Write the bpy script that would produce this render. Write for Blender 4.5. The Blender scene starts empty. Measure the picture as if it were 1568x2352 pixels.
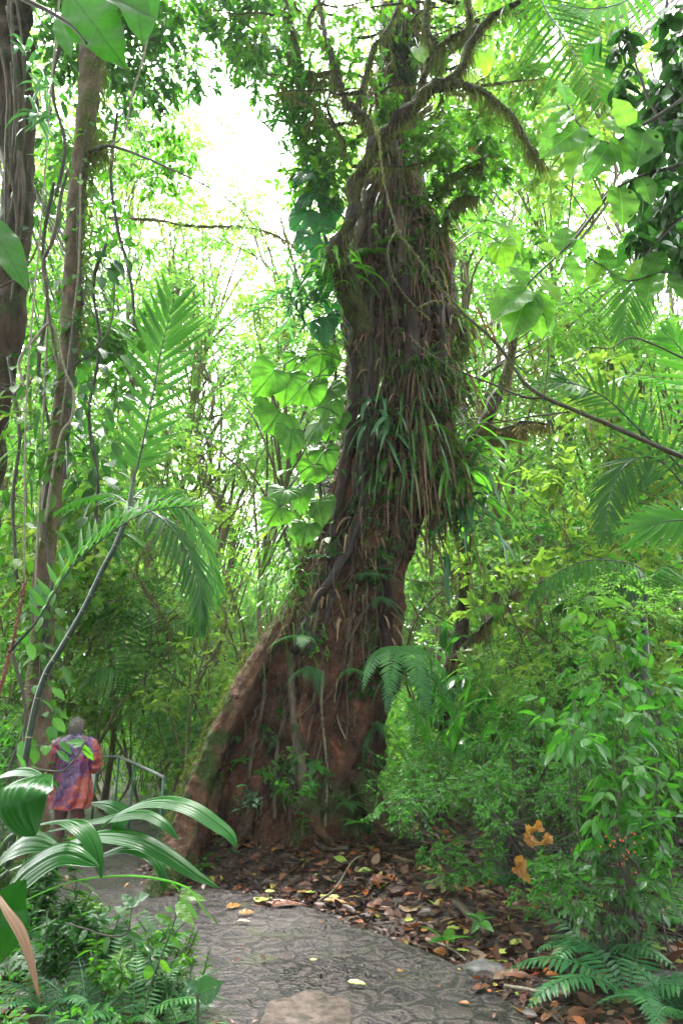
import bpy, math, random
import numpy as np
from mathutils import Vector, noise as mnoise

# ------------------------------------------------------------------ camera, sky, sun, exposure
SC = bpy.context.scene
COL = SC.collection
PITCH = math.radians(16.5)
CAMZ = 1.6
F = 1568.0                                   # focal length in pixels of a 1568 x 2352 picture
cam_d = bpy.data.cameras.new("camera")
cam = bpy.data.objects.new("camera", cam_d)
COL.objects.link(cam)
cam.location = (0, 0, CAMZ)
cam.rotation_euler = (math.pi / 2 + PITCH, 0, 0)
cam_d.sensor_fit = 'VERTICAL'
cam_d.sensor_height = 36
cam_d.lens = 24
cam_d.clip_start = 0.05
cam_d.clip_end = 900
SC.camera = cam

SUN_EL, SUN_AZ = math.radians(62), math.radians(-25)      # azimuth from +Y towards +X
w = bpy.data.worlds.new("World")
SC.world = w
w.use_nodes = True
nt = w.node_tree
bg = nt.nodes['Background']
sky = nt.nodes.new('ShaderNodeTexSky')
sky.sky_type = 'NISHITA'
sky.sun_disc = False
sky.sun_elevation = SUN_EL
sky.sun_rotation = SUN_AZ
sky.dust_density = 4
sky.air_density = 1
sky.ozone_density = 1
hs = nt.nodes.new('ShaderNodeHueSaturation')
hs.inputs['Saturation'].default_value = 0.12
hs.inputs['Value'].default_value = 1.0
nt.links.new(sky.outputs[0], hs.inputs['Color'])
nt.links.new(hs.outputs[0], bg.inputs[0])
bg.inputs[1].default_value = 0.15

sd = bpy.data.lights.new("sun", 'SUN')
sd.energy = 1.5
sd.angle = math.radians(18)
sd.color = (1.0, 0.97, 0.9)
sun = bpy.data.objects.new("sun", sd)
COL.objects.link(sun)
sv = Vector((math.sin(SUN_AZ) * math.cos(SUN_EL), math.cos(SUN_AZ) * math.cos(SUN_EL), math.sin(SUN_EL)))
sun.rotation_euler = sv.to_track_quat('Z', 'Y').to_euler()

SC.view_settings.view_transform = 'Standard'
SC.view_settings.look = 'None'
SC.view_settings.exposure = 3.55
SC.view_settings.gamma = 1
SC.render.engine = 'CYCLES'
SC.cycles.max_bounces = 8
SC.cycles.diffuse_bounces = 4
SC.cycles.glossy_bounces = 2
SC.cycles.transmission_bounces = 6
SC.cycles.transparent_max_bounces = 4
SC.cycles.use_denoising = True
SC.cycles.sample_clamp_indirect = 6
SC.cycles.caustics_reflective = False
SC.cycles.caustics_refractive = False

# ------------------------------------------------------------------ maths
cP, sP = math.cos(PITCH), math.sin(PITCH)
UP = np.array([0, 0, 1.0])


def A(*v):
    return np.array(v, dtype=float)


def P(x, y, Y):
    """point seen at pixel x, y of the 1568 x 2352 photograph, Y metres in front of the camera"""
    dx = (x - 784) / F
    dy = -(y - 1176) / F
    fy = cP - dy * sP
    fz = sP + dy * cP
    t = Y / fy
    return A(dx * t, Y, CAMZ + fz * t)


def mpp(y, Y):
    dy = -(y - 1176) / F
    return Y / (cP - dy * sP) / F


def unit(v):
    v = np.asarray(v, float)
    return v / np.maximum(np.linalg.norm(v, axis=-1, keepdims=True), 1e-9)


def spline(pts, n):
    p = np.asarray(pts, float)
    if len(p) < 3:
        t = np.linspace(0, 1, n)[:, None]
        return p[0] * (1 - t) + p[-1] * t
    q = np.vstack([2 * p[0] - p[1], p, 2 * p[-1] - p[-2]])
    u = np.linspace(0, len(p) - 1 - 1e-6, n)
    i = u.astype(int)
    f = (u - i)[:, None]
    a, b, c, d = q[i], q[i + 1], q[i + 2], q[i + 3]
    return 0.5 * (2 * b + (c - a) * f + (2 * a - 5 * b + 4 * c - d) * f ** 2 + (3 * b - a - 3 * c + d) * f ** 3)


def fb(x, y, z, o=3):
    return mnoise.fractal(Vector((x, y, z)), 0.8, 2.1, o)


def ss(a, b, x):
    t = np.clip((x - a) / (b - a), 0, 1)
    return t * t * (3 - 2 * t)


VEINED = set()


# ------------------------------------------------------------------ mesh collector
class Geo:
    def __init__(s):
        s.v, s.q, s.t, s.n, s.uv, s.ex = [], [], [], 0, [], []

    def join(s, o, mat):
        """another collector goes into the same mesh with its own material"""
        if o.n:
            s.ex.append((o, mat))

    def add(s, v, q=None, t=None, uv=None):
        v = np.asarray(v, float).reshape(-1, 3)
        s.uv.append(uv if uv is not None else np.zeros((len(v), 2)))
        if q is not None and len(q):
            s.q.append(np.asarray(q, np.int64).reshape(-1, 4) + s.n)
        if t is not None and len(t):
            s.t.append(np.asarray(t, np.int64).reshape(-1, 3) + s.n)
        s.v.append(v)
        s.n += len(v)

    def holes(s, frac, rng, keep=0):
        """insect holes and torn edges"""
        s.q = [x[rng.random(len(x)) > frac] for x in s.q]

    def build(s, name, mat, parent=None, smooth=True):
        me = bpy.data.meshes.new(name)
        mats = [mat]
        nq = [(sum(len(x) for x in s.q), 0)]
        nt_ = [(sum(len(x) for x in s.t), 0)]
        for o_, m_ in s.ex:
            mats.append(m_)
            for x in o_.q:
                s.q.append(x + s.n)
            for x in o_.t:
                s.t.append(x + s.n)
            nq.append((sum(len(x) for x in o_.q), len(mats) - 1))
            nt_.append((sum(len(x) for x in o_.t), len(mats) - 1))
            s.v += o_.v
            s.uv += o_.uv
            s.n += o_.n
        v = np.vstack(s.v)
        if parent is not None:
            v = v - np.array(parent.location)
        q = np.vstack(s.q) if s.q else np.zeros((0, 4), np.int64)
        t = np.vstack(s.t) if s.t else np.zeros((0, 3), np.int64)
        me.vertices.add(len(v))
        me.vertices.foreach_set('co', v.ravel())
        li = np.concatenate([q.ravel(), t.ravel()])
        me.loops.add(len(li))
        me.loops.foreach_set('vertex_index', li.astype(np.int32))
        tot = len(q) + len(t)
        st = np.concatenate([np.arange(len(q)) * 4, len(q) * 4 + np.arange(len(t)) * 3]).astype(np.int32)
        me.polygons.add(tot)
        me.polygons.foreach_set('loop_start', st)
        me.polygons.foreach_set('material_index', np.concatenate([np.full(c_, k_) for c_, k_ in nq + nt_]).astype(np.int32))
        me.update(calc_edges=True)
        if mat.name in VEINED:
            at = me.attributes.new('luv', 'FLOAT2', 'POINT')
            at.data.foreach_set('vector', np.vstack(s.uv).ravel().astype(np.float32))
        me.polygons.foreach_set('use_smooth', np.full(len(me.polygons), smooth))
        for m_ in mats:
            me.materials.append(m_)
        o = bpy.data.objects.new(name, me)
        COL.objects.link(o)
        if parent is not None:
            o.parent = parent
        return o


def thing(name, label, cat, loc, group=None):
    o = bpy.data.objects.new(name, None)
    o.empty_display_size = 0.2
    COL.objects.link(o)
    o.location = tuple(float(c) for c in loc)
    tag(o, label, cat, group)
    return o


def tag(o, label=None, cat=None, group=None, kind=None):
    if label:
        o['label'] = label
    if cat:
        o['category'] = cat
    if group:
        o['group'] = group
    if kind:
        o['kind'] = kind
    return o


def tube(g, pts, rad, sides=8, wob=0.0, seed=0.0, cap=True):
    p = np.asarray(pts, float)
    n = len(p)
    r = np.broadcast_to(np.asarray(rad, float), (n,))
    tg = unit(np.gradient(p, axis=0))
    ref = A(1, 0, 0) if abs(tg[0][0]) < 0.8 else A(0, 1, 0)
    u = unit(np.cross(tg[0], ref))
    ring = []
    th = np.linspace(0, 2 * math.pi, sides, endpoint=False)
    for i in range(n):
        u = u - tg[i] * np.dot(u, tg[i])
        u = unit(u)
        w_ = np.cross(tg[i], u)
        rr = np.full(sides, r[i])
        if wob:
            for j in range(sides):
                k = Vector((math.cos(th[j]) * 1.3 + seed, math.sin(th[j]) * 1.3, i * 0.35))
                rr[j] *= 1 + wob * mnoise.noise(k) * 2
        ring.append(p[i] + (np.cos(th) * rr)[:, None] * u + (np.sin(th) * rr)[:, None] * w_)
    v = np.vstack(ring)
    i, j = np.meshgrid(np.arange(n - 1), np.arange(sides), indexing='ij')
    a = i * sides + j
    b = i * sides + (j + 1) % sides
    q = np.stack([a, b, b + sides, a + sides], -1).reshape(-1, 4)
    t = []
    if cap:
        v = np.vstack([v, p[0], p[-1]])
        for k in range(sides):
            t.append((n * sides, (k + 1) % sides, k))
            t.append((n * sides + 1, (n - 1) * sides + k, (n - 1) * sides + (k + 1) % sides))
    g.add(v, q, t)


def segs(g, a, b, ra, rb, sides=3):
    """many straight tapered twigs at once"""
    a, b = np.asarray(a, float), np.asarray(b, float)
    n = len(a)
    if n == 0:
        return
    d = unit(b - a)
    ref = np.where(np.abs(d[:, 2:3]) > 0.9, A(1, 0, 0), A(0, 0, 1))
    u = unit(np.cross(d, ref))
    w_ = np.cross(d, u)
    ra = np.broadcast_to(ra, (n,))[:, None]
    rb = np.broadcast_to(rb, (n,))[:, None]
    vs = []
    for k in range(sides):
        c, s_ = math.cos(2 * math.pi * k / sides), math.sin(2 * math.pi * k / sides)
        vs.append(a + (u * c + w_ * s_) * ra)
    for k in range(sides):
        c, s_ = math.cos(2 * math.pi * k / sides), math.sin(2 * math.pi * k / sides)
        vs.append(b + (u * c + w_ * s_) * rb)
    v = np.stack(vs, 1).reshape(-1, 3)
    f = [(k, (k + 1) % sides, (k + 1) % sides + sides, k + sides) for k in range(sides)]
    q = (np.arange(n)[:, None, None] * (2 * sides) + np.array(f)[None]).reshape(-1, 4)
    g.add(v, q)


# ------------------------------------------------------------------ leaf templates: x across (-.5 .. .5), y along (0 .. 1), z up in widths
def T_small():
    v = [(0, 0, 0), (-.5, .42, .14), (0, 1, 0), (.5, .42, .14)]
    return np.array(v, float), None, np.array([(0, 2, 1), (0, 3, 2)])


def T_leaf(n=6, prof=None, fold=0.15, cols=2, wave=0.0):
    """lance / oval leaf with a keeled midrib; prof(t) gives the half width 0..1"""
    prof = prof or (lambda t: math.sin(math.pi * t ** 0.8) ** 0.8)
    xs = np.linspace(-1, 1, cols + 1)
    v = []
    for i in range(n + 1):
        t = i / n
        hw = 0.5 * max(prof(t), 0.0)
        for x in xs:
            v.append((x * hw, t, fold * abs(x) * hw * 2 + wave * math.sin(t * 19 + x) * hw * abs(x)))
    c = cols + 1
    q = [(i * c + j, (i + 1) * c + j, (i + 1) * c + j + 1, i * c + j + 1) for i in range(n) for j in range(cols)]
    return np.array(v, float), np.array(q), None


def T_heart():
    """heart shaped blade; the stalk joins at 0, the two lobes reach back behind it, the tip is at y = 1"""
    half = [(0.0, -0.02), (0.10, -0.16), (0.22, -0.27), (0.36, -0.27), (0.47, -0.16), (0.52, 0.02), (0.50, 0.22), (0.43, 0.42), (0.33, 0.60), (0.21, 0.76), (0.10, 0.88), (0.03, 0.96), (0.0, 1.0)]
    hs_ = spline(half, 31)
    half = [(max(0, float(a_)), float(b_)) for a_, b_ in hs_]
    half[0] = (0, half[0][1]); half[-1] = (0, 1.0)
    o = [(x, y) for x, y in half] + [(-x, y) for x, y in half[::-1][1:-1]]
    m = len(o)
    v, q, t = [(0, 0, 0)], [], []
    for fr in (0.15, 0.32, 0.49, 0.66, 0.83, 1.0):
        for i in range(m):
            x, y = o[i][0] * fr, o[i][1] * fr
            zz = 0.13 * abs(x) - 0.10 * fr ** 3 * (0.6 + abs(o[i][0])) + 0.02 * math.sin(i * 1.57) * fr + 0.03 * math.sin(i * .6 + 1) * fr ** 2
            v.append((x, y, zz))
    for i in range(m):
        j = (i + 1) % m
        t.append((0, 1 + i, 1 + j))
        for k in range(5):
            a = 1 + k * m
            q.append((a + i, a + m + i, a + m + j, a + j))
    return np.array(v, float), np.array(q), np.array(t)


lance = lambda t: math.sin(math.pi * min(1, t * 0.98 + 0.02) ** 0.62) ** 0.9
oval = lambda t: math.sin(math.pi * t ** 0.82) ** 0.85
strapp = lambda t: min(1, 0.45 + t * 4) * (1 - t ** 3) ** 0.9
TS = T_small()
TL = T_leaf(5, lance, 0.12)
TL3 = T_leaf(3, lance, 0.14)
TO = T_leaf(7, oval, 0.14)
TO4 = T_leaf(4, oval, 0.16)
drip = lambda t: math.sin(math.pi * t ** 0.78) ** 0.8 * (1 if t < .86 else .75)
TOB = T_leaf(20, drip, 0.10, 10, 0.10)
TH = T_heart()


def inst(g, T, pos, d, nrm, L, W, curl=0.0):
    v0, q0, t0 = T
    pos = np.atleast_2d(pos).astype(float)
    n = len(pos)
    d = unit(np.broadcast_to(d, (n, 3)))
    nrm = np.broadcast_to(nrm, (n, 3)).astype(float)
    nrm = nrm - d * (nrm * d).sum(1, keepdims=True)
    nrm = unit(nrm)
    s = np.cross(d, nrm)
    L = np.broadcast_to(np.asarray(L, float), (n,))[:, None, None]
    W = np.broadcast_to(np.asarray(W, float), (n,))[:, None, None]
    C = np.broadcast_to(np.asarray(curl, float), (n,))[:, None, None]
    x, y, z = v0[None, :, 0:1], v0[None, :, 1:2], v0[None, :, 2:3]
    v = pos[:, None] + d[:, None] * (y * L) + s[:, None] * (x * W) + nrm[:, None] * (z * W - C * y * y * L)
    k = len(v0)
    off = np.arange(n)[:, None, None] * k
    g.add(v.reshape(-1, 3),
          (off + q0[None]).reshape(-1, 4) if q0 is not None else None,
          (off + t0[None]).reshape(-1, 3) if t0 is not None else None,
          np.tile(v0[:, :2], (n, 1)))


def straps(g, c, d0, L, W, droop, n=8, prof=None, fold=0.25, twist=0.0, rng=None):
    """arching strips: c, d0 (N,3); droop pulls them to the ground"""
    prof = prof or strapp
    c = np.atleast_2d(c).astype(float)
    N = len(c)
    d0 = unit(np.broadcast_to(d0, (N, 3)))
    L = np.broadcast_to(np.asarray(L, float), (N,))
    W = np.broadcast_to(np.asarray(W, float), (N,))
    droop = np.broadcast_to(np.asarray(droop, float), (N,))
    t = np.linspace(0, 1, n + 1)
    lat = np.random.default_rng(N * 7 + 1).normal(size=(N, 1, 3)) * A(1, 1, .3) * .45
    # integrate a direction that turns downwards
    dirs = unit(d0[:, None] + lat * (t[None, :, None] ** 1.5) * np.sin(t[None, :, None] * 5 + lat[..., :1] * 9) + np.array([0, 0, -1.0])[None, None] * (droop[:, None] * 2 * t[None])[..., None])
    step = (L / n)[:, None, None] * dirs
    pts = c[:, None] + np.concatenate([np.zeros((N, 1, 3)), np.cumsum(step[:, :-1], 1)], 1)
    side = unit(np.cross(d0, UP + 1e-3) + 1e-6)
    side = unit(side[:, None] - dirs * (side[:, None] * dirs).sum(-1, keepdims=True))
    up = np.cross(side, dirs)
    if np.any(twist):
        tw = np.broadcast_to(np.asarray(twist, float), (N,))[:, None, None] * (0.4 + 0.6 * t[None, :, None])
        side, up = side * np.cos(tw) + up * np.sin(tw), up * np.cos(tw) - side * np.sin(tw)
    hw = np.array([prof(x) for x in t])[None, :, None] * W[:, None, None] * 0.5
    v = np.stack([pts - side * hw + up * hw * fold, pts, pts + side * hw + up * hw * fold], 2)
    m = n + 1
    v = v.reshape(N, m * 3, 3)
    f = [(i * 3 + j, (i + 1) * 3 + j, (i + 1) * 3 + j + 1, i * 3 + j + 1) for i in range(n) for j in range(2)]
    q = (np.arange(N)[:, None, None] * (m * 3) + np.array(f)[None]).reshape(-1, 4)
    g.add(v.reshape(-1, 3), q)


def rdir(R, n):
    return unit(R.normal(size=(n, 3)))


def foliage(gl, gs, cen, rad, twigs, lv, L, R, T=TS, ratio=0.45, flat=0.5, droop=0.3, twig=0.8, tw_r=0.004, curl=0.1, jit=0.35):
    """leafy sprays: every clump centre sends out twigs that carry leaves to both sides"""
    cen = np.atleast_2d(cen)
    M = len(cen)
    rad = np.broadcast_to(np.asarray(rad, float), (M,))
    ci = np.repeat(np.arange(M), twigs)
    n = len(ci)
    d = rdir(R, n)
    off = rdir(R, n) * (R.random((n, 1)) ** 0.5) * 0.72
    d = unit(unit(off) * 0.6 + d * 0.6 + A(0, 0, -droop))
    d[:, 2] *= (0.35 + flat)
    d = unit(d)
    off[:, 2] *= flat + 0.2
    start = cen[ci] + off * rad[ci][:, None]
    tl = twig * rad[ci] * R.uniform(0.4, 0.9, n)
    if gs is not None:
        segs(gs, start, start + d * tl[:, None], tw_r, tw_r * 0.4)
    s = (np.arange(lv) + 0.7) / lv
    pos = start[:, None] + d[:, None] * (tl[:, None] * s[None])[..., None]
    side = unit(np.cross(d, UP))
    sg = np.where(np.arange(lv) % 2 == 0, 1.0, -1.0)[None, :, None]
    ld = d[:, None] * 0.65 + side[:, None] * sg * 0.8 + R.normal(size=(n, lv, 3)) * jit + A(0, 0, -droop * 0.7)
    ln = A(0, 0, 1.0) + R.normal(size=(n, lv, 3)) * (0.35 + jit)
    ls = L * R.uniform(0.6, 1.25, n * lv)
    inst(gl, T, pos.reshape(-1, 3), ld.reshape(-1, 3), ln.reshape(-1, 3), ls, ls * ratio, curl)


def frond(gl, gs, pts, n, Lmax, W, N=None, a0=75, a1=35, droop=0.15, t0=0.12, prof=None, T=TL, r0=0.01, curl=0.12, R=None,
          asym=(1.0, 1.0), lift=0.0, sub=0, jit=0.05, dN=None):
    """feather leaf: rachis curve + leaflets both sides. sub > 0 makes each leaflet itself feathered (fern)."""
    m = max(n + 1, 10)
    c = spline(pts, m)
    tg = unit(np.gradient(c, axis=0))
    if N is None:
        N = A(0, 0, 1)
    N = unit(np.asarray(N, float))
    if gs is not None:
        tube(gs, c, np.linspace(r0, r0 * 0.25, m), 5)
    prof = prof or (lambda t: math.sin(math.pi * (0.12 + 0.88 * t) ** 0.9) ** 0.6 if t < 0.985 else 0.25)
    ts = np.linspace(t0, 0.99, n)
    idx = ts * (m - 1)
    i0 = idx.astype(int).clip(0, m - 2)
    f = (idx - i0)[:, None]
    pos = c[i0] * (1 - f) + c[i0 + 1] * f
    tt = unit(tg[i0] * (1 - f) + tg[i0 + 1] * f)
    nn = unit(N[None] - tt * (tt * N[None]).sum(1, keepdims=True))
    s = np.cross(tt, nn)
    rel = (ts - t0) / (1 - t0)
    ang = np.radians(a0 + (a1 - a0) * rel)[:, None]
    pl = np.array([prof(x) for x in rel]) * Lmax
    for k, sg in enumerate((1, -1)):
        jj = (R.normal(size=(n, 3)) * jit) if R is not None else 0
        d = unit(tt * np.cos(ang) + s * np.sin(ang) * sg + nn * lift + A(0, 0, -droop) + jj)
        nr = nn + s * (-sg) * 0.15
        LL = pl * asym[k]
        if R is not None:
            LL = LL * R.uniform(0.9, 1.08, n)
        if not sub:
            inst(gl, T, pos, d, nr, LL, np.minimum(W, LL * 0.35), curl)
        else:
            u = (np.arange(sub) + 0.6) / sub
            sp = pos[:, None] + d[:, None] * (LL[:, None] * u[None])[..., None]
            sp = sp + A(0, 0, -1) * ((u ** 2)[None] * LL[:, None] * curl)[..., None]
            sl = (LL[:, None] * 0.30 * (1 - u[None]) ** 0.7 + LL[:, None] * 0.03)
            sd_ = unit(np.cross(d, nr))
            segs(gl, pos, pos + d * LL[:, None] * 0.95, LL * 0.012, LL * 0.004)
            for g2 in (1, -1):
                dd = d[:, None] * 0.45 + sd_[:, None] * g2 * 0.9 + np.zeros((n, sub, 3))
                nb = np.broadcast_to(nr[:, None], (n, sub, 3))
                inst(gl, TS if sub < 14 else TS, sp.reshape(-1, 3), dd.reshape(-1, 3), nb.reshape(-1, 3), sl.ravel(),
                     np.broadcast_to(LL[:, None] / sub * 0.7, sl.shape).ravel(), 0.1)


# ------------------------------------------------------------------ materials
def newmat(name):
    m = bpy.data.materials.new(name)
    m.use_nodes = True
    return m, m.node_tree, m.node_tree.nodes['Principled BSDF'], m.node_tree.nodes['Material Output']


def ramp(nt, cols, const=False):
    r = nt.nodes.new('ShaderNodeValToRGB')
    e = r.color_ramp.elements
    while len(e) < len(cols):
        e.new(0.5)
    for k, (p, c) in enumerate(cols):
        e[k].position = p
        e[k].color = (*c, 1)
    if const:
        r.color_ramp.interpolation = 'CONSTANT'
    return r


def leafmat(name, c1, c2, c3=None, trans=0.45, rough=0.35, tboost=1.6, spec=0.35, vein=0.0, vlight=True):
    m, nt, b, out = newmat(name)
    L = nt.links.new
    geo = nt.nodes.new('ShaderNodeNewGeometry')
    cols = [(0.0, c1), (0.75, c2), (1.0, c3 or c2)]
    r = ramp(nt, cols)
    oi = nt.nodes.new('ShaderNodeObjectInfo')
    ad = nt.nodes.new('ShaderNodeMath'); ad.operation = 'MULTIPLY_ADD'
    ad.inputs[1].default_value = 0.8
    L(geo.outputs['Random Per Island'], ad.inputs[0])
    mu = nt.nodes.new('ShaderNodeMath'); mu.operation = 'MULTIPLY'
    mu.inputs[1].default_value = 0.2
    L(oi.outputs['Random'], mu.inputs[0])
    L(mu.outputs[0], ad.inputs[2])
    L(ad.outputs[0], r.inputs[0])
    colo = r.outputs[0]
    if vein:
        VEINED.add(name)

        def mth(op, a_, b_=None, c_=None):
            m_ = nt.nodes.new('ShaderNodeMath'); m_.operation = op
            for k_, x_ in enumerate((a_, b_, c_)):
                if x_ is None:
                    continue
                if isinstance(x_, (int, float)):
                    m_.inputs[k_].default_value = x_
                else:
                    L(x_, m_.inputs[k_])
            return m_.outputs[0]

        at = nt.nodes.new('ShaderNodeAttribute'); at.attribute_name = 'luv'
        sp_ = nt.nodes.new('ShaderNodeSeparateXYZ'); L(at.outputs['Vector'], sp_.inputs[0])
        ax = mth('ABSOLUTE', sp_.outputs[0])
        midr = mth('LESS_THAN', ax, 0.016)
        f = mth('FRACT', mth('MULTIPLY', mth('SUBTRACT', sp_.outputs[1], mth('MULTIPLY', ax, 0.6)), 8.0))
        tri_ = mth('ABSOLUTE', mth('SUBTRACT', f, 0.5))
        side_ = mth('MULTIPLY', mth('GREATER_THAN', tri_, 0.455), 0.6)
        line = mth('MAXIMUM', midr, side_)
        tc = nt.nodes.new('ShaderNodeTexCoord')
        nz = nt.nodes.new('ShaderNodeTexNoise'); nz.inputs['Scale'].default_value = 9
        nz.inputs['Detail'].default_value = 5
        L(tc.outputs['Object'], nz.inputs['Vector'])
        mp = nt.nodes.new('ShaderNodeMapRange')
        mp.inputs['From Min'].default_value = 0.35; mp.inputs['From Max'].default_value = 0.65
        mp.inputs['To Min'].default_value = 1 - vein; mp.inputs['To Max'].default_value = 1 + vein
        L(nz.outputs['Fac'], mp.inputs['Value'])
        mx = nt.nodes.new('ShaderNodeVectorMath'); mx.operation = 'SCALE'
        L(colo, mx.inputs[0]); L(mth('MULTIPLY', mp.outputs[0], mth('MULTIPLY_ADD', line, 0.55 if vlight else -0.35, 1.0)), mx.inputs['Scale'])
        colo = mx.outputs[0]
        bpv = nt.nodes.new('ShaderNodeBump'); bpv.inputs['Strength'].default_value = 0.5; bpv.inputs['Distance'].default_value = 0.004
        L(mth('MULTIPLY_ADD', tri_, -1.0, mth('MULTIPLY', midr, -0.5)), bpv.inputs['Height'])
        L(bpv.outputs[0], b.inputs['Normal'])
    L(colo, b.inputs['Base Color'])
    b.inputs['Roughness'].default_value = rough
    b.inputs['Specular IOR Level'].default_value = spec
    if trans > 0:
        tr = nt.nodes.new('ShaderNodeBsdfTranslucent')
        gm = nt.nodes.new('ShaderNodeVectorMath'); gm.operation = 'MULTIPLY'
        gm.inputs[1].default_value = (tboost * 1.15, tboost * 1.25, tboost * 0.6)
        L(colo, gm.inputs[0])
        L(gm.outputs[0], tr.inputs['Color'])
        mx = nt.nodes.new('ShaderNodeMixShader')
        mx.inputs[0].default_value = trans
        L(b.outputs[0], mx.inputs[1]); L(tr.outputs[0], mx.inputs[2])
        L(mx.outputs[0], out.inputs['Surface'])
    return m


def barkmat(name, c1, c2, moss=None, mossamt=0.5, scale=6, stretch=0.25, bump=0.6, rough=0.75, bd=0.02, c3=None):
    m, nt, b, out = newmat(name)
    L = nt.links.new
    tc = nt.nodes.new('ShaderNodeTexCoord')
    mp = nt.nodes.new('ShaderNodeMapping'); mp.inputs['Scale'].default_value = (1, 1, stretch)
    L(tc.outputs['Object'], mp.inputs[0])
    n1 = nt.nodes.new('ShaderNodeTexNoise'); n1.inputs['Scale'].default_value = scale
    n1.inputs['Detail'].default_value = 8; n1.inputs['Roughness'].default_value = 0.65
    L(mp.outputs[0], n1.inputs['Vector'])
    n2 = nt.nodes.new('ShaderNodeTexNoise'); n2.inputs['Scale'].default_value = scale * 0.35
    n2.inputs['Detail'].default_value = 6
    L(tc.outputs['Object'], n2.inputs['Vector'])
    cc = [(0.36, c1), (0.6, c2)] + ([(0.72, c3)] if c3 else [])
    r = ramp(nt, cc)
    L(n1.outputs['Fac'], r.inputs[0])
    col = r.outputs[0]
    if moss:
        r2 = ramp(nt, [(0.62 - 0.25 * mossamt, (0, 0, 0)), (0.70 - 0.25 * mossamt, (1, 1, 1))])
        L(n2.outputs['Fac'], r2.inputs[0])
        n4 = nt.nodes.new('ShaderNodeTexNoise'); n4.inputs['Scale'].default_value = 40
        n4.inputs['Detail'].default_value = 4
        L(tc.outputs['Object'], n4.inputs['Vector'])
        r4 = ramp(nt, [(0.35, tuple(x * 0.4 for x in moss)), (0.7, moss)])
        L(n4.outputs['Fac'], r4.inputs[0])
        mx = nt.nodes.new('ShaderNodeMix'); mx.data_type = 'RGBA'
        L(r2.outputs[0], mx.inputs[0]); L(col, mx.inputs[6]); L(r4.outputs[0], mx.inputs[7])
        col = mx.outputs[2]
    L(col, b.inputs['Base Color'])
    b.inputs['Roughness'].default_value = rough
    b.inputs['Specular IOR Level'].default_value = 0.22
    n3 = nt.nodes.new('ShaderNodeTexNoise'); n3.inputs['Scale'].default_value = scale * 3
    n3.inputs['Detail'].default_value = 8
    L(mp.outputs[0], n3.inputs['Vector'])
    bp = nt.nodes.new('ShaderNodeBump'); bp.inputs['Strength'].default_value = bump
    bp.inputs['Distance'].default_value = bd
    L(n3.outputs['Fac'], bp.inputs['Height'])
    L(bp.outputs[0], b.inputs['Normal'])
    return m


def plain(name, c, rough=0.6, metal=0.0, nvar=0.2, scale=20):
    m, nt, b, out = newmat(name)
    L = nt.links.new
    tc = nt.nodes.new('ShaderNodeTexCoord')
    n1 = nt.nodes.new('ShaderNodeTexNoise'); n1.inputs['Scale'].default_value = scale; n1.inputs['Detail'].default_value = 5
    L(tc.outputs['Object'], n1.inputs['Vector'])
    r = ramp(nt, [(0.3, tuple(x * (1 - nvar) for x in c)), (0.7, tuple(min(1, x * (1 + nvar)) for x in c))])
    L(n1.outputs['Fac'], r.inputs[0]); L(r.outputs[0], b.inputs['Base Color'])
    b.inputs['Roughness'].default_value = rough
    b.inputs['Metallic'].default_value = metal
    return m


M = {}
M['dark'] = leafmat('leaf_dark_green', (0.014, 0.063, 0.014), (0.029, 0.116, 0.021), (0.065, 0.158, 0.025), 0.4, 0.25, vein=0.15, spec=.55)
M['mid'] = leafmat('leaf_mid_green', (0.034, 0.126, 0.012), (0.067, 0.199, 0.018), (0.128, 0.252, 0.021), 0.45, 0.27, 1.7, vein=0.15, spec=.5)
M['bright'] = leafmat('leaf_bright_green', (0.055, 0.165, 0.028), (0.10, 0.24, 0.038), (0.17, 0.29, 0.05), 0.48, 0.34, 1.8, vein=0.15)
M['yellow'] = leafmat('leaf_yellow_green', (0.11, 0.21, 0.04), (0.17, 0.27, 0.05), (0.26, 0.30, 0.07), 0.5, 0.4, 1.8)
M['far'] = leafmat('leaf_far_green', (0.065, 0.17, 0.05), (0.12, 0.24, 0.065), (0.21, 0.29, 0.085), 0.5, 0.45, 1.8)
M['blue'] = leafmat('leaf_blue_green', (0.02, 0.07, 0.032), (0.04, 0.12, 0.05), (0.06, 0.14, 0.05), 0.33, 0.24, vein=0.1, spec=.5)
M['emerald'] = leafmat('leaf_emerald', (0.026, 0.135, 0.018), (0.055, 0.205, 0.026), (0.10, 0.26, 0.032), 0.45, 0.25, 1.7, vein=0.1, spec=.55)
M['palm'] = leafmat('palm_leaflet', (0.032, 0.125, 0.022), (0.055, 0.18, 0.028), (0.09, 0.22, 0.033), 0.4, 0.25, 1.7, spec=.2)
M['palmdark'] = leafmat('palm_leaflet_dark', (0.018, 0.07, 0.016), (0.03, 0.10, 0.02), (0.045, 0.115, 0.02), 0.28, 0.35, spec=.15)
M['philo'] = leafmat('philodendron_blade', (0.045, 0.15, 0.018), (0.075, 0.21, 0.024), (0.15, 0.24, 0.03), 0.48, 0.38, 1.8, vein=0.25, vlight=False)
M['pleat'] = leafmat('pleated_blade', (0.007, 0.058, 0.007), (0.013, 0.079, 0.010), (0.019, 0.094, 0.013), 0.15, 0.2, spec=0.13)
M['bigleaf'] = leafmat('big_canopy_blade', (0.015, 0.075, 0.008), (0.022, 0.10, 0.01), (0.03, 0.12, 0.012), 0.38, 0.4, vein=0.15, vlight=False)
M['dead'] = leafmat('dead_strap', (0.09, 0.045, 0.025), (0.22, 0.13, 0.08), (0.40, 0.27, 0.18), 0.25, 0.6, tboost=1.0)
M['strap'] = leafmat('strap_leaf', (0.018, 0.07, 0.015), (0.04, 0.14, 0.02), (0.12, 0.19, 0.03), 0.3, 0.25)
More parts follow.
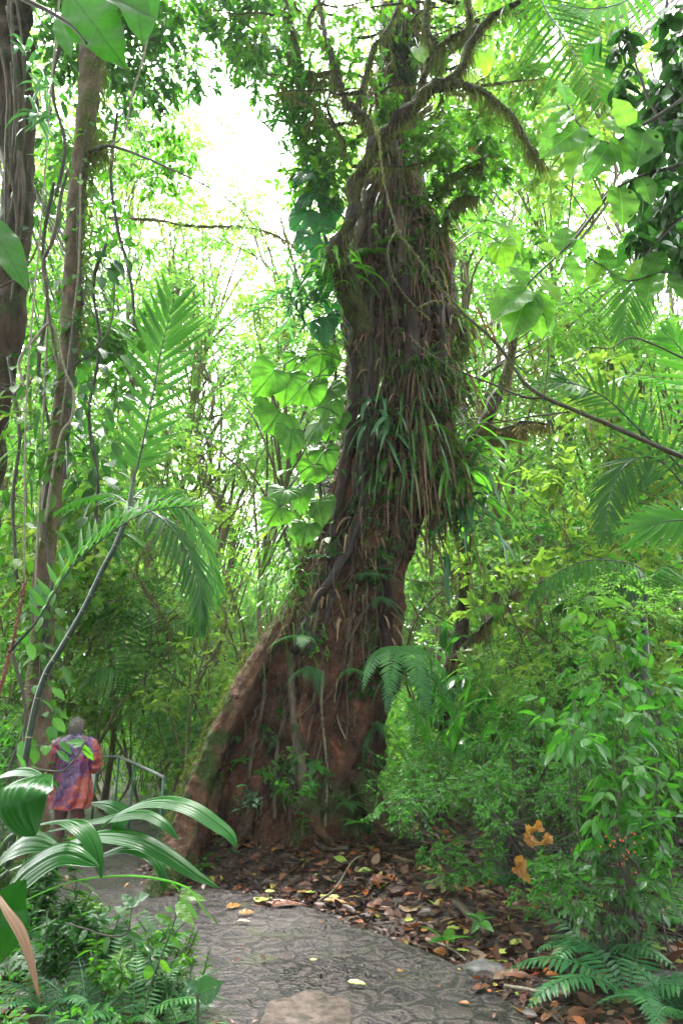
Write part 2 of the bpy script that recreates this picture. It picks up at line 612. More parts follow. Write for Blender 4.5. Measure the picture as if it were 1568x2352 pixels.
M['moss'] = leafmat('moss_fringe', (0.10, 0.12, 0.03), (0.17, 0.19, 0.05), (0.24, 0.25, 0.09), 0.4, 0.9, tboost=1.2)
M['mossb'] = leafmat('moss_brownish', (0.16, 0.13, 0.05), (0.24, 0.19, 0.08), (0.28, 0.25, 0.1), 0.45, 0.9, tboost=1.2)
M['trunk'] = barkmat('big_trunk_bark', (0.006, 0.003, 0.002), (0.105, 0.042, 0.023), (0.05, 0.075, 0.016), 0.32, 2.8, 0.8, 1.0, 0.55, 0.12, (0.42, 0.175, 0.11))
M['trunkroot'] = barkmat('strangler_root_bark', (0.006, 0.003, 0.002), (0.032, 0.014, 0.009), (0.03, 0.045, 0.009), 0.3, 7, 0.5, 1.0, 0.55, 0.03, (0.12, 0.055, 0.033))
M['buttress'] = barkmat('buttress_bark', (0.06, 0.035, 0.022), (0.13, 0.065, 0.04), (0.055, 0.09, 0.018), 0.5, 8, 0.7, 1.0, 0.65, 0.05, (0.36, 0.16, 0.10))
M['root'] = barkmat('aerial_root_bark', (0.05, 0.038, 0.028), (0.13, 0.10, 0.075), (0.06, 0.08, 0.025), 0.3, 12, 0.3, 0.6, 0.6, 0.01)
M['droot'] = barkmat('dark_root_bark', (0.008, 0.006, 0.006), (0.035, 0.026, 0.024), (0.03, 0.045, 0.015), 0.2, 10, 0.3, 0.6, 0.45, 0.015)
M['slim'] = barkmat('slender_trunk_bark', (0.07, 0.05, 0.035), (0.17, 0.115, 0.085), (0.12, 0.14, 0.035), 0.5, 9, 0.5, 0.7, 0.7, 0.02)
M['dbark'] = barkmat('dark_trunk_bark', (0.02, 0.014, 0.01), (0.085, 0.05, 0.035), (0.05, 0.07, 0.02), 0.3, 8, 0.3, 0.9, 0.7, 0.03)
M['limb'] = barkmat('mossy_limb_bark', (0.010, 0.008, 0.006), (0.045, 0.032, 0.024), (0.08, 0.10, 0.022), 0.6, 10, 0.6, 0.7, 0.7, 0.02)
M['bgbark'] = barkmat('forest_bark', (0.07, 0.058, 0.042), (0.18, 0.145, 0.105), (0.15, 0.18, 0.055), 0.6, 8, 0.4, 0.6, 0.8, 0.02)
M['twig'] = plain('twig', (0.045, 0.04, 0.028), 0.6)
M['gstem'] = plain('green_stem', (0.035, 0.075, 0.025), 0.4)
M['cane'] = plain('palm_cane', (0.014, 0.035, 0.02), 0.3)
M['canering'] = plain('palm_cane_ring', (0.28, 0.28, 0.2), 0.5)
M['vine'] = plain('pale_vine', (0.2, 0.17, 0.12), 0.6, 0, 0.4)
M['fern'] = leafmat('fern_frond', (0.03, 0.13, 0.05), (0.05, 0.19, 0.06), (0.08, 0.21, 0.06), 0.4, 0.35)
M['fernb'] = leafmat('fern_bright', (0.04, 0.17, 0.05), (0.08, 0.25, 0.07), (0.13, 0.28, 0.07), 0.45, 0.35)
M['philoblue'] = leafmat('philodendron_bluish', (0.012, 0.085, 0.03), (0.02, 0.13, 0.04), (0.035, 0.16, 0.04), 0.38, 0.3, vein=0.15)  # blue green leaf colour of the upper left climber
M['bigyellow'] = leafmat('philodendron_yellowish', (0.10, 0.24, 0.02), (0.15, 0.30, 0.03), (0.2, 0.3, 0.03), 0.55, 0.4, vein=0.2)
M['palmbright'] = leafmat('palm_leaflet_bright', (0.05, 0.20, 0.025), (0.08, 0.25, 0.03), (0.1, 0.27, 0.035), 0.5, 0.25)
M['orange'] = leafmat('orange_dead_leaf', (0.42, 0.19, 0.05), (0.45, 0.25, 0.09), (0.5, 0.34, 0.18), 0.35, 0.35, tboost=1.0)
M['redbrown'] = plain('red_brown', (0.16, 0.045, 0.03), 0.4)
M['berry'] = plain('orange_berry', (0.7, 0.13, 0.03), 0.3)
M['lime'] = plain('lime_fallen_leaf', (0.38, 0.42, 0.10), 0.4)
M['tan'] = plain('tan_fallen_leaf', (0.24, 0.16, 0.10), 0.5)
M['rust'] = plain('rust_fallen_leaf', (0.16, 0.065, 0.04), 0.35, 0, 0.4)
M['red'] = plain('red_fallen_leaf', (0.28, 0.035, 0.02), 0.35)
M['stone'] = barkmat('stone_surface', (0.07, 0.07, 0.075), (0.2, 0.19, 0.19), (0.05, 0.07, 0.03), 0.3, 9, 1, 0.5, 0.4, 0.01)
M['galv'] = plain('galvanised_tube', (0.2, 0.22, 0.22), 0.45, 0.2)
M['gpost'] = plain('green_paint', (0.015, 0.12, 0.085), 0.35)
M['skin'] = plain('skin', (0.45, 0.27, 0.2), 0.5, 0, 0.08)
M['hair'] = plain('grey_hair', (0.26, 0.23, 0.22), 0.6, 0, 0.5, 60)
M['bluecloth'] = plain('blue_cloth', (0.02, 0.10, 0.5), 0.7)
M['trouser'] = plain('rose_brown_trousers', (0.2, 0.09, 0.085), 0.8)
M['boot'] = plain('boot_leather', (0.22, 0.12, 0.07), 0.5)
mc, nt, b, out = newmat('plastic_raincoat')
tc = nt.nodes.new('ShaderNodeTexCoord')
sx = nt.nodes.new('ShaderNodeSeparateXYZ'); nt.links.new(tc.outputs['Object'], sx.inputs[0])
nz = nt.nodes.new('ShaderNodeTexNoise'); nz.inputs['Scale'].default_value = 7; nz.inputs['Detail'].default_value = 5; nz.inputs['Distortion'].default_value = 1.2
nt.links.new(tc.outputs['Object'], nz.inputs['Vector'])
ab = nt.nodes.new('ShaderNodeMath'); ab.operation = 'ABSOLUTE'; nt.links.new(sx.outputs['X'], ab.inputs[0])
m1 = nt.nodes.new('ShaderNodeMath'); m1.operation = 'MULTIPLY_ADD'; m1.inputs[1].default_value = 1.15; nt.links.new(ab.outputs[0], m1.inputs[0])
zl = nt.nodes.new('ShaderNodeMapRange'); zl.inputs['From Min'].default_value = 0.95; zl.inputs['From Max'].default_value = 0.45; zl.inputs['To Max'].default_value = 0.26
nt.links.new(sx.outputs['Z'], zl.inputs['Value'])
zad = nt.nodes.new('ShaderNodeMath'); zad.operation = 'ADD'; nt.links.new(nz.outputs['Fac'], zad.inputs[0]); nt.links.new(zl.outputs[0], zad.inputs[1])
nt.links.new(zad.outputs[0], m1.inputs[2])
rc = ramp(nt, [(0.5, (0.06, 0.02, 0.13)), (0.66, (0.2, 0.06, 0.26)), (0.76, (0.42, 0.08, 0.18)), (0.86, (0.75, 0.13, 0.07)), (1.0, (0.65, 0.2, 0.25))])
nt.links.new(m1.outputs[0], rc.inputs[0])
zs_ = nt.nodes.new('ShaderNodeMath'); zs_.operation = 'MULTIPLY_ADD'; zs_.inputs[1].default_value = 1.0; nt.links.new(sx.outputs['Z'], zs_.inputs[0])
nz2 = nt.nodes.new('ShaderNodeTexNoise'); nz2.inputs['Scale'].default_value = 10; nt.links.new(tc.outputs['Object'], nz2.inputs['Vector'])
nt.links.new(nz2.outputs['Fac'], zs_.inputs[2])

mr = nt.nodes.new('ShaderNodeMapRange'); mr.inputs['From Min'].default_value = 1.72; mr.inputs['From Max'].default_value = 1.95
mr.inputs['To Max'].default_value = 0.7
nt.links.new(zs_.outputs[0], mr.inputs['Value'])
sheen_mix = nt.nodes.new('ShaderNodeMix'); sheen_mix.data_type = 'RGBA'; sheen_mix.inputs[7].default_value = (0.42, 0.36, 0.52, 1)  # lavender-white sheen of the upper shoulders painted into the coat colour
nt.links.new(mr.outputs[0], sheen_mix.inputs[0]); nt.links.new(rc.outputs[0], sheen_mix.inputs[6]); nt.links.new(sheen_mix.outputs[2], b.inputs['Base Color'])
b.inputs['Roughness'].default_value = 0.22
b.inputs['Coat Weight'].default_value = 0.8
b.inputs['Coat Roughness'].default_value = 0.08
nb_ = nt.nodes.new('ShaderNodeTexNoise'); nb_.inputs['Scale'].default_value = 9; nb_.inputs['Detail'].default_value = 4; nb_.inputs['Distortion'].default_value = 2.5
nt.links.new(tc.outputs['Object'], nb_.inputs['Vector'])
bp = nt.nodes.new('ShaderNodeBump'); bp.inputs['Strength'].default_value = 0.7; bp.inputs['Distance'].default_value = 0.03
nt.links.new(nb_.outputs['Fac'], bp.inputs['Height']); nt.links.new(bp.outputs[0], b.inputs['Normal']); nt.links.new(bp.outputs[0], b.inputs['Coat Normal'])
M['coat'] = mc

# ------------------------------------------------------------------ terrain and path
def gz0(x, y, z=0.0):
    """where the ray through the pixel meets height z"""
    dx = (x - 784) / F
    dy = -(y - 1176) / F
    fy = cP - dy * sP
    fz = sP + dy * cP
    t = (z - CAMZ) / fz
    return A(dx * t, fy * t)


right_px = [(1500, 2700), (1340, 2440), (1240, 2352), (1140, 2270), (1040, 2205), (930, 2160), (830, 2125), (720, 2083), (600, 2052),
            (500, 2040), (420, 2046), (360, 2052), (330, 2010), (315, 1960), (285, 1915), (240, 1870), (170, 1830), (60, 1800), (-150, 1780)]
left_px = [(330, 2900), (400, 2500), (440, 2352), (420, 2300), (330, 2240), (220, 2180), (150, 2130), (100, 2080), (80, 2040), (90, 2000),
           (100, 1965), (90, 1925), (40, 1880), (-80, 1850), (-300, 1830)]
RE = spline([gz0(*p) for p in right_px], 90)
LE = spline([gz0(*p) for p in left_px], 90)
PW = np.vstack([RE, LE[::-1]])


def path_dist(x, y):
    """signed distance to the path outline, negative inside"""
    x = np.atleast_1d(np.asarray(x, float)).ravel()
    y = np.atleast_1d(np.asarray(y, float)).ravel()
    a = PW
    b = np.roll(PW, -1, 0)
    best = np.full(len(x), 1e9)
    ins = np.zeros(len(x), bool)
    for i in range(len(a)):
        e = b[i] - a[i]
        l2 = max(1e-12, e @ e)
        t = np.clip(((x - a[i][0]) * e[0] + (y - a[i][1]) * e[1]) / l2, 0, 1)
        dd = np.hypot(x - a[i][0] - t * e[0], y - a[i][1] - t * e[1])
        best = np.minimum(best, dd)
        c = (a[i][1] > y) != (b[i][1] > y)
        if abs(e[1]) > 1e-12:
            c &= x < (e[0] * (y - a[i][1]) / e[1] + a[i][0])
            ins ^= c
    return np.where(ins, -best, best)


def hgt(x, y):
    x = np.atleast_1d(np.asarray(x, float)).ravel()
    y = np.atleast_1d(np.asarray(y, float)).ravel()
    d = path_dist(x, y)
    k = ss(0.0, 0.7, d)
    far = ss(11, 26, np.hypot(x, y))
    nz = 0.05 * np.sin(x * 2.3 + 1.1 * np.sin(y * 1.7)) * np.cos(y * 1.9 + 0.4) + 0.03 * np.sin(x * 5.1 + y * 3.3)
    md = 0.30 * np.exp(-(((x + 0.5) / 2.4) ** 2 + ((y - 9.2) / 2.0) ** 2))
    rb = 0.22 * ss(1.2, 5, x) * ss(3, 6, y)
    fr = 0.5 * np.sin(x * 0.21 + 0.5) * np.cos(y * 0.17) + 0.03 * np.maximum(0, y - 14)
    return -0.05 + k * (0.07 + nz + md + rb) + far * fr * k


def H(x, y):
    return float(hgt(x, y)[0])


def G(px, py, it=6):
    """ground point under a pixel"""
    z = 0.0
    for _ in range(it):
        q = gz0(px, py, z)
        z = H(q[0], q[1])
    return A(q[0], q[1], z)


# ground sheet: fine near, coarse to the horizon
xs = np.concatenate([-np.geomspace(400, 8, 16), np.arange(-7.5, 7.51, 0.12), np.geomspace(8, 400, 16)])
ys = np.concatenate([-np.geomspace(200, 2, 10), np.arange(-1, 14.01, 0.12), np.geomspace(14.6, 600, 26)])
X, Y = np.meshgrid(xs, ys)
Z = hgt(X, Y).reshape(X.shape)
R0 = np.random.default_rng(3)
near = (np.abs(X) < 8) & (Y < 14) & (Y > -1)
pd = path_dist(X, Y).reshape(X.shape)
Z = Z + np.where(near & (pd > 0.1), R0.normal(size=X.shape) * 0.012, 0)
g = Geo()
ny, nx = X.shape
i, j = np.meshgrid(np.arange(ny - 1), np.arange(nx - 1), indexing='ij')
a = i * nx + j
g.add(np.stack([X, Y, Z], -1).reshape(-1, 3), np.stack([a, a + 1, a + nx + 1, a + nx], -1).reshape(-1, 4))
gm, nt, b, out = newmat('forest_soil')
tc = nt.nodes.new('ShaderNodeTexCoord')
n1 = nt.nodes.new('ShaderNodeTexNoise'); n1.inputs['Scale'].default_value = 5; n1.inputs['Detail'].default_value = 9
n1.inputs['Roughness'].default_value = 0.7
nt.links.new(tc.outputs['Object'], n1.inputs['Vector'])
r = ramp(nt, [(0.35, (0.012, 0.008, 0.007)), (0.55, (0.045, 0.028, 0.022)), (0.7, (0.10, 0.06, 0.045))])
nt.links.new(n1.outputs['Fac'], r.inputs[0]); nt.links.new(r.outputs[0], b.inputs['Base Color'])
b.inputs['Roughness'].default_value = 0.55
n2 = nt.nodes.new('ShaderNodeTexNoise'); n2.inputs['Scale'].default_value = 22; n2.inputs['Detail'].default_value = 8
nt.links.new(tc.outputs['Object'], n2.inputs['Vector'])
bp = nt.nodes.new('ShaderNodeBump'); bp.inputs['Strength'].default_value = 0.9; bp.inputs['Distance'].default_value = 0.03
nt.links.new(n2.outputs['Fac'], bp.inputs['Height']); nt.links.new(bp.outputs[0], b.inputs['Normal'])
tag(g.build('ground', gm), kind='structure')

# path sheet: stones pressed into wet concrete
def smooth_noise(x, y, s, o=3, z=0.0):
    return np.array([fb(a_ * s, b_ * s, z, o) for a_, b_ in zip(x.ravel(), y.ravel())]).reshape(x.shape)


g = Geo()
U = 120
nn_ = len(RE)
tt = np.linspace(0, 1, U)
# dense rows along the path
RE2, LE2 = spline(RE, 420), spline(LE, 420)
px_ = RE2[:, None] * (1 - tt)[None, :, None] + LE2[:, None] * tt[None, :, None]
jx = np.zeros(px_.shape[:2])
for e_ in (0, U - 1):
    pass
zz = 0.004 + 0.010 * np.array([mnoise.noise(Vector((p[0] * 2.2, p[1] * 2.2, 5))) for p in px_.reshape(-1, 2)]).reshape(px_.shape[:2])
edge = np.minimum(tt, 1 - tt)
zz = zz - 0.05 * (1 - ss(0.0, 0.03, edge))[None]
i, j = np.meshgrid(np.arange(419), np.arange(U - 1), indexing='ij')
a = i * U + j
g.add(np.concatenate([px_, zz[..., None]], -1).reshape(-1, 3), np.stack([a, a + 1, a + U + 1, a + U], -1).reshape(-1, 4))
pm, nt, b, out = newmat('stamped_concrete')
L = nt.links.new
tc = nt.nodes.new('ShaderNodeTexCoord')
mpn = nt.nodes.new('ShaderNodeMapping'); mpn.inputs['Scale'].default_value = (1, 1, 0)
L(tc.outputs['Object'], mpn.inputs[0])
dn = nt.nodes.new('ShaderNodeTexNoise'); dn.inputs['Scale'].default_value = 9; dn.inputs['Detail'].default_value = 4
L(mpn.outputs[0], dn.inputs['Vector'])
dm = nt.nodes.new('ShaderNodeVectorMath'); dm.operation = 'MULTIPLY_ADD'
dm.inputs[1].default_value = (0.18, 0.18, 0)
L(dn.outputs['Color'], dm.inputs[0]); L(mpn.outputs[0], dm.inputs[2])
ve = nt.nodes.new('ShaderNodeTexVoronoi'); ve.feature = 'DISTANCE_TO_EDGE'; ve.inputs['Scale'].default_value = 4.7
ve.inputs['Randomness'].default_value = 0.85
L(dm.outputs[0], ve.inputs['Vector'])
vf = nt.nodes.new('ShaderNodeTexVoronoi'); vf.feature = 'F1'; vf.inputs['Scale'].default_value = 4.7
vf.inputs['Randomness'].default_value = 0.85
L(dm.outputs[0], vf.inputs['Vector'])
pk = nt.nodes.new('ShaderNodeTexVoronoi'); pk.feature = 'F1'; pk.inputs['Scale'].default_value = 27
L(mpn.outputs[0], pk.inputs['Vector'])
pits = ramp(nt, [(0.22, (0, 0, 0)), (0.5, (1, 1, 1))])
L(pk.outputs['Distance'], pits.inputs[0])
cen = ramp(nt, [(0.24, (1, 1, 1)), (0.5, (0, 0, 0))])
L(vf.outputs['Distance'], cen.inputs[0])
pitmix = nt.nodes.new('ShaderNodeMath'); pitmix.operation = 'MULTIPLY'
inv = nt.nodes.new('ShaderNodeMath'); inv.operation = 'SUBTRACT'; inv.inputs[0].default_value = 1
L(pits.outputs[0], inv.inputs[1])
L(inv.outputs[0], pitmix.inputs[0]); L(cen.outputs[0], pitmix.inputs[1])      # 1 = pit
joint = ramp(nt, [(0.0, (1, 1, 1)), (0.10, (0, 0, 0))])
L(ve.outputs['Distance'], joint.inputs[0])
rim = ramp(nt, [(0.05, (0, 0, 0)), (0.11, (1, 1, 1)), (0.24, (0, 0, 0))])
L(ve.outputs['Distance'], rim.inputs[0])
bn = nt.nodes.new('ShaderNodeTexNoise'); bn.inputs['Scale'].default_value = 1.1; bn.inputs['Detail'].default_value = 7
bn.inputs['Roughness'].default_value = 0.6
L(mpn.outputs[0], bn.inputs['Vector'])
base = ramp(nt, [(0.32, (0.013, 0.0105, 0.013)), (0.5, (0.023, 0.0185, 0.021)), (0.68, (0.044, 0.036, 0.037))])
L(bn.outputs['Fac'], base.inputs[0])
fn = nt.nodes.new('ShaderNodeTexNoise'); fn.inputs['Scale'].default_value = 45; fn.inputs['Detail'].default_value = 6
L(mpn.outputs[0], fn.inputs['Vector'])


def mixc(fac, a_, b_, mode='MIX'):
    m_ = nt.nodes.new('ShaderNodeMix'); m_.data_type = 'RGBA'; m_.blend_type = mode
    if isinstance(fac, float):
        m_.inputs[0].default_value = fac
    else:
        L(fac, m_.inputs[0])
    for k_, s_ in ((6, a_), (7, b_)):
        if isinstance(s_, tuple):
            m_.inputs[k_].default_value = (*s_, 1)
        else:
            L(s_, m_.inputs[k_])
    return m_.outputs[2]


rimf = nt.nodes.new('ShaderNodeMath'); rimf.operation = 'MULTIPLY'; L(rim.outputs[0], rimf.inputs[0]); rimf.inputs[1].default_value = 0.6
c = mixc(rimf.outputs[0], base.outputs[0], (0.12, 0.095, 0.085))
jf = nt.nodes.new('ShaderNodeMath'); jf.operation = 'MULTIPLY'; jf.inputs[1].default_value = 0.75; L(joint.outputs[0], jf.inputs[0])
c = mixc(jf.outputs[0], c, (0.010, 0.011, 0.007))
pf = nt.nodes.new('ShaderNodeMath'); pf.operation = 'MULTIPLY'; pf.inputs[1].default_value = 0.95; L(pitmix.outputs[0], pf.inputs[0])
c = mixc(pf.outputs[0], c, (0.007, 0.006, 0.008))
fr_ = ramp(nt, [(0.3, (0.55, 0.55, 0.55)), (0.7, (1.35, 1.35, 1.35))])
L(fn.outputs['Fac'], fr_.inputs[0])
c = mixc(1.0, c, fr_.outputs[0], 'MULTIPLY')
ms = nt.nodes.new('ShaderNodeTexNoise'); ms.inputs['Scale'].default_value = 2.3; ms.inputs['Detail'].default_value = 8
L(tc.outputs['Object'], ms.inputs['Vector'])
msr = ramp(nt, [(0.58, (0, 0, 0)), (0.68, (0.6, 0.6, 0.6))])
L(ms.outputs['Fac'], msr.inputs[0])
c = mixc(msr.outputs[0], c, (0.05, 0.065, 0.022))
L(c, b.inputs['Base Color'])
rr = ramp(nt, [(0.35, (0.3,) * 3), (0.65, (0.6,) * 3)])
L(bn.outputs['Fac'], rr.inputs[0]); L(rr.outputs[0], b.inputs['Roughness']); b.inputs['Specular IOR Level'].default_value = 0.4
hgt1 = nt.nodes.new('ShaderNodeMath'); hgt1.operation = 'MULTIPLY_ADD'; hgt1.inputs[1].default_value = -0.2
L(joint.outputs[0], hgt1.inputs[0]); hgt1.inputs[2].default_value = 1
hgt2 = nt.nodes.new('ShaderNodeMath'); hgt2.operation = 'MULTIPLY_ADD'; hgt2.inputs[1].default_value = -1.1
L(pitmix.outputs[0], hgt2.inputs[0]); L(hgt1.outputs[0], hgt2.inputs[2])
hgt3 = nt.nodes.new('ShaderNodeMath'); hgt3.operation = 'MULTIPLY_ADD'; hgt3.inputs[1].default_value = 0.7
L(fn.outputs['Fac'], hgt3.inputs[0]); L(hgt2.outputs[0], hgt3.inputs[2])
bp = nt.nodes.new('ShaderNodeBump'); bp.inputs['Strength'].default_value = 0.9; bp.inputs['Distance'].default_value = 0.016
L(hgt3.outputs[0], bp.inputs['Height']); L(bp.outputs[0], b.inputs['Normal'])
tag(g.build('path', pm), kind='structure')

# pale repair patch in the path, bottom of the picture
g = Geo()
pc = gz0(700, 2345)
rp = []
n = 72
for k in range(n):
    th = 2 * math.pi * k / n
    rr_ = 1 + 0.28 * mnoise.noise(Vector((math.cos(th) * 1.7, math.sin(th) * 1.7, 3.3))) + 0.10 * mnoise.noise(Vector((math.cos(th) * 6, math.sin(th) * 6, 1)))
    rp.append((pc[0] + 0.26 * rr_ * math.cos(th), pc[1] + 0.36 * rr_ * math.sin(th)))
v = [(pc[0], pc[1], 0.0195)] + [(x, y, 0.019) for x, y in rp] + [(pc[0] + (x - pc[0]) * 1.04, pc[1] + (y - pc[1]) * 1.04, -0.01) for x, y in rp]
t = [(0, 1 + k, 1 + (k + 1) % n) for k in range(n)]
q = [(1 + k, 1 + n + k, 1 + n + (k + 1) % n, 1 + (k + 1) % n) for k in range(n)]
g.add(v, q, t)
tag(g.build('path_patch', barkmat('worn_patch', (0.06, 0.047, 0.04), (0.15, 0.115, 0.098), (0.05, 0.05, 0.035), 0.1, 18, 1, 0.5, 0.6, 0.008)), kind='structure')

# ------------------------------------------------------------------ the giant tree
R = np.random.default_rng(11)
TY = 9.0
rows = [(-420, 905, 950), (-200, 890, 960), (0, 880, 965), (200, 868, 952), (300, 862, 955), (400, 848, 962), (500, 820, 990), (600, 778, 1036), (700, 782, 1040),
        (800, 802, 1042), (900, 802, 1045), (1000, 790, 1035), (1100, 768, 1005), (1200, 738, 960), (1300, 700, 932),
        (1400, 652, 915), (1500, 606, 905), (1600, 556, 884), (1700, 512, 864), (1800, 478, 852), (1900, 452, 868), (2010, 425, 905)]
TR = []
for (y, xl, xr) in rows:
    p = P((xl + xr) / 2, y, TY)
    TR.append((p[2], p[0], (xr - xl) / 2 * mpp(y, TY)))
TR = np.array(sorted(TR))


def tsec(z):
    cx = np.interp(z, TR[:, 0], TR[:, 1])
    r_ = np.interp(z, TR[:, 0], TR[:, 2])
    return cx, r_


def flute(th, z):
    """relief of the trunk surface around the angle th at height z"""
    a = 0.05 * float(1 - ss(2.5, 7.0, z)) + 0.045
    s = th + 0.12 * z + 0.25 * math.sin(z * 0.9) + 0.5 * mnoise.noise(Vector((math.cos(th), math.sin(th), z * 0.4)))
    k = 1 + a * (0.6 * abs(math.sin(s * 3.5 + 0.7)) + 0.5 * abs(math.sin(s * 6.3 + z * 0.25)) - 0.5)
    cx_, sx_ = math.cos(th), math.sin(th)
    k += (0.13 + .09 * float(1 - ss(2, 4, z))) * fb(cx_ * 2.6, sx_ * 2.6, z * 1.1, 4) + 0.085 * fb(cx_ * 6, sx_ * 6, z * 1.9 + 9, 5)
    k += 0.025 * abs(mnoise.noise(Vector((cx_ * 22, sx_ * 22, z * 2.4))))
    return k


def TF(x, y, off=0.03):
    """point on the front of the trunk under a pixel, and its outward normal"""
    Yc = TY - 0.8
    for _ in range(8):
        p = P(x, y, Yc)
        cx, r_ = tsec(p[2])
        u = max(-0.97, min(0.97, (p[0] - cx) / r_))
        th = math.atan2(-math.sqrt(1 - u * u), u)
        Yc = TY + r_ * 0.85 * math.sin(th) * flute(th, p[2]) - off
    return P(x, y, Yc), unit(A(math.cos(th), math.sin(th), 0))


tree = thing('giant_tree', 'enormous leaning rainforest tree with flared reddish brown buttressed trunk beside the path', 'tree', (-0.6, TY, 0.2))
g = Geo()
zs = np.concatenate([np.linspace(-0.4, 6, 190), np.linspace(6.06, TR[-1, 0], 130)])
NT = 200
ths = np.linspace(0, 2 * math.pi, NT, endpoint=False)
vv = []
for z in zs:
    cx, r_ = tsec(z)
    for th in ths:
        k = flute(th, z)
        vv.append((cx + r_ * k * math.cos(th), TY + r_ * 0.85 * k * math.sin(th), z))
i, j = np.meshgrid(np.arange(len(zs) - 1), np.arange(NT), indexing='ij')
a = i * NT + j
bq = i * NT + (j + 1) % NT
g.add(vv, np.stack([a, bq, bq + NT, a + NT], -1).reshape(-1, 4))
g.build('trunk', M['trunk'], tree)


def px_tube(g, pts, Ys, wid, n=40, sides=10, wob=0.0, seed=0.0):
    """tube through pixels; wid = diameter in photo pixels"""
    if np.isscalar(Ys):
        Ys = [Ys] * len(pts)
    w3 = [P(x, y, Y) for (x, y), Y in zip(pts, Ys)]
    c = spline(w3, n)
    if np.isscalar(wid):
        wid = [wid] * len(pts)
    rr_ = [w_ / 2 * mpp(y, Y) for w_, (x, y), Y in zip(wid, pts, Ys)]
    rad = np.interp(np.linspace(0, 1, n), np.linspace(0, 1, len(rr_)), rr_)
    tube(g, c, rad, sides, wob, seed)
    return c, rad


def moss_on(g, c, rad, n, L=0.06, R=R, down=0.8, W=0.012):
    k = R.random(n) * (len(c) - 1)
    i0 = k.astype(int).clip(0, len(c) - 2)
    f = (k - i0)[:, None]
    p = c[i0] * (1 - f) + c[i0 + 1] * f
    d = rdir(R, n)
    d[:, 2] -= 0.3
    rr_ = np.interp(k, np.arange(len(c)), rad)
    pos = p + unit(d) * rr_[:, None] * 0.85
    dd = unit(d) * 0.5 + A(0, 0, -down)
    inst(g, TS, pos, dd, rdir(R, n), L * R.uniform(0.3, 1.6, n), W, 0.1)


# left buttress root, pinkish bark with moss
g = Geo()
c, rad = px_tube(g, [(668, 1400), (628, 1465), (585, 1535), (545, 1610), (505, 1690), (470, 1770), (440, 1850), (418, 1930), (395, 2000), (372, 2050), (350, 2100)],
                 [8.6, 8.35, 8.2, 8.05, 7.95, 7.85, 7.75, 7.6, 7.35, 7.15, 7.0], [30, 40, 44, 46, 46, 48, 54, 64, 70, 74, 66], 160, 26, 0.05, 3)
# knead the root: ridges and hollows
vv = g.v[0]
for k_ in range(len(vv) - 2):
    q_ = vv[k_]; ax_ = c[k_ // 26]
    th_ = (k_ % 26) / 26 * 2 * math.pi; s0 = k_ // 26 * .03
    f_ = 1 + .42 * fb(math.cos(th_) * 1.6, math.sin(th_) * 1.6, s0, 4) + .18 * fb(q_[0] * 17, q_[1] * 17, q_[2] * 9, 4)
    vv[k_] = ax_ + (q_ - ax_) * f_ * A(1.0, 1.25, 1.0)
o = g.build('buttress', M['buttress'], tree)
tag(o, 'mossy pinkish orange diagonal buttress root reaching down to the path')
# web that joins the buttress to the trunk
g = Geo()
n = 60
web = []
for k in range(n):
    f = k / (n - 1) * (len(c) - 12)
    i0 = int(f)
    p = c[i0]
    cx, r_ = tsec(p[2])
    q_ = A(cx - r_ * 0.35, TY - r_ * 0.45, p[2])
    row = []
    for m_ in range(26):
        u = m_ / 25
        s_ = p * (1 - u) + q_ * u
        s_ = s_ + A(0, -0.10 * math.sin(u * math.pi) * 0 + 0.30 * math.sin(u * math.pi), 0)
        s_[1] += 0.10 * fb(s_[0] * 3, s_[2] * 1.1, 4.0, 4) + 0.03 * fb(s_[0] * 13, s_[2] * 4, 1.0, 4)
        row.append(s_)
    web.append(row)
i, j = np.meshgrid(np.arange(n - 1), np.arange(25), indexing='ij')
a = i * 26 + j
g.add(np.array(web).reshape(-1, 3), np.stack([a, a + 1, a + 27, a + 26], -1).reshape(-1, 4))
v = np.array(web).reshape(-1, 3) + A(0, 0.12, 0)
g.add(v, np.stack([a, a + 26, a + 27, a + 1], -1).reshape(-1, 4))
g.build('buttress_web', M['trunk'], tree)

# main roots spreading at the foot
for k, (pts, Ys, wd) in enumerate([
    ([(820, 1780), (850, 1850), (900, 1900), (960, 1935)], [8.4, 8.25, 8.1, 8.0], [40, 42, 36, 14]),
    ([(700, 1800), (712, 1860), (740, 1915), (770, 1945)], [8.0, 7.9, 7.85, 7.8], [34, 34, 26, 10]),
    ([(590, 1790), (575, 1850), (560, 1905), (540, 1950)], [8.05, 7.9, 7.8, 7.7], [36, 36, 28, 10]),
    ([(500, 1800), (480, 1860), (455, 1930), (440, 1985)], [8.1, 7.9, 7.7, 7.5], [34, 36, 28, 10])]):
    g = Geo()
    px_tube(g, pts, Ys, wd, 24, 12, 0.35, k)
    g.build('root', M['trunk'], tree)

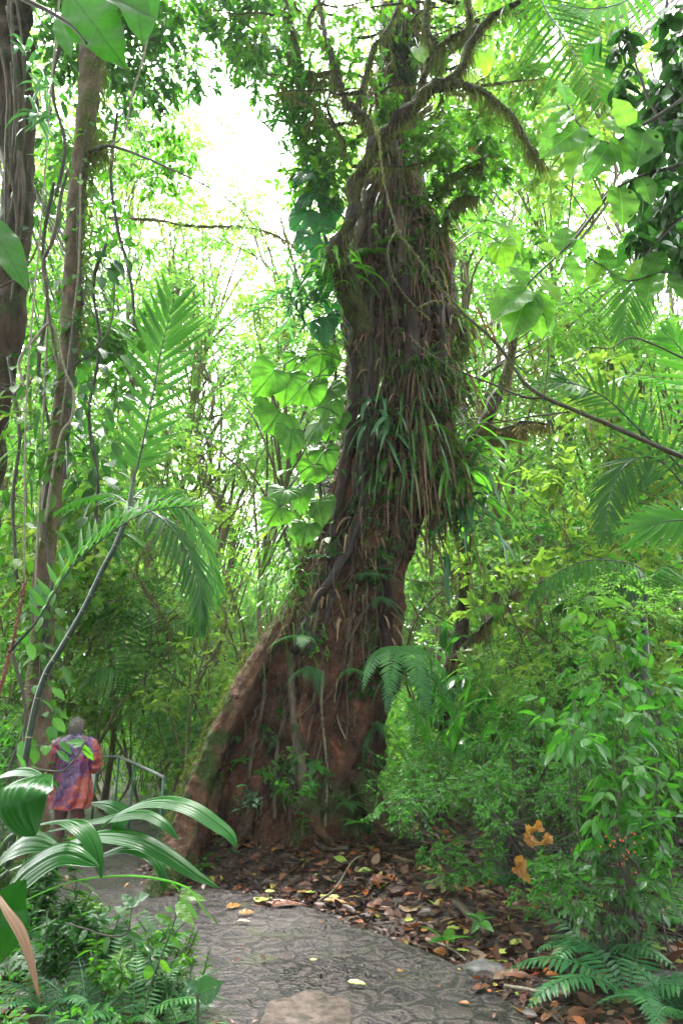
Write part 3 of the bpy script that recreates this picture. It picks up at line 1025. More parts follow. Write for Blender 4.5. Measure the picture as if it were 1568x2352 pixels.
# aerial roots and strangler stems that run down the trunk
AR = [
    ('droot', [(850, 640), (852, 720), (852, 800), (846, 880), (836, 960), (830, 1050), (832, 1130), (826, 1200), (800, 1262), (772, 1310), (740, 1360), (715, 1410), (690, 1460), (672, 1500)], [18, 19, 19, 18, 17, 17, 18, 20, 22, 24, 24, 22, 22, 22]),
    ('root', [(668, 1495), (668, 1560), (674, 1630), (682, 1700), (692, 1770), (698, 1850)], [20, 19, 19, 22, 24, 26]),
    ('root', [(655, 1640), (640, 1700), (632, 1780), (630, 1880)], [7, 9, 9, 12]),
    ('vine', [(742, 1540), (738, 1620), (745, 1700), (752, 1780), (748, 1850), (745, 1900)], [5, 6, 6, 6, 6, 7]),
    ('vine', [(775, 1560), (768, 1610), (778, 1660), (795, 1700)], [4, 4, 4, 3]),
    ('root', [(890, 640), (905, 720), (915, 800), (905, 900), (880, 1000)], [10, 12, 12, 10, 8]),
    ('trunkroot', [(800, 650), (812, 740), (818, 840), (812, 940), (800, 1040), (780, 1150), (765, 1240)], [34, 36, 34, 34, 30, 28, 22]),
    ('trunkroot', [(930, 640), (940, 720), (945, 820), (935, 920), (930, 1040), (915, 1160), (900, 1280)], [40, 40, 38, 36, 34, 30, 26]),
    ('trunkroot', [(1000, 660), (1008, 740), (1010, 830), (1005, 930), (1000, 1010)], [30, 30, 30, 28, 20]),
    ('trunkroot', [(885, 1300), (890, 1380), (888, 1470), (880, 1560), (860, 1650), (850, 1760), (845, 1880)], [26, 32, 32, 34, 34, 30, 30]),
    ('droot', [(760, 1300), (765, 1360), (750, 1420), (735, 1460), (700, 1500)], [14, 14, 12, 12, 10]),
    ('root', [(862, 330), (850, 400), (838, 470), (822, 540), (815, 620)], [22, 26, 28, 30, 30]),
    ('root', [(905, 330), (915, 420), (920, 520), (925, 620)], [22, 24, 26, 26]),
    ('vine', [(815, 1690), (812, 1740), (818, 1790), (826, 1830)], [4, 4, 4, 4]),
    ('root', [(610, 1560), (600, 1640), (580, 1720), (572, 1800)], [8, 9, 9, 10]),
    ('vine', [(845, 800), (855, 850), (838, 900), (832, 930)], [5, 5, 4, 4]),
]
for k, (mt, pts, wd) in enumerate(AR):
    g = Geo()
    w3 = [TF(x, y, 0.02 + wd[i_] * 0.5 * mpp(y, TY - 0.8))[0] for i_, (x, y) in enumerate(pts)]
    cc = spline(w3, 46)
    rad = np.interp(np.linspace(0, 1, 46), np.linspace(0, 1, len(wd)), [w_ / 2 * mpp(y, 8.2) for w_, (x, y) in zip(wd, pts)])
    tube(g, cc, rad, 10, 0.25, k * 3.1)
    g.build('aerial_root', M[mt], tree)
for k in range(90):
    y0 = R.uniform(-150, 820)
    ln = R.uniform(180, 520)
    wd0 = R.uniform(6, 24) * (1.0 if y0 > 400 else .6)
    u = R.uniform(-.92, .92)
    if y0 > 820:
        continue
    pts = []
    for s_ in range(8):
        yy = min(1900, y0 + ln * s_ / 7)
        z_ = P(800, yy, TY)[2]; cx, r_ = tsec(z_)
        u = max(-.95, min(.95, u + R.normal() * .07))
        pts.append(TF(784 + cx / mpp(yy, TY) + u * r_ / mpp(yy, TY), yy, .02 + wd0 * .25 * mpp(yy, 8.2))[0])
    g = Geo(); cc = spline(pts, 50)
    tube(g, cc, np.sin(np.linspace(.25, 2.9, 50)) ** .5 * wd0 / 2 * mpp(1000, 8.2), 9, .35, k * 1.7)
    g.build('aerial_root', M['trunkroot' if k % 3 else 'trunk'], tree)
# hair roots, many thin ones, one part
g = Geo()
for k in range(260):
    y0 = R.uniform(350, 1750) if k % 3 == 0 else R.uniform(350, 1300)
    z_ = P(800, y0, TY)[2]
    cx, r_ = tsec(z_)
    xc, hw = 784 + cx / mpp(y0, TY), r_ / mpp(y0, TY)
    x0 = xc + R.uniform(-0.9, 0.9) * hw
    ln = R.uniform(60, 260)
    pts = []
    x_ = x0
    for s_ in range(5):
        yy = y0 + ln * s_ / 4
        x_ += R.normal() * 9 - (6 if yy > 1100 else 0)
        pts.append(TF(x_, yy, 0.05 + R.random() * 0.10)[0])
    tube(g, spline(pts, 12), R.uniform(0.004, 0.011), 4)
tag(g.build('hair_roots', M['root'], tree), kind='stuff')

# mossy limbs
LB = [
    ([(850, 900), (835, 780), (812, 690), (785, 630), (772, 590), (785, 550), (808, 500), (812, 430), (835, 382), (870, 322), (912, 281), (954, 239), (990, 203), (1038, 182), (1068, 137), (1103, 66), (1145, 30), (1193, 0), (1260, -60)],
     [8.5, 8.45, 8.2, 7.95, 7.8, 7.7, 7.65, 7.6, 7.5, 7.4, 7.3, 7.2, 7.1, 7.0, 6.9, 6.8, 6.7, 6.6, 6.4],
     [20, 44, 56, 52, 46, 40, 34, 32, 30, 28, 28, 27, 26, 28, 20, 17, 15, 13, 12]),
    ([(1040, 184), (1097, 205), (1145, 239), (1187, 281), (1217, 340), (1245, 366)], [7.0, 6.8, 6.7, 6.6, 6.5, 6.5], [24, 17, 15, 14, 12, 8]),
    ([(918, 281), (955, 225), (984, 145), (1010, 108), (1040, 88), (1073, 72), (1103, 62)], [7.4, 7.4, 7.3, 7.2, 7.1, 7.0, 6.85], [18, 18, 17, 18, 17, 15, 12]),
    ([(1000, 104), (980, 70), (978, 36), (984, -20)], [7.25, 7.3, 7.4, 7.5], [14, 13, 12, 12]),
    ([(862, 345), (841, 275), (793, 233), (772, 161), (745, 72), (728, -20)], [7.5, 7.6, 7.7, 7.8, 8.0, 8.2], [26, 22, 20, 17, 15, 12]),
    ([(815, 262), (836, 190), (858, 107), (888, 66), (924, -10)], [7.7, 7.8, 7.9, 8.0, 8.2], [14, 12, 11, 10, 9]),
    ([(1000, 445), (1025, 412), (1073, 382), (1110, 360)], [8.3, 8.0, 7.8, 7.6], [9, 8, 7, 4]),
    ([(1015, 540), (1030, 480), (1055, 455), (1100, 450)], [8.4, 8.2, 8.0, 7.8], [10, 9, 8, 4]),
    ([(690, 160), (682, 110), (668, 50), (650, -20)], [8.3, 8.4, 8.5, 8.6], [12, 12, 11, 10]),
    ([(772, 161), (720, 170), (690, 160), (660, 120)], [7.8, 8.1, 8.3, 8.4], [10, 10, 9, 7]),
    ([(1068, 137), (1072, 90), (1078, 40), (1070, -20)], [6.9, 7, 7, 7.1], [12, 11, 10, 9]),
    ([(1045, 720), (1062, 760), (1058, 790), (1030, 810)], [8.9, 8.8, 8.7, 8.7], [20, 20, 16, 10]),
    ([(935, -30), (960, -120), (1040, -240), (1180, -330)], [9, 8.6, 8, 7.4], [40, 34, 26, 14]),
    ([(915, -60), (860, -180), (760, -300), (600, -420)], [9, 9.2, 9.6, 10], [40, 34, 28, 16]),
]
gm_ = Geo()
for k, (pts, Ys, wd) in enumerate(LB):
    if k:
        wd = [w_ * .8 for w_ in wd]
    g = Geo()
    c, rad = px_tube(g, pts, Ys, wd, 110, 12, 0.3, k * 2.2)
    vv = g.v[0]
    for k_ in range(len(vv) - 2):
        q_ = vv[k_]; ax_ = c[k_ // 12]
        vv[k_] = ax_ + (q_ - ax_) * (1 + .35 * fb(q_[0] * 7, q_[1] * 7, q_[2] * 7, 4)) + A(*mnoise.noise_vector(Vector(tuple(ax_ * 3)))) * .03
    # small lumps in the line of the limb
    g.build('limb', M['limb'], tree)
    moss_on(gm_, c, rad, 2600 if k == 0 else 1300, 0.06, R)
    # longer hanging tufts
    moss_on(gm_, c, rad, 420, 0.26, R, 2.0, 0.012)
# thin tangled mossy branches in the lower crown
for k in range(44):
    x, y = R.uniform(640, 1120), R.uniform(-20, 400)
    Yb = R.uniform(7.4, 9.4)
    an = R.uniform(0, 6.28); pts = [(x, y)]
    for s_ in range(5):
        an += R.normal() * .5
        pts.append((pts[-1][0] + math.cos(an) * 42, pts[-1][1] - abs(math.sin(an)) * 36 + 8))
    g = Geo(); c, rad = px_tube(g, pts, [Yb - .06 * s_ for s_ in range(6)], [R.uniform(5, 11), 6, 5, 4, 3, 2], 40, 6, .3, k)
    g.build('thin_branch', M['limb'], tree)
    moss_on(gm_, c, rad, 260, .06, R); moss_on(gm_, c, rad, 60, .2, R, 2.0, .012)
# moss on the left edge and root collar of the trunk
pp, nn2 = [], []
for k in range(5200):
    y0 = R.uniform(250, 1930)
    z_ = P(800, y0, TY)[2]
    cx, r_ = tsec(z_)
    xc, hw = 784 + cx / mpp(y0, TY), r_ / mpp(y0, TY)
    u = R.uniform(-1, 1)
    if fb(u * 2.0, y0 / 160, 2.0, 3) < 0.08:
        continue
    p_, n_ = TF(xc + u * hw * 0.99, y0, 0.0)
    pp.append(p_); nn2.append(n_)
pp, nn2 = np.array(pp), np.array(nn2)
inst(gm_, TS, pp, nn2 * 0.5 + A(0, 0, -0.8) + R.normal(size=pp.shape) * 0.3, rdir(R, len(pp)), R.uniform(0.02, 0.08, len(pp)), 0.012, 0.1)
moss_on(gm_, spline([P(x, y, Y) + A(-0.05, 0, 0.07) for x, y, Y in [(640, 1430, 8.5), (580, 1530, 8.2), (540, 1610, 8.05), (500, 1690, 7.95), (460, 1770, 7.85), (430, 1850, 7.75), (395, 1950, 7.5)]], 60), np.full(60, 0.10), 2600, 0.035, R, 0.3)
tag(gm_.build('moss', M['moss'], tree, False), kind='stuff')

# crown overhead: leafy clumps at the ends of the limbs
gl, gs_ = Geo(), Geo()
cs, rs = [], []
for (x, y, Y, r_) in [(700, -40, 8.6, .9), (640, 60, 8.6, .8), (590, 130, 9, .8), (520, 60, 9.5, .9), (760, 60, 8, .55), (800, 150, 8, .5), (850, 30, 8.3, .6), (1180, -60, 6.6, .7),
                      (1250, -120, 6.6, .9), (700, 240, 8.6, .5), (745, 300, 8.3, .45), (780, 360, 8.1, .45), (720, 370, 8.4, .45), (755, 420, 8.2, .45), (1050, -100, 7.2, .8),
                      (1000, 100, 8, .4), (1010, 480, 8.3, .45), (1060, 410, 8, .4), (1120, 380, 7.7, .35), (700, 430, 8.6, .45), (400, 0, 10, .9), (450, 100, 10, .8),
                      (960, 330, 8.0, .4), (1020, 330, 7.8, .4), (880, 250, 7.8, .35), (1110, 300, 7.5, .35)]:
    cs.append(P(x, y, Y)); rs.append(r_)
foliage(gl, gs_, cs, rs, 26, 8, 0.14, R, TO4, 0.42, 0.8, 0.5)
gl.join(gs_, M['twig']); gl.build('crown', M['mid'], tree)

# clinging greenery that covers much of the bark
gcl = Geo(); gcs = Geo()
cs, rs = [], []
for k in range(900):
    y0 = R.uniform(60, 1900); u = R.uniform(-1, 1)
    dens = fb(u * 2.2, y0 / 140, 7.0, 3) + (.25 if y0 < 700 else 0) + (.2 * u if y0 < 1400 else -.12)
    if dens < .12:
        continue
    z_ = P(800, y0, TY)[2]; cx, r_ = tsec(z_)
    cs.append(TF(784 + cx / mpp(y0, TY) + u * .98 * r_ / mpp(y0, TY), y0, .05)[0]); rs.append(R.uniform(.08, .2))
foliage(gcl, gcs, cs, rs, 7, 6, .065, R, TL3, .42, .9, .6, 1.0, .003)
gcl.join(gcs, M['twig'])
tag(gcl.build('clinging_greenery', M['dark']), 'small clinging plants growing over the bark of the giant tree', kind='stuff')
gcl = Geo(); cs = [c_ + R.normal(size=3) * .15 for c_ in cs[::2]]
foliage(gcl, None, cs, .14, 6, 6, .045, R, TL3, .42, .9, .6, 1.0, .003)
tag(gcl.build('clinging_sprigs', M['mid']), 'lighter little sprigs among the clinging plants on the trunk', kind='stuff')

# dead strips, fibres and leaf rubbish caught all over the trunk
g1, g2 = Geo(), Geo()
bp_, bd_ = [], []
for k in range(900):
    y0 = R.uniform(250, 1480); u = R.uniform(-.98, .98)
    if fb(u * 2.5, y0 / 120, 3.0, 3) + .22 * u < .02:
        continue
    z_ = P(800, y0, TY)[2]; cx, r_ = tsec(z_)
    p_, n_ = TF(784 + cx / mpp(y0, TY) + u * r_ / mpp(y0, TY), y0, R.uniform(.03, .12)); bp_.append(p_); bd_.append(n_ * .8 + A(0, 0, .15) + R.normal(size=3) * .35)
bp_, bd_ = np.array(bp_), np.array(bd_); nb = len(bp_)
straps(g1, bp_, bd_, R.uniform(.12, .5, nb), R.uniform(.008, .035, nb), R.uniform(1.2, 3, nb), 7, twist=R.uniform(-2.5, 2.5, nb))
tag(g1.build('hanging_debris', M['dead'], tree), kind='stuff')

# dark nest of epiphytes on the upper left, long strap plants, ferns: each its own thing
def epi_strap(x, y, label, n, L, W, droop, off=0.05, matk='strap', dead=0.0, cat='epiphyte', up=0.6, wy=None, name='strap_leaved_epiphyte', group=None, spread=1.0, rng=None, wid=0.0):
    Rr = rng or R
    if wy is None:
        p, nrm = TF(x, y, off)
    else:
        p, nrm = P(x, y, wy), A(0, -1, 0)
    n = int(n * 1.7)
    t = thing(name, label, cat, p, group)
    az = Rr.normal(size=(n, 3)) * spread
    az[:, 2] = np.abs(az[:, 2]) * up
    d = unit(nrm * 0.7 + az)
    base = p + Rr.normal(size=(n, 3)) * A(wid, 0.02, 0.03 + wid * 1.9)
    nd = int(n * dead)
    g1, g2 = Geo(), Geo()
    LL = L * Rr.uniform(0.3, 1.25, n)
    WW = W * Rr.uniform(0.6, 1.2, n)
    dr = droop * Rr.uniform(0.6, 1.5, n)
    if nd:
        straps(g2, base[:nd], d[:nd] * A(0.7, 0.7, 0.2), LL[:nd] * 1.05, WW[:nd] * 0.8, dr[:nd] * 2.5 + 1.0, 9, twist=Rr.uniform(-2.2, 2.2, nd))
        g2.build('dead_leaves', M['dead'], t)
    straps(g1, base[nd:], d[nd:], LL[nd:], WW[nd:], dr[nd:], 9, twist=Rr.uniform(-0.5, 0.5, n - nd))
    g1.build('leaves', M[matk], t)
    return t


epi_strap(965, 850, 'fresh grassy rosette of narrow arching leaves on the front of the giant trunk', 60, 0.75, 0.022, 0.9, dead=0.3)
epi_strap(1010, 900, 'shaggy curtain of drooping leaves at the right trunk edge, beside the grassy rosette', 80, .75, 0.034, 1.4, dead=0.5, wid=0.2)
epi_strap(960, 985, 'long tuft of half dead strap leaves hanging down the middle right of the trunk', 120, 1.0, 0.038, 2.0, dead=0.6, wid=0.2)
epi_strap(880, 985, 'glossy bluish strap plant draped across the middle of the trunk', 26, 0.75, 0.075, 1.3, matk='blue', wid=0.08)
epi_strap(1000, 1110, 'lowest brown and green strap curtain hanging past the right side of the trunk', 120, .9, 0.04, 1.7, dead=0.5, wid=0.2)
epi_strap(1035, 1060, 'wide bladed plant with glossy leaves arching off the right side of the trunk', 34, 1.1, 0.085, 1.0, matk='mid', wid=0.15, wy=8.7)
epi_strap(1060, 1160, 'broad leaved arching plant with pale shining tips, low on the right of the trunk', 30, 1.0, 0.08, 1.2, matk='blue', wid=0.15, wy=8.7)
epi_strap(1040, 880, 'narrow leaved drooping plant high on the right flank of the trunk', 40, 0.9, 0.05, 1.2, matk='mid', wid=0.1, wy=8.8, dead=0.3)
epi_strap(1060, 760, 'thin hanging plant beneath the short broken limb on the right', 34, 0.8, 0.05, 1.6, matk='mid', dead=0.5, wid=0.1, wy=8.8)
epi_strap(905, 420, 'brown shaggy skirt of dead straps around the upper trunk', 120, 0.7, 0.03, 2.0, dead=0.85, wid=0.12, off=.12)
epi_strap(990, 540, 'dark messy fringe of straps where the trunk widens on the right', 110, 0.7, 0.03, 1.8, dead=0.65, wid=0.18, off=.12)
epi_strap(935, 600, 'small tangle of thin leaves just under the dark limb fork', 60, 0.6, 0.025, 1.8, dead=0.5, wid=0.15)
epi_strap(880, 200, 'topmost brown skirt of dead straps below the top edge', 110, .8, 0.035, 2.0, dead=0.8, wid=0.1, off=.12)
epi_strap(945, 90, 'dry rosette with long brown straps at the top of the trunk', 80, 0.9, 0.04, 1.6, dead=0.6, wid=0.2)
epi_strap(690, 255, 'dark bushy epiphyte clump on the upper left branch against the bright sky', 130, 0.55, 0.05, 0.8, matk='dark', wid=0.2, wy=8.3, spread=1.4)
epi_strap(690, 690, 'dense spray of narrow shining leaves leaning out from the left of the trunk', 46, 1.0, 0.05, 1.1, matk='blue', wid=0.15, wy=8.4, spread=1.3)
epi_strap(760, 620, 'drooping narrow leaves beside the dark limb, left edge of the trunk', 36, 0.8, 0.045, 1.4, matk='mid', wid=0.1, wy=8.0, spread=1.2)
epi_strap(690, 1310, 'grassy tuft with trailing blades on the left shoulder of the flared trunk', 70, 0.6, 0.016, 1.2, matk='mid', wid=0.15, dead=0.2)
epi_strap(640, 1370, 'wispy grass on the top of the left buttress', 70, 0.7, 0.014, 1.3, matk='mid', wid=0.15, wy=8.4, dead=0.25)
epi_strap(875, 1090, 'small tuft of wet green tongues on the trunk centre', 24, 0.5, 0.05, 2.0, matk='strap', wid=0.08)


def fern(x, y, label, n, L, wy=None, off=0.05, mat='fern', W=0.02, np_=13, sub=7, lean=None, group=None, name='fern', elev=0.45, droop=0.5, ground=False, rng=None, spread=1.0, wf=0.42):
    Rr = rng or R
    if ground:
        p = G(x, y); nrm = A(0, -0.2, 0.6)
    elif wy is None:
        p, nrm = TF(x, y, off)
    else:
        p, nrm = P(x, y, wy), A(0, -0.6, 0.1)
    t = thing(name, label, 'fern', p, group)
    for k in range(n):
        az = 2 * math.pi * (k + Rr.uniform(-.3, .3)) / n
        d = A(math.cos(az), math.sin(az) * 0.8, 0) * spread + nrm * 1.0
        if lean is not None:
            d = d * 0.7 + A(*lean)
        d = unit(d * A(1, 1, 0.5) + A(0, 0, elev))
        LL = L * Rr.uniform(0.7, 1.1)
        pts, q_, dd = [p], p.copy(), d.copy()
        for s_ in range(6):
            q_ = q_ + dd * LL / 6
            dd = unit(dd + A(0, 0, -droop * 0.35))
            pts.append(q_)
        g = Geo()
        N = unit(np.cross(np.cross(d, UP), d))
        frond(g, g, pts, np_, LL * wf * 0.7, LL * (0.05 if sub else .034), N, 80, 50, 0.1, 0.1,
              prof=lambda u: (0.5 + 0.5 * min(1, u * 5)) * (1 - u) ** 0.75 + 0.04, r0=0.006, sub=sub, R=Rr)
        g.build('frond', M[mat], t)
    return t


fern(760, 1285, 'blue green fern on the trunk where the dark root crosses it', 6, 0.42, mat='blue')
fern(850, 1320, 'bushy fern under the hanging straps in the middle of the trunk', 7, 0.5, mat='fern', elev=0.1)
fern(870, 1370, 'drooping fern just below the bushy fern, hanging down the trunk', 4, 0.45, mat='fern', elev=-0.4)
fern(690, 1460, 'pair of fern fronds sprouting from the bend of the dark root', 5, 0.52, mat='fernb', elev=0.0)
fern(712, 1530, 'fern hanging from the dark root over the reddish bark', 4, 0.42, mat='fern', elev=-0.4)
fern(805, 1535, 'light green fern with spread fronds above the lower trunk', 5, 0.36, mat='fernb', elev=-0.1)
fern(848, 1650, 'narrow fern hanging down the right edge of the lower trunk', 4, 0.5, mat='fern', elev=-0.5)
fern(545, 1690, 'small fern on the reddish bark beside the buttress', 4, 0.26, mat='fernb', elev=0.0)
fern(790, 1845, 'small bright fern at the foot of the trunk', 7, 0.30, mat='fernb', elev=0.3)
fern(915, 1490, 'large arching fern growing at the right of the lower trunk', 6, .85, wy=8.0, mat='fernb', elev=0.1, droop=1.3, sub=0, np_=22)
fern(935, 1530, 'second tall fern behind the large arching one, fronds hanging to the shrub', 5, .95, wy=8.2, mat='fern', elev=-0.1, droop=1.3, sub=0, np_=22)
fern(1075, 1085, 'feathery fern among the strap leaves off the right side of the trunk', 6, 0.5, wy=8.5, mat='fernb', elev=0.2)
fern(850, 590, 'ferny spray hanging over the pale upper trunk', 7, 0.5, mat='mid', elev=0.0)
fern(905, 560, 'ferny tuft under the brown skirt of straps', 6, 0.45, mat='mid', elev=0.0)

# little leafy seedlings on and at the foot of the trunk
def seedling(x, y, label, n, L, where='trunk', mat='emerald', ratio=0.38, h=0.12, stems=1, group=None, wy=None, rng=None, name='seedling', T=TO, cat='seedling'):
    Rr = rng or R
    if where == 'trunk':
        p, nrm = TF(x, y, 0.02)
        ax = unit(nrm * 0.7 + A(0, 0, 0.8))
    elif wy:
        p = P(x, y, wy); ax = A(0, 0, 1.0)
    else:
        p = G(x, y); ax = A(0, 0, 1.0)
    t = thing(name, label, cat, p, group)
    gl, gs_ = Geo(), Geo()
    for s_ in range(stems):
        sx = unit(ax + Rr.normal(size=3) * (0.12 if stems == 1 else 0.35))
        hh = h * Rr.uniform(0.7, 1.15)
        b0 = p + Rr.normal(size=3) * A(1, 1, 0) * (0.0 if stems == 1 else 0.05)
        bend = Rr.normal(size=3) * 0.1 * hh
        cc = spline([b0 - ax * 0.02, b0 + sx * hh * 0.5 + bend, b0 + sx * hh], 8)
        tube(gs_, cc, np.linspace(0.006, 0.003, 8) * (1 + h), 5)
        lev = max(1, int(round(n / 5)))
        for q_ in range(n):
            az = 2 * math.pi * q_ * 0.382 + Rr.uniform(-.3, .3) + s_
            fr = 1 - 0.6 * (q_ / n) if lev > 1 else 1
            pos = cc[min(7, int(fr * 7))]
            u1 = unit(np.cross(sx, A(0.3, 0.9, 0.1)))
            u2 = np.cross(sx, u1)
            d = u1 * math.cos(az) + u2 * math.sin(az) + sx * Rr.uniform(-0.1, 0.5)
            inst(gl, T, pos, d, sx + Rr.normal(size=3) * 0.2, L * Rr.uniform(0.7, 1.1), L * ratio, 0.22)
    gs_.build('stem', M['gstem'], t)
    gl.build('leaves', M[mat], t)
    return t


seedling(562, 1760, 'glossy five leaved seedling on the bark right of the buttress', 5, 0.15)
seedling(680, 1748, 'light seedling sprouting from the big vertical aerial root', 5, 0.17, mat='bright')
seedling(722, 1775, 'wide leaved seedling on the lower trunk beside the vertical aerial root', 7, 0.2)
seedling(608, 1795, 'small seedling on the dark bark between the two roots', 6, 0.13)
seedling(510, 1765, 'seedling clinging in the dark fold next to the buttress', 6, 0.14)
seedling(528, 1700, 'thin tuft seedling high on the fold by the buttress', 5, 0.12)
seedling(575, 1620, 'single long leaf sticking out of the bark below the root bend', 1, 0.24, mat='palm', ratio=0.25)
seedling(680, 1860, 'bushy plant at the foot of the vertical aerial root', 16, 0.13, h=0.4, stems=3, where='g', wy=7.65)
seedling(590, 1880, 'bluish glossy plant at the trunk foot, left of the bushy one', 14, 0.14, h=0.3, stems=2, where='g', wy=7.6, mat='blue')
seedling(695, 1915, 'drooping leaved sprout in the litter beneath the bushy plant', 8, 0.13, h=0.18, stems=1, where='g', wy=7.6, mat='emerald')
seedling(820, 1915, 'five leaved emerald seedling standing in the litter under the trunk', 6, 0.2, h=0.12, where='g', wy=7.6, mat='emerald')

# ------------------------------------------------------------------ philodendrons on the giant tree
def philo(base, name, label, leaves, mat, Yb, wave=0.1, stemw=0.010, group=None):
    """leaves: (joint x, joint y, Y, tip x, tip y, width px, mat, attach x, attach y)"""
    t = thing(name, label, 'climber', P(*base, Yb))
    for (x, y, Y, tx, ty, wd, mk, ax, ay, aY) in leaves:
        p = P(x, y, Y); tip = P(tx, ty, Y - R.uniform(0.0, 0.25))
        L_ = np.linalg.norm(tip - p)
        g = Geo()
        inst(g, TH, p, tip - p, A(R.normal() * .5, -1.0, 0.35 + R.normal() * .45), L_ * R.uniform(.62, .98), wd * mpp(y, Y) * R.uniform(.62, .92), R.uniform(.05, .3))
        g.holes(R.uniform(0, .035), R)
        lf = g.build('leaf_blade', M[mk], t)
        g = Geo()
        a0 = P(ax, ay, aY)
        mid = (a0 + p) / 2 + A(0, -0.1, 0.10 + 0.08 * np.linalg.norm(a0 - p))
        tube(g, spline([a0, mid, p], 14), np.linspace(stemw, stemw * 0.6, 14), 6)
        g.build('leaf_stalk', M['gstem'], t)
    return t


philo((790, 900), 'climbing_philodendron', 'climber with huge bright heart shaped leaves at the left of the giant trunk', [
    (x, y, Y, tx, ty, wd, 'philo', ax, ay, aY) for (x, y, Y, tx, ty, wd, m_, ax, ay, aY) in [
    (630, 852, 7.9, 585, 908, 135, '', 800, 830, 8.4), (660, 862, 8.1, 655, 945, 130, '', 800, 835, 8.4),
    (640, 948, 7.8, 598, 1016, 140, '', 800, 870, 8.4), (706, 890, 8.3, 735, 955, 115, '', 800, 860, 8.4),
    (668, 990, 7.7, 672, 1075, 98, 'p', 790, 960, 8.4), (735, 970, 8.2, 700, 1032, 115, '', 795, 930, 8.4),
    (740, 815, 8.3, 735, 905, 115, '', 800, 800, 8.4), (752, 900, 8.4, 765, 975, 95, '', 800, 880, 8.4),
    (760, 795, 8.4, 772, 870, 85, '', 805, 780, 8.4), (655, 1125, 8.1, 608, 1172, 120, '', 775, 1080, 8.5),
    (690, 1125, 8.2, 680, 1195, 110, '', 770, 1090, 8.5), (720, 1075, 8.2, 690, 1122, 105, '', 780, 1050, 8.5),
    (640, 1165, 8.0, 598, 1225, 105, '', 760, 1120, 8.5), (735, 1150, 8.3, 740, 1212, 95, '', 765, 1120, 8.5),
    (705, 1205, 8.3, 690, 1262, 90, '', 750, 1180, 8.5), (742, 1035, 8.3, 760, 1092, 90, '', 780, 1010, 8.5),
    (772, 955, 8.4, 745, 1012, 85, '', 795, 930, 8.5), (690, 820, 8.5, 660, 870, 90, '', 800, 800, 8.5)]], None, 8.5)
philo((790, 560), 'climbing_philodendron', 'bluish climber with overlapping heart leaves at the upper left of the trunk', [
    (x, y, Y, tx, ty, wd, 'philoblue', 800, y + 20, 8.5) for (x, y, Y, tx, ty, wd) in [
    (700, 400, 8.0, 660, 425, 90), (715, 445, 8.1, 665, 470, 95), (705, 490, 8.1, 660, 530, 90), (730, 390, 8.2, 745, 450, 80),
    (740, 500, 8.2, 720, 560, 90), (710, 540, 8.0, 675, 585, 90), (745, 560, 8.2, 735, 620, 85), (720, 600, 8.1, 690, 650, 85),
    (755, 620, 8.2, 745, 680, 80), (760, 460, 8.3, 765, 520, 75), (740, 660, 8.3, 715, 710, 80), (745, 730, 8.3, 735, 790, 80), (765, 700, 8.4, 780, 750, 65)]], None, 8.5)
philo((1060, 560), 'climbing_philodendron', 'yellow green climber with a few heart leaves at the upper right of the trunk', [
    (1150, 560, 8.4, 1165, 640, 95, 'bigyellow', 1040, 570, 8.8), (1165, 520, 8.6, 1205, 580, 80, 'bigyellow', 1040, 560, 8.8),
    (1110, 120, 8.6, 1120, 180, 60, 'bigyellow', 1000, 160, 8.8), (960, 110, 7.8, 985, 150, 45, 'bigyellow', 940, 130, 8.5), (1080, 170, 8.4, 1100, 230, 60, 'bigyellow', 960, 200, 8.8)], None, 8.8)
t = thing('dead_leaf', 'large orange dead leaf hanging in the tree, right of the upper trunk', 'leaf', P(1105, 352, 7.6))
g = Geo(); inst(g, TOB, P(1075, 345, 7.6), A(1, 0, -0.15), A(0, -1, .3), 72 * mpp(350, 7.6), 40 * mpp(350, 7.6), 0.2)
g.build('leaf_blade', M['orange'], t)

# ------------------------------------------------------------------ slender mossy tree on the left
slim = thing('slender_tree', 'slender mossy reddish tree with climbing vines at the left', 'tree', G(70, 2010))
g = Geo()
sp = [(60, 2100, 84), (70, 2010, 74), (76, 1850, 64), (80, 1720, 60), (90, 1600, 54), (98, 1454, 46), (100, 1333, 48), (113, 1213, 42), (125, 1092, 43), (140, 971, 42), (154, 850, 40), (165, 714, 42), (171, 571, 38), (179, 428, 38), (192, 333, 42), (208, 190, 48), (207, 100, 40), (235, 0, 36), (262, -160, 30), (280, -400, 22)]
sY = [6.95 + 0.0 * k for k in range(len(sp))]
sc_, sr_ = px_tube(g, [(x, y) for x, y, w_ in sp], sY, [w_ for x, y, w_ in sp], 170, 20, 0.16, 4)
g.build('trunk', M['slim'], slim)
g = Geo()
moss_on(g, sc_, sr_, 6500, 0.05, R, 0.9, 0.010)
kk = (sc_[:, 2] > P(160, 800, 6.95)[2]) & (sc_[:, 2] < P(160, 0, 6.95)[2])
moss_on(g, sc_[kk] + A(0.10, 0, 0), sr_[kk], 3500, 0.10, R, 1.4, 0.010)
cl = P(225, 345, 6.95)
pts = cl + R.normal(size=(900, 3)) * A(.14, .08, .08)
inst(g, TS, pts, R.normal(size=(900, 3)) * .3 + A(0, 0, -1), rdir(R, 900), R.uniform(.04, .16, 900), .012)
tag(g.build('moss', M['moss'], slim, False), kind='stuff')
g = Geo()
c, rad = px_tube(g, [(188, 350), (215, 345), (257, 336), (333, 362), (400, 392), (470, 425), (540, 470), (600, 535)], [6.9, 6.85, 6.8, 6.6, 6.5, 6.4, 6.3, 6.2], [16, 12, 8, 6, 5, 4, 3, 2], 50, 7, 0.2)
g.build('branch', M['twig'], slim)
gl, gs_ = Geo(), Geo()
cs = [P(x, y, 7.2) for x, y in [(290, -60), (240, -90), (180, -60), (330, -120), (120, -80), (380, -60)]]
foliage(gl, gs_, cs, 0.7, 30, 8, 0.15, R, TO4, 0.45)
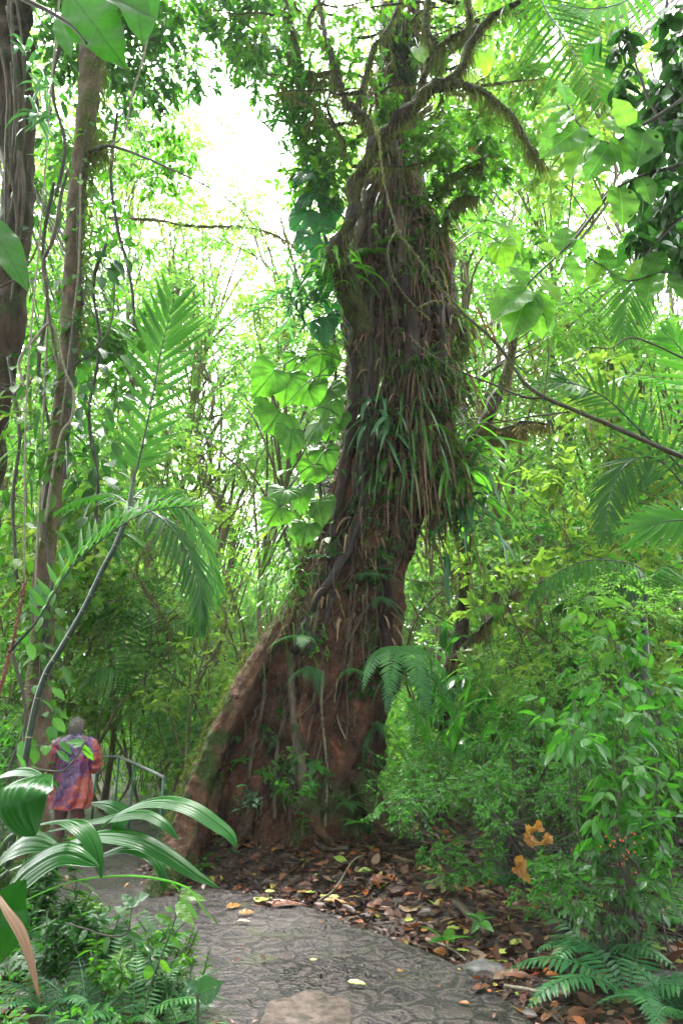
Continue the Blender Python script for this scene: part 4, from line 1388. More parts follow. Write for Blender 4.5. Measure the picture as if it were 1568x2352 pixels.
gl.join(gs_, M['twig']); gl.build('crown', M['mid'], slim)

# dark tree at the left edge
dk = thing('dark_tree', 'thick dark rough barked tree at the left edge, its top out of frame', 'tree', G(-90, 1990))
g = Geo()
dp = [(-120, 2050, 120), (-95, 1900, 110), (-70, 1500, 90), (-45, 1200, 78), (-12, 930, 72), (14, 760, 74), (30, 600, 66), (42, 430, 64), (32, 240, 92), (14, 100, 104), (10, 0, 110), (0, -250, 110)]
c, rad = px_tube(g, [(x, y) for x, y, w_ in dp], 7.6, [w_ for x, y, w_ in dp], 130, 22, 0.2, 8)
g.build('trunk', M['dbark'], dk)
for k in range(9):
    g = Geo()
    off = R.uniform(-34, 34); y0 = R.uniform(-60, 300); 
    px_tube(g, [(20 + off, y0), (34 + off * .6 + R.normal() * 8, y0 + 150), (44 + off * .5 + R.normal() * 8, y0 + 300), (25 + off * .4, y0 + 480)], 7.05 + R.uniform(0, .1), [5, 8, 7, 5], 30, 6, .2, k)
    g.build('aerial_root', M['root'], dk)
g = Geo(); moss_on(g, c, rad, 2500, 0.05, R); tag(g.build('moss', M['moss'], dk, False), kind='stuff')
gl, gs_ = Geo(), Geo()
foliage(gl, gs_, [P(x, y, Y) for x, y, Y in [(20, -120, 7.6), (120, -60, 8), (250, -20, 8.5), (-60, 60, 7.6), (90, 80, 8.3), (180, 60, 8.6), (300, 60, 9)]], 0.8, 34, 8, 0.15, R, TO4, 0.42)
gl.join(gs_, M['twig']); gl.build('crown', M['dark'], dk)

# broad leaved climbers around the slender tree
def climber(pts, Y, n, L, label, mat, spread, name='broad_leaved_climber', ratio=0.5, T=TO, group=None, wd=8):
    t = thing(name, label, 'climber', P(*pts[0], Y))
    g = Geo()
    c, rad = px_tube(g, pts, Y, wd, 50, 6, 0.2)
    g.build('stem', M['twig'], t)
    gl, gs_ = Geo(), Geo()
    k = R.integers(0, 50, n)
    q = c[k]
    d = R.normal(size=(n, 3)) * A(1, .5, .6)
    d = unit(d)
    e = q + d * (spread * R.uniform(0.2, 1, n))[:, None]
    segs(gs_, q, e, 0.004, 0.003)
    inst(gl, T, e, d * A(1, 1, .3) + A(0, 0, -0.9) + R.normal(size=(n, 3)) * .35, d * .4 + A(0, -.6, .7) + R.normal(size=(n, 3)) * .3, L * R.uniform(.6, 1.2, n), L * ratio * R.uniform(.8, 1.1, n), 0.15)
    gl.join(gs_, M['gstem']); gl.build('leaves', M[mat], t)
    return t


climber([(215, 1250), (225, 1100), (205, 950), (230, 800), (215, 650), (245, 560)], 7.3, 90, 0.27, 'climber with large dark glossy leaves at the right of the slender mossy tree', 'dark', 0.42)
climber([(120, 1000), (90, 850), (110, 700), (100, 560), (125, 420)], 7.5, 70, 0.2, 'climber with dark leaves between the two left trunks', 'dark', 0.45)
climber([(310, 760), (300, 640), (270, 520), (255, 400), (270, 260)], 7.8, 60, 0.2, 'loose climber with mid green leaves right of the slender tree, near its mossy knob', 'mid', 0.5)
climber([(40, 1330), (30, 1150), (45, 1000), (20, 820)], 7.2, 60, 0.22, 'leafy climber hanging at the left edge below the dark trunk', 'mid', 0.45)
climber([(150, 60), (120, 200), (150, 330), (130, 450)], 7.3, 46, 0.2, 'shaded climber high between the dark trunk and the slender tree', 'dark', 0.4)
climber([(190, 700), (180, 560), (185, 430), (200, 300)], 6.85, 80, 0.13, 'small leaved creeper hugging the slender trunk below its mossy knob', 'mid', 0.2)
climber([(150, 1100), (160, 950), (165, 820), (175, 720)], 6.8, 64, 0.16, 'dark creeper on the slender trunk around the small bromeliad', 'dark', 0.24)
climber([(100, 1650), (95, 1500), (105, 1380)], 6.8, 60, 0.12, 'little creeper on the slender trunk above the walker', 'mid', 0.18)
climber([(120, 1560), (105, 1450), (120, 1330), (100, 1200), (110, 1100)], 6.8, 26, 0.2, 'climber with drooping toothed leaves on the lower slender trunk', 'mid', 0.22)
climber([(40, 1900), (20, 1780), (60, 1650), (30, 1500)], 6.3, 50, 0.17, 'leafy climber at the left edge behind the walker', 'emerald', 0.5)

climber([(770, 1260), (735, 1120), (765, 980), (770, 820), (760, 720)], 8.6, 130, 0.16, 'leafy climber filling in around the bright heart shaped leaves, left of the trunk', 'mid', 0.55)
climber([(700, 1330), (660, 1250), (640, 1150)], 8.9, 70, 0.17, 'loose leafy climber below the heart shaped leaves, over the left shoulder of the trunk', 'bright', 0.5)
climber([(760, 640), (740, 500), (720, 380), (740, 280)], 8.5, 110, 0.15, 'dark leafy climber among the bluish heart leaves at the upper left of the trunk', 'dark', 0.5)
# bamboo like sprays on the left
def strap_spray(name, label, x, y, Y, n, L, W, droop, dirn, mat, cat, spread=0.6, wid=0.05, group=None, twist=0.4, prof=lance):
    p = P(x, y, Y)
    t = thing(name, label, cat, p, group)
    g = Geo()
    d = unit(np.broadcast_to(np.array(dirn, float), (n, 3)) + R.normal(size=(n, 3)) * spread)
    straps(g, p + R.normal(size=(n, 3)) * wid, d, L * R.uniform(.6, 1.1, n), W * R.uniform(.7, 1.1, n), droop * R.uniform(.6, 1.4, n), 8, prof, 0.2, twist=R.uniform(-twist, twist, n))
    g.build('leaves', M[mat], t)
    g = Geo(); tube(g, spline([p, p + A(-.1, .1, .25), p + A(-.3, .3, .6)], 8), .006, 5); g.build('stem', M['gstem'], t)
    return t


strap_spray('bamboo_spray', 'pale blue green bamboo like spray in front of the dark trunk', 60, 130, 5.2, 9, .34, .05, .9, (.1, -.3, -.3), 'blue', 'plant', 1.0)
strap_spray('bamboo_spray', 'drooping narrow pale leaves beside the hanging rope, upper left', 105, 190, 5.0, 8, .36, .05, 1.2, (.0, -.2, -.8), 'blue', 'plant', .6)
strap_spray('bamboo_spray', 'lower tuft of narrow bluish leaves between the left trunks', 90, 270, 5.2, 14, .36, .05, 1.1, (.1, -.2, -.5), 'blue', 'plant', .8)
strap_spray('grassy_plant', 'narrow grey green hanging leaves at the left edge, at mid height', 70, 1020, 6.2, 30, .55, .05, 1.4, (0, -.2, .2), 'strap', 'plant', .8, .15)
strap_spray('small_bromeliad', 'small spiky bromeliad perched on the slender mossy trunk', 178, 745, 6.75, 40, .26, .016, .5, (.2, -.6, .5), 'strap', 'bromeliad', .9, .02)

# hanging ropes, twisted liana
def rope(name, label, pts, Y, wd, mat='vine', cat='vine', n=60, sides=6, wob=.15, moss=0):
    t = Geo()
    c, rad = px_tube(t, pts, Y, wd, n, sides, wob)
    if moss:
        moss_on(t, c, rad, moss, .03, R, .6, .008)
    o = t.build(name, M[mat])
    return tag(o, label, cat), c, rad


rope('hanging_rope_root', 'thin straight hanging root left of the slender tree, top to bottom', [(140, -60), (133, 48), (118, 200), (109, 324), (90, 571), (76, 714), (62, 900), (57, 1130), (56, 1340)], 5.6, 4)
rope('hanging_rope_root', 'slanting hanging root ending at the mossy knob of the slender tree', [(365, -40), (333, 119), (305, 214), (286, 305), (257, 334)], 6.4, [5, 4.5, 4, 4, 4])
rope('twisted_liana', 'knobbly twisted liana winding down between the left trunks', [(157, 390), (140, 450), (133, 505), (118, 560), (100, 600), (106, 660), (112, 714), (121, 770), (128, 810), (137, 850)], 6.6, [7, 8, 9, 8, 9, 8, 8, 8, 8, 7], 'root')
rope('twisted_liana', 'pale liana curling across the slender trunk at mid height', [(60, 900), (45, 830), (80, 780), (120, 745), (150, 850), (170, 900), (165, 960), (140, 1000), (120, 1100), (105, 1200)], 6.6, 6, 'vine')
rope('twisted_liana', 'thin brown liana looping from the left edge up to the twisted one', [(0, 660), (35, 640), (70, 600), (95, 545)], 6.5, 5, 'root')
rope('twisted_liana', 'dark thin stem curving up to the right of the slender tree', [(150, 870), (170, 840), (215, 810), (245, 770), (260, 720), (264, 650)], 6.8, [7, 6, 5, 4, 4, 3], 'twig')
rope('thin_vine', 'straight pale vine beside the slender trunk, lower half', [(112, 700), (105, 850), (98, 1000), (92, 1150), (84, 1300), (82, 1450)], 6.75, 5, 'vine')
rope('thin_vine', 'fine vertical vine right of the slender trunk', [(186, 400), (182, 600), (170, 720), (150, 900), (140, 980)], 6.8, 5, 'vine')
t = thing('round_leaf', 'single round grey green leaf in front of the slender trunk above the walker', 'leaf', P(95, 1370, 4.9))
g = Geo(); p_ = P(95, 1340, 4.9); inst(g, T_leaf(14, lambda t: math.sin(math.pi * t) ** .5, .06, 8, .05), p_, A(.05, .05, -1), A(0, -1, .25), 52 * mpp(1370, 4.9), 50 * mpp(1370, 4.9), .03); g.build('leaf_blade', M['blue'], t)
g = Geo(); tube(g, spline([p_, p_ + A(-.06, .08, -.03), P(60, 1420, 5.2)], 10), .003, 5); g.build('leaf_stalk', M['gstem'], t)
# beaded flower spike
t = thing('flower_spike', 'reddish brown beaded flower spike hanging at the left edge', 'flower spike', P(52, 1350, 4.6))
g = Geo(); c, rad = px_tube(g, [(56, 1340), (50, 1380), (36, 1450), (20, 1510), (4, 1570), (-10, 1610)], 4.6, 5, 60, 6)
g.build('stalk', M['redbrown'], t)
g = Geo()
for k in range(260):
    f = R.uniform(0, 59); q = c[int(f)] + unit(R.normal(size=3)) * .014
    tube(g, [q - A(0, 0, .006), q + A(0, 0, 0), q + A(0, 0, .006)], [.003, .007, .003], 5)
g.build('beads', M['redbrown'], t)
# the big leaves over the top left corner
t = thing('overhanging_branch', 'dark branch with very large soft leaves hanging over the top left corner', 'branch', P(95, 0, 3.6))
g = Geo(); px_tube(g, [(-20, -40), (60, 0), (120, 30), (165, 60), (200, 100)], 3.6, [12, 11, 9, 7, 5], 30, 8); g.build('stem', M['twig'], t)
for (x, y, tx, ty, wd, Y, nx_) in [(120, -60, 355, 10, 150, 3.4, .1), (165, -10, 278, 132, 120, 3.7, -.3), (300, -70, 330, 80, 100, 3.9, .2), (135, 45, 160, 120, 40, 4.0, 0)]:
    g = Geo(); p, q_ = P(x, y, Y), P(tx, ty, Y - .1)
    inst(g, TOB, p, q_ - p, A(nx_, -.8, .3), np.linalg.norm(q_ - p), wd * mpp(y, Y), .1)
    g.build('leaf_blade', M['bigleaf'], t)
t = thing('large_leaf_stem', 'single large smooth leaf reaching in from the left edge', 'leaf', P(-40, 500, 3.6))
g = Geo(); p, q_ = P(-30, 500, 3.6), P(58, 640, 3.4)
inst(g, TOB, p, q_ - p, A(.2, -.9, .3), np.linalg.norm(q_ - p), 74 * mpp(560, 3.6), .12); g.build('leaf_blade', M['bigleaf'], t)
g = Geo(); tube(g, spline([p, p + A(-.2, .1, .05), p + A(-.6, .3, -.2)], 10), .006, 6); g.build('leaf_stalk', M['gstem'], t)

# ------------------------------------------------------------------ palm on the left
PY = 5.6
palm = thing('slender_palm', 'slender ringed cane palm leaning to the right in front of the mossy tree', 'palm', G(30, 1990))
cp = [(20, 1990, 15), (50, 1800, 15), (78, 1640, 14), (105, 1550, 13), (133, 1503, 13), (185, 1414, 12), (212, 1360, 12), (238, 1305, 12), (266, 1253, 12), (285, 1205, 12)]
g = Geo(); c, rad = px_tube(g, [(x, y) for x, y, w_ in cp], PY, [w_ for *_, w_ in cp], 90, 12, .03); g.build('cane', M['cane'], palm)
for k in range(16, 86, 7):
    g = Geo(); tube(g, [c[k], c[k] + (c[k + 1] - c[k]) * .16], rad[k] * 1.07, 12); g.build('cane_ring', M['canering'], palm)
g = Geo(); px_tube(g, [(285, 1205), (296, 1170), (303, 1130), (306, 1108)], PY, [13, 13, 11, 8], 14, 10); g.build('crownshaft', M['gstem'], palm)


def palm_frond(par, pts, n, L, W, N, mat='palm', a0=65, a1=35, droop=.1, r0=.012, t0=.1, curl=.12, asym=(1, 1), lift=0., T=TL, prof=None, jit=.05, stemmat='cane'):
    """pts: (x, y, Y)"""
    g1, g2 = Geo(), Geo()
    frond(g1, g2, [P(*p) for p in pts], n, L, W, N, a0, a1, droop, t0, prof, T, r0, curl, R, asym, lift, 0, jit)
    ob = g1.build('frond', M[mat], par)
    # the rachis is a piece of the frond
    me = g2.build('rachis', M[stemmat])
    v0 = np.empty(len(me.data.vertices) * 3); me.data.vertices.foreach_get('co', v0)
    v0 = v0.reshape(-1, 3) - np.array(par.location); me.data.vertices.foreach_set('co', v0.ravel()); me.data.update()
    me.parent = ob
    return ob


m55 = mpp(1100, PY)
palm_frond(palm, [(304, 1115, 5.6), (316, 1070, 5.6), (326, 1030, 5.58), (350, 915, 5.5), (367, 822, 5.45), (379, 770, 5.4), (397, 700, 5.35)], 20, 165 * m55, .048, A(0.1, -1, .15), 'palm', 64, 30, -.05, .012, .16, .06,
           prof=lambda t: .35 + 1.15 * t if t < .5 else 1.0 - .55 * (t - .5) * 1.6)
# bright arching frond: seen with one row of leaflets raised
palm_frond(palm, [(20, 1500, 4.6), (60, 1455, 4.6), (85, 1426, 4.6), (121, 1366, 4.65), (169, 1297, 4.7), (218, 1253, 4.75), (258, 1221, 4.8), (310, 1188, 4.9), (363, 1170, 5.0), (423, 1164, 5.05), (470, 1160, 5.1)],
           22, 95 * mpp(1200, 4.8), .042, A(-.35, -.55, 1), 'palmbright', 62, 28, .0, .011, .22, .12, lift=.55)
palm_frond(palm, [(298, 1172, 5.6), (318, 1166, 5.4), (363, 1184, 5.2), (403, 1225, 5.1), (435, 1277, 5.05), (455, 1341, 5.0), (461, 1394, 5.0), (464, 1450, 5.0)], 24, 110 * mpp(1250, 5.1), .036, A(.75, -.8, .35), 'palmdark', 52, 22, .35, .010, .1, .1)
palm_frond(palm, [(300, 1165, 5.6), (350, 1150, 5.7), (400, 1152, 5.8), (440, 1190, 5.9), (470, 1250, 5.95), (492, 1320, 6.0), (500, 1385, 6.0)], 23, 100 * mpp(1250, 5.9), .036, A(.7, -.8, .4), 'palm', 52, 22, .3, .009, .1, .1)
palm_frond(palm, [(298, 1160, 5.7), (260, 1136, 5.9), (220, 1138, 6.1), (170, 1152, 6.3), (130, 1175, 6.4)], 20, 80 * mpp(1150, 6), .04, A(-.2, -.5, 1), 'palm', 60, 25, .25, .008)
palm_frond(palm, [(300, 1150, 5.7), (330, 1125, 6.0), (370, 1120, 6.3), (420, 1135, 6.5)], 18, 70 * mpp(1150, 6), .04, A(.2, -.5, 1), 'palm', 60, 25, .2, .008)

# ------------------------------------------------------------------ foreground plant with long pleated leaves
def pleated(par, pts, W, N, n=26, pleats=8, mat='pleat', prof=None, cup=.18):
    """pts (x, y, Y); W metres"""
    c = spline([P(*p) for p in pts], n + 1)
    tg = unit(np.gradient(c, axis=0))
    N = unit(np.array(N, float))
    m = pleats * 2 + 1
    prof = prof or (lambda t: (min(1, .12 + 1.9 * t) * (1 - t ** 2.6) ** .8))
    vs = []
    for i_ in range(n + 1):
        nn_ = unit(N - tg[i_] * np.dot(N, tg[i_]))
        s_ = np.cross(tg[i_], nn_)
        hw = .5 * W * max(prof(i_ / n), .01)
        for k in range(m):
            u = -1 + 2 * k / (m - 1)
            z_ = (-.5 if k % 2 else .5) * .028 * W * min(1, hw / W * 3) + cup * hw * (1 - abs(u)) - cup * .5 * hw
            if k == m // 2:
                z_ -= .06 * W
            vs.append(c[i_] + s_ * u * hw + nn_ * z_)
    g = Geo()
    i_, j_ = np.meshgrid(np.arange(n), np.arange(m - 1), indexing='ij')
    a_ = i_ * m + j_
    g.add(vs, np.stack([a_, a_ + m, a_ + m + 1, a_ + 1], -1).reshape(-1, 4))
    ob = g.build('leaf_blade', M[mat], par)
    md = ob.modifiers.new('round', 'SUBSURF'); md.levels = 1; md.render_levels = 1
    return ob


fg = thing('pleated_leaf_plant', 'foreground plant with long dark glossy pleated leaves arching across the lower left', 'plant', G(-60, 2300))
s25 = mpp(1900, 2.8)
pleated(fg, [(150, 1955, 2.9), (215, 1915, 2.8), (262, 1875, 2.7), (320, 1848, 2.62), (375, 1840, 2.55), (440, 1855, 2.5), (500, 1895, 2.45), (530, 1920, 2.42), (543, 1948, 2.4)], 60 * s25, (0, -.45, 1), 30)
pleated(fg, [(20, 2000, 2.9), (110, 1960, 2.8), (190, 1925, 2.7), (250, 1918, 2.62), (320, 1930, 2.55), (390, 1968, 2.5), (450, 2010, 2.45), (505, 2040, 2.42)], 62 * s25, (0, -.5, 1), 30)
pleated(fg, [(60, 1900, 2.8), (120, 1888, 2.7), (165, 1888, 2.6), (200, 1915, 2.55), (222, 1960, 2.52), (234, 2020, 2.5)], 58 * s25, (.3, -.5, 1), 26)
pleated(fg, [(108, 1778, 2.6), (70, 1800, 2.5), (50, 1835, 2.45), (60, 1880, 2.45), (82, 1920, 2.45)], 120 * s25, (-.1, -1, .35), 26, 8, prof=lambda t: min(1, .25 + 2.4 * t) * (1 - t ** 2.5) ** .7)
pleated(fg, [(-40, 1870, 2.9), (-5, 1790, 2.8), (45, 1772, 2.7), (105, 1785, 2.6)], 60 * s25, (0, -.5, 1), 20)
pleated(fg, [(110, 1910, 3.0), (200, 1890, 2.95), (260, 1878, 2.9), (330, 1870, 2.85), (380, 1895, 2.8), (410, 1930, 2.78)], 48 * s25, (0, -.5, 1), 26)
pleated(fg, [(210, 1845, 3.2), (250, 1850, 3.1), (280, 1870, 3.05), (270, 1900, 3.0), (265, 1945, 3.0)], 50 * s25, (.2, -1, .3), 20)
pleated(fg, [(200, 1980, 3.1), (280, 1950, 3.0), (340, 1960, 3.0), (372, 2000, 2.95), (380, 2050, 2.95)], 38 * s25, (.3, -.7, .6), 20)
pleated(fg, [(-60, 2120, 2.6), (10, 2060, 2.5), (70, 2000, 2.45), (150, 1960, 2.4), (230, 1990, 2.38)], 95 * s25, (.1, -.7, .8), 24, 7)
pleated(fg, [(-40, 2020, 2.7), (30, 1950, 2.6), (80, 1935, 2.55), (140, 1950, 2.5)], 80 * s25, (.1, -.7, .8), 20, 6)
pleated(fg, [(-30, 2240, 2.3), (10, 2160, 2.2), (20, 2080, 2.2), (60, 2020, 2.2)], 90 * s25, (.6, -.8, .2), 20, 6, )
ob = pleated(fg, [(-10, 2040, 2.2), (12, 2085, 2.15), (48, 2140, 2.12), (72, 2210, 2.1), (92, 2300, 2.08)], 20 * s25, (.6, -.8, .2), 20, 4, mat='dead')
tag(ob, 'withered brown leaf blade hanging at the left edge')
g = Geo(); px_tube(g, [(-10, 2100), (150, 2030), (270, 2012), (360, 2018), (430, 2040), (465, 2085), (495, 2120)], 2.7, [3, 3, 4, 5, 4, 4, 2], 40, 6); g.build('leaf_stalk', M['bright'], fg)
for pts in ([(-30, 2500), (-20, 2300), (0, 2100), (60, 1990), (150, 1955)], [(-50, 2500), (-40, 2200), (-20, 2050), (20, 2000)], [(-60, 2500), (-50, 2200), (0, 1960), (60, 1900)], [(-70, 2500), (-60, 2100), (-40, 1870)]):
    g = Geo(); px_tube(g, pts, 2.85, [20, 16, 12, 9, 8][:len(pts)], 30, 8); g.build('leaf_stalk', M['gstem'], fg)

# ------------------------------------------------------------------ right side: mossy branches, palms, shrubs
def branch_thing(name, label, cat, trunk, subs, Y):
    t = thing(name, label, cat, P(*trunk[0][:2], Y))
    g = Geo(); gm2 = Geo()
    c, rad = px_tube(g, [p[:2] for p in trunk], [p[3] if len(p) > 3 else Y for p in trunk], [p[2] * .78 for p in trunk], 90, 8, .25)
    g.build('stem', M['twig'], t)
    moss_on(gm2, c, rad, 1600, .018, R, .4, .006)
    for s_ in subs:
        g = Geo(); c, rad = px_tube(g, [p[:2] for p in s_], [p[3] if len(p) > 3 else Y for p in s_], [p[2] for p in s_], 40, 6, .2); g.build('side_twig', M['twig'], t)
        moss_on(gm2, c, rad, 250, .012, R, .4, .005)
    tag(gm2.build('moss', M['moss'], t, False), kind='stuff')
    return t


branch_thing('mossy_branch', 'long thin mossy branch slanting from the right edge up to the tree top', 'branch',
             [(1640, 1078, 17), (1568, 1051, 16), (1467, 1006, 14), (1372, 965, 13), (1308, 938, 12), (1248, 912, 12), (1203, 878, 10), (1169, 829, 9), (1131, 780, 9), (1074, 730, 8), (1049, 704, 6), (1002, 651, 5), (954, 585, 4), (912, 525, 4), (882, 418, 3.5), (870, 322, 3), (855, 263, 2.5)],
             [[(1248, 915, 7), (1203, 912, 6), (1146, 889, 5), (1070, 859, 4), (1025, 834, 3), (976, 806, 3), (940, 770, 2)],
              [(1308, 946, 5), (1218, 957, 4), (1127, 972, 3), (1050, 972, 2)], [(1248, 912, 3), (1254, 870, 3), (1258, 820, 2.5), (1256, 775, 2)],
              [(1070, 728, 4), (1030, 700, 3), (1000, 690, 2), (960, 705, 2)], [(1310, 845, 2, 4.7), (1350, 800, 3, 4.7), (1400, 800, 3, 4.7), (1456, 776, 4, 4.7), (1568, 822, 5, 4.7)],
              [(912, 525, 2), (890, 570, 2), (905, 640, 2), (950, 700, 2), (990, 735, 1.5)]], 4.6)

# leafy branch with clear oval leaves
def leafy_branch(name, label, trunk, leaves, Y, mat, twk='twig', ratio=.62, nz=(0, -.8, .5)):
    t = thing(name, label, 'branch', P(*trunk[0][:2], Y))
    g = Geo(); px_tube(g, [p[:2] for p in trunk], Y, [p[2] for p in trunk], 60, 7, .2); g.build('stem', M[twk], t)
    gl = Geo()
    for (x, y, tx, ty) in leaves:
        p, q_ = P(x, y, Y), P(tx, ty, Y - R.uniform(-.1, .15))
        n_ = A(*nz) + R.normal(size=3) * .25
        inst(gl, TOB, p, q_ - p, n_, np.linalg.norm(q_ - p), np.linalg.norm(q_ - p) * ratio, R.uniform(.05, .2))
    gl.holes(.012, R)
    gl.build('leaves', M[mat], t)
    return t


leafy_branch('leafy_branch', 'branch from the right edge ending in a fan of large oval leaves',
             [(1640, 350, 9), (1568, 376, 8), (1467, 406, 7), (1402, 442, 7), (1360, 495, 7), (1318, 549, 6), (1282, 585, 5), (1229, 633, 5), (1205, 663, 4)],
             [(1205, 660, 1150, 645), (1212, 665, 1130, 715), (1205, 665, 1165, 745), (1215, 668, 1170, 775), (1222, 668, 1208, 735), (1228, 668, 1245, 775), (1232, 665, 1275, 765), (1215, 655, 1170, 602),
              (1290, 580, 1300, 515), (1285, 590, 1240, 560), (1300, 590, 1335, 660), (1318, 549, 1345, 600), (1240, 640, 1285, 690), (1402, 442, 1360, 400), (1360, 495, 1352, 410), (1420, 430, 1440, 500), (1467, 406, 1500, 460)], 4.4, 'bright')
leafy_branch('leafy_branch', 'thin arching twig with holed leaves below the leafy branch at the right',
             [(1590, 640, 6), (1520, 625, 5), (1440, 645, 4), (1380, 610, 4), (1330, 580, 3)],
             [(1540, 628, 1570, 680), (1500, 628, 1480, 690), (1440, 645, 1470, 590), (1400, 622, 1440, 660), (1380, 610, 1350, 650), (1330, 580, 1310, 630), (1400, 622, 1385, 560), (1480, 635, 1520, 570)], 4.6, 'mid')
leafy_branch('leafy_branch', 'branch with serrated pale bright leaves left of the dark canopy, upper right',
             [(1600, 200, 9), (1520, 260, 8), (1450, 300, 7), (1400, 330, 6), (1340, 300, 5), (1300, 240, 4)],
             [(1300, 240, 1245, 250), (1310, 250, 1250, 290), (1320, 262, 1235, 330), (1335, 290, 1240, 355), (1360, 310, 1300, 400), (1340, 300, 1390, 350), (1300, 240, 1290, 180), (1400, 330, 1350, 400), (1430, 310, 1390, 260), (1450, 300, 1410, 220), (1420, 320, 1440, 390), (1480, 290, 1470, 370)], 4.4, 'bright')
# dark backlit canopy, upper right corner
cn = thing('dark_canopy_bough', 'dark heavy bough of broad backlit leaves in the upper right corner', 'branch', P(1600, 300, 4.6))
g = Geo()
for pts in ([(1680, 420), (1568, 330), (1500, 250), (1460, 150), (1440, 60)], [(1680, 420), (1590, 480), (1530, 530), (1480, 590)], [(1568, 330), (1520, 120), (1530, 0)], [(1640, 380), (1540, 390), (1470, 420)]):
    px_tube(g, pts, 4.7, [16, 10, 8, 5, 4][:len(pts)], 30, 7, .2)
g.build('stem', M['twig'], cn)
gl, gs_ = Geo(), Geo()
cs = [P(x, y, 4.7 + R.normal() * .2) for x, y in [(1530, 60), (1560, 130), (1510, 190), (1560, 230), (1480, 290), (1550, 310), (1500, 370), (1568, 420), (1450, 180), (1600, 60), (1600, 300), (1490, 480), (1540, 540), (1460, 540), (1420, 90), (1560, 600)]]
foliage(gl, gs_, cs, .22, 9, 5, .2, R, TO, .5, .9, .8)
gl.join(gs_, M['twig']); gl.build('leaves', M['dark'], cn)


def palm_thing(label, base, fr, mat='palm', name='understory_palm', cane=None, group=None):
    t = thing(name, label, 'palm', G(*base) if len(base) == 2 else P(*base), group)
    if cane:
        g = Geo(); px_tube(g, [p[:2] for p in cane], [p[3] for p in cane], [p[2] for p in cane], 40, 10, .05); g.build('cane', M['cane'], t)
    for f in fr:
        palm_frond(t, *f[0], **f[1])
    return t


k5 = mpp(1000, 6)
palm_thing('palm with a big arching frond crossing behind the mossy branch at the right', (1640, 1180, 6),
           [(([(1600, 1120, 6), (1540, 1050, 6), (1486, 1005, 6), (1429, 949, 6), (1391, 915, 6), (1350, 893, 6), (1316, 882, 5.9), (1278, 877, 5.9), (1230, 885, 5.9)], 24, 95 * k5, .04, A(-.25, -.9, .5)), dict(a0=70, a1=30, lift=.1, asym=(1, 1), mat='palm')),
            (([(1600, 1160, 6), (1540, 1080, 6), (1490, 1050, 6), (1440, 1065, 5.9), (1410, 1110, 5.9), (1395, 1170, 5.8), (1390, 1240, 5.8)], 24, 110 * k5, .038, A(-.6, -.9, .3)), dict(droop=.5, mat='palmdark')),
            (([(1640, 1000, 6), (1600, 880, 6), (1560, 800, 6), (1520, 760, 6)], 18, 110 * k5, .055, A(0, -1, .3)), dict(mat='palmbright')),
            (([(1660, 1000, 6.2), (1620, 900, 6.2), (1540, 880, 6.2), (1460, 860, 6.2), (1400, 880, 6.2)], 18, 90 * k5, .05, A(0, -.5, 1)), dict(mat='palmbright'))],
           cane=[(1640, 2000, 30, 6.2), (1630, 1500, 28, 6.1), (1640, 1180, 20, 6)])
palm_thing('palm frond with bright spread leaflets entering at the right edge', (1640, 1215, 4.8),
           [(([(1660, 1235, 4.8), (1610, 1205, 4.8), (1568, 1195, 4.8), (1530, 1198, 4.8), (1500, 1205, 4.8)], 14, 130 * mpp(1200, 4.8), .045, A(0, -.9, .5)), dict(mat='palmbright', a0=60, a1=12, t0=.3, prof=lambda t: .8))])
palm_thing('small palm with an arching frond of hanging leaflets, right of the giant tree', (1478, 1640),
           [(([(1478, 1420, 8), (1479, 1330, 8), (1460, 1300, 7.9), (1410, 1288, 7.8), (1353, 1287, 7.7), (1297, 1306, 7.6), (1240, 1340, 7.5), (1215, 1380, 7.5)], 28, 85 * mpp(1300, 7.7), .038, A(0, -.35, 1)), dict(a0=70, a1=35, droop=1.3, t0=.25)),
            (([(1478, 1420, 8), (1460, 1360, 8), (1400, 1340, 8), (1330, 1350, 8), (1270, 1400, 8)], 24, 85 * mpp(1300, 7.9), .05, A(0, -.35, 1)), dict(a0=70, a1=35, droop=1.2, t0=.2, mat='palmdark')),
            (([(1478, 1420, 8), (1490, 1340, 8), (1520, 1300, 8), (1560, 1310, 8)], 24, 75 * mpp(1300, 7.9), .028, A(0, -.35, 1)), dict(a0=70, a1=35, droop=.8, t0=.2))],
           cane=[(1478, 1720, 20, 8), (1482, 1560, 18, 8), (1478, 1420, 14, 8)])
palm_thing('high palm frond hanging its long leaflets over the top right', (1240, -80, 6),
           [(([(1225, -60, 6), (1247, 12, 6), (1282, 66, 5.9), (1315, 120, 5.8), (1348, 173, 5.7), (1375, 230, 5.6)], 18, 150 * mpp(100, 6), .04, A(-.2, -1, .1)), dict(a0=75, a1=50, droop=.35, mat='palm')),
            (([(1500, -60, 6), (1440, 0, 6), (1360, 20, 6), (1290, 10, 6)], 16, 130 * mpp(100, 6), .055, A(-.2, -.9, .4)), dict(a0=70, a1=40, droop=.5, mat='palmbright'))])
palm_thing('faint palm frond drooping in the bright right background', (1600, 560, 9),
           [(([(1640, 640, 9), (1560, 600, 9), (1480, 620, 9), (1440, 700, 9), (1430, 790, 9)], 34, 120 * mpp(600, 9), .04, A(-.3, -.9, .4)), dict(droop=.6, mat='palm')),
            (([(1640, 480, 9), (1580, 440, 9), (1520, 460, 9), (1490, 540, 9)], 30, 120 * mpp(600, 9), .04, A(-.3, -.9, .4)), dict(droop=.6, mat='palm'))])
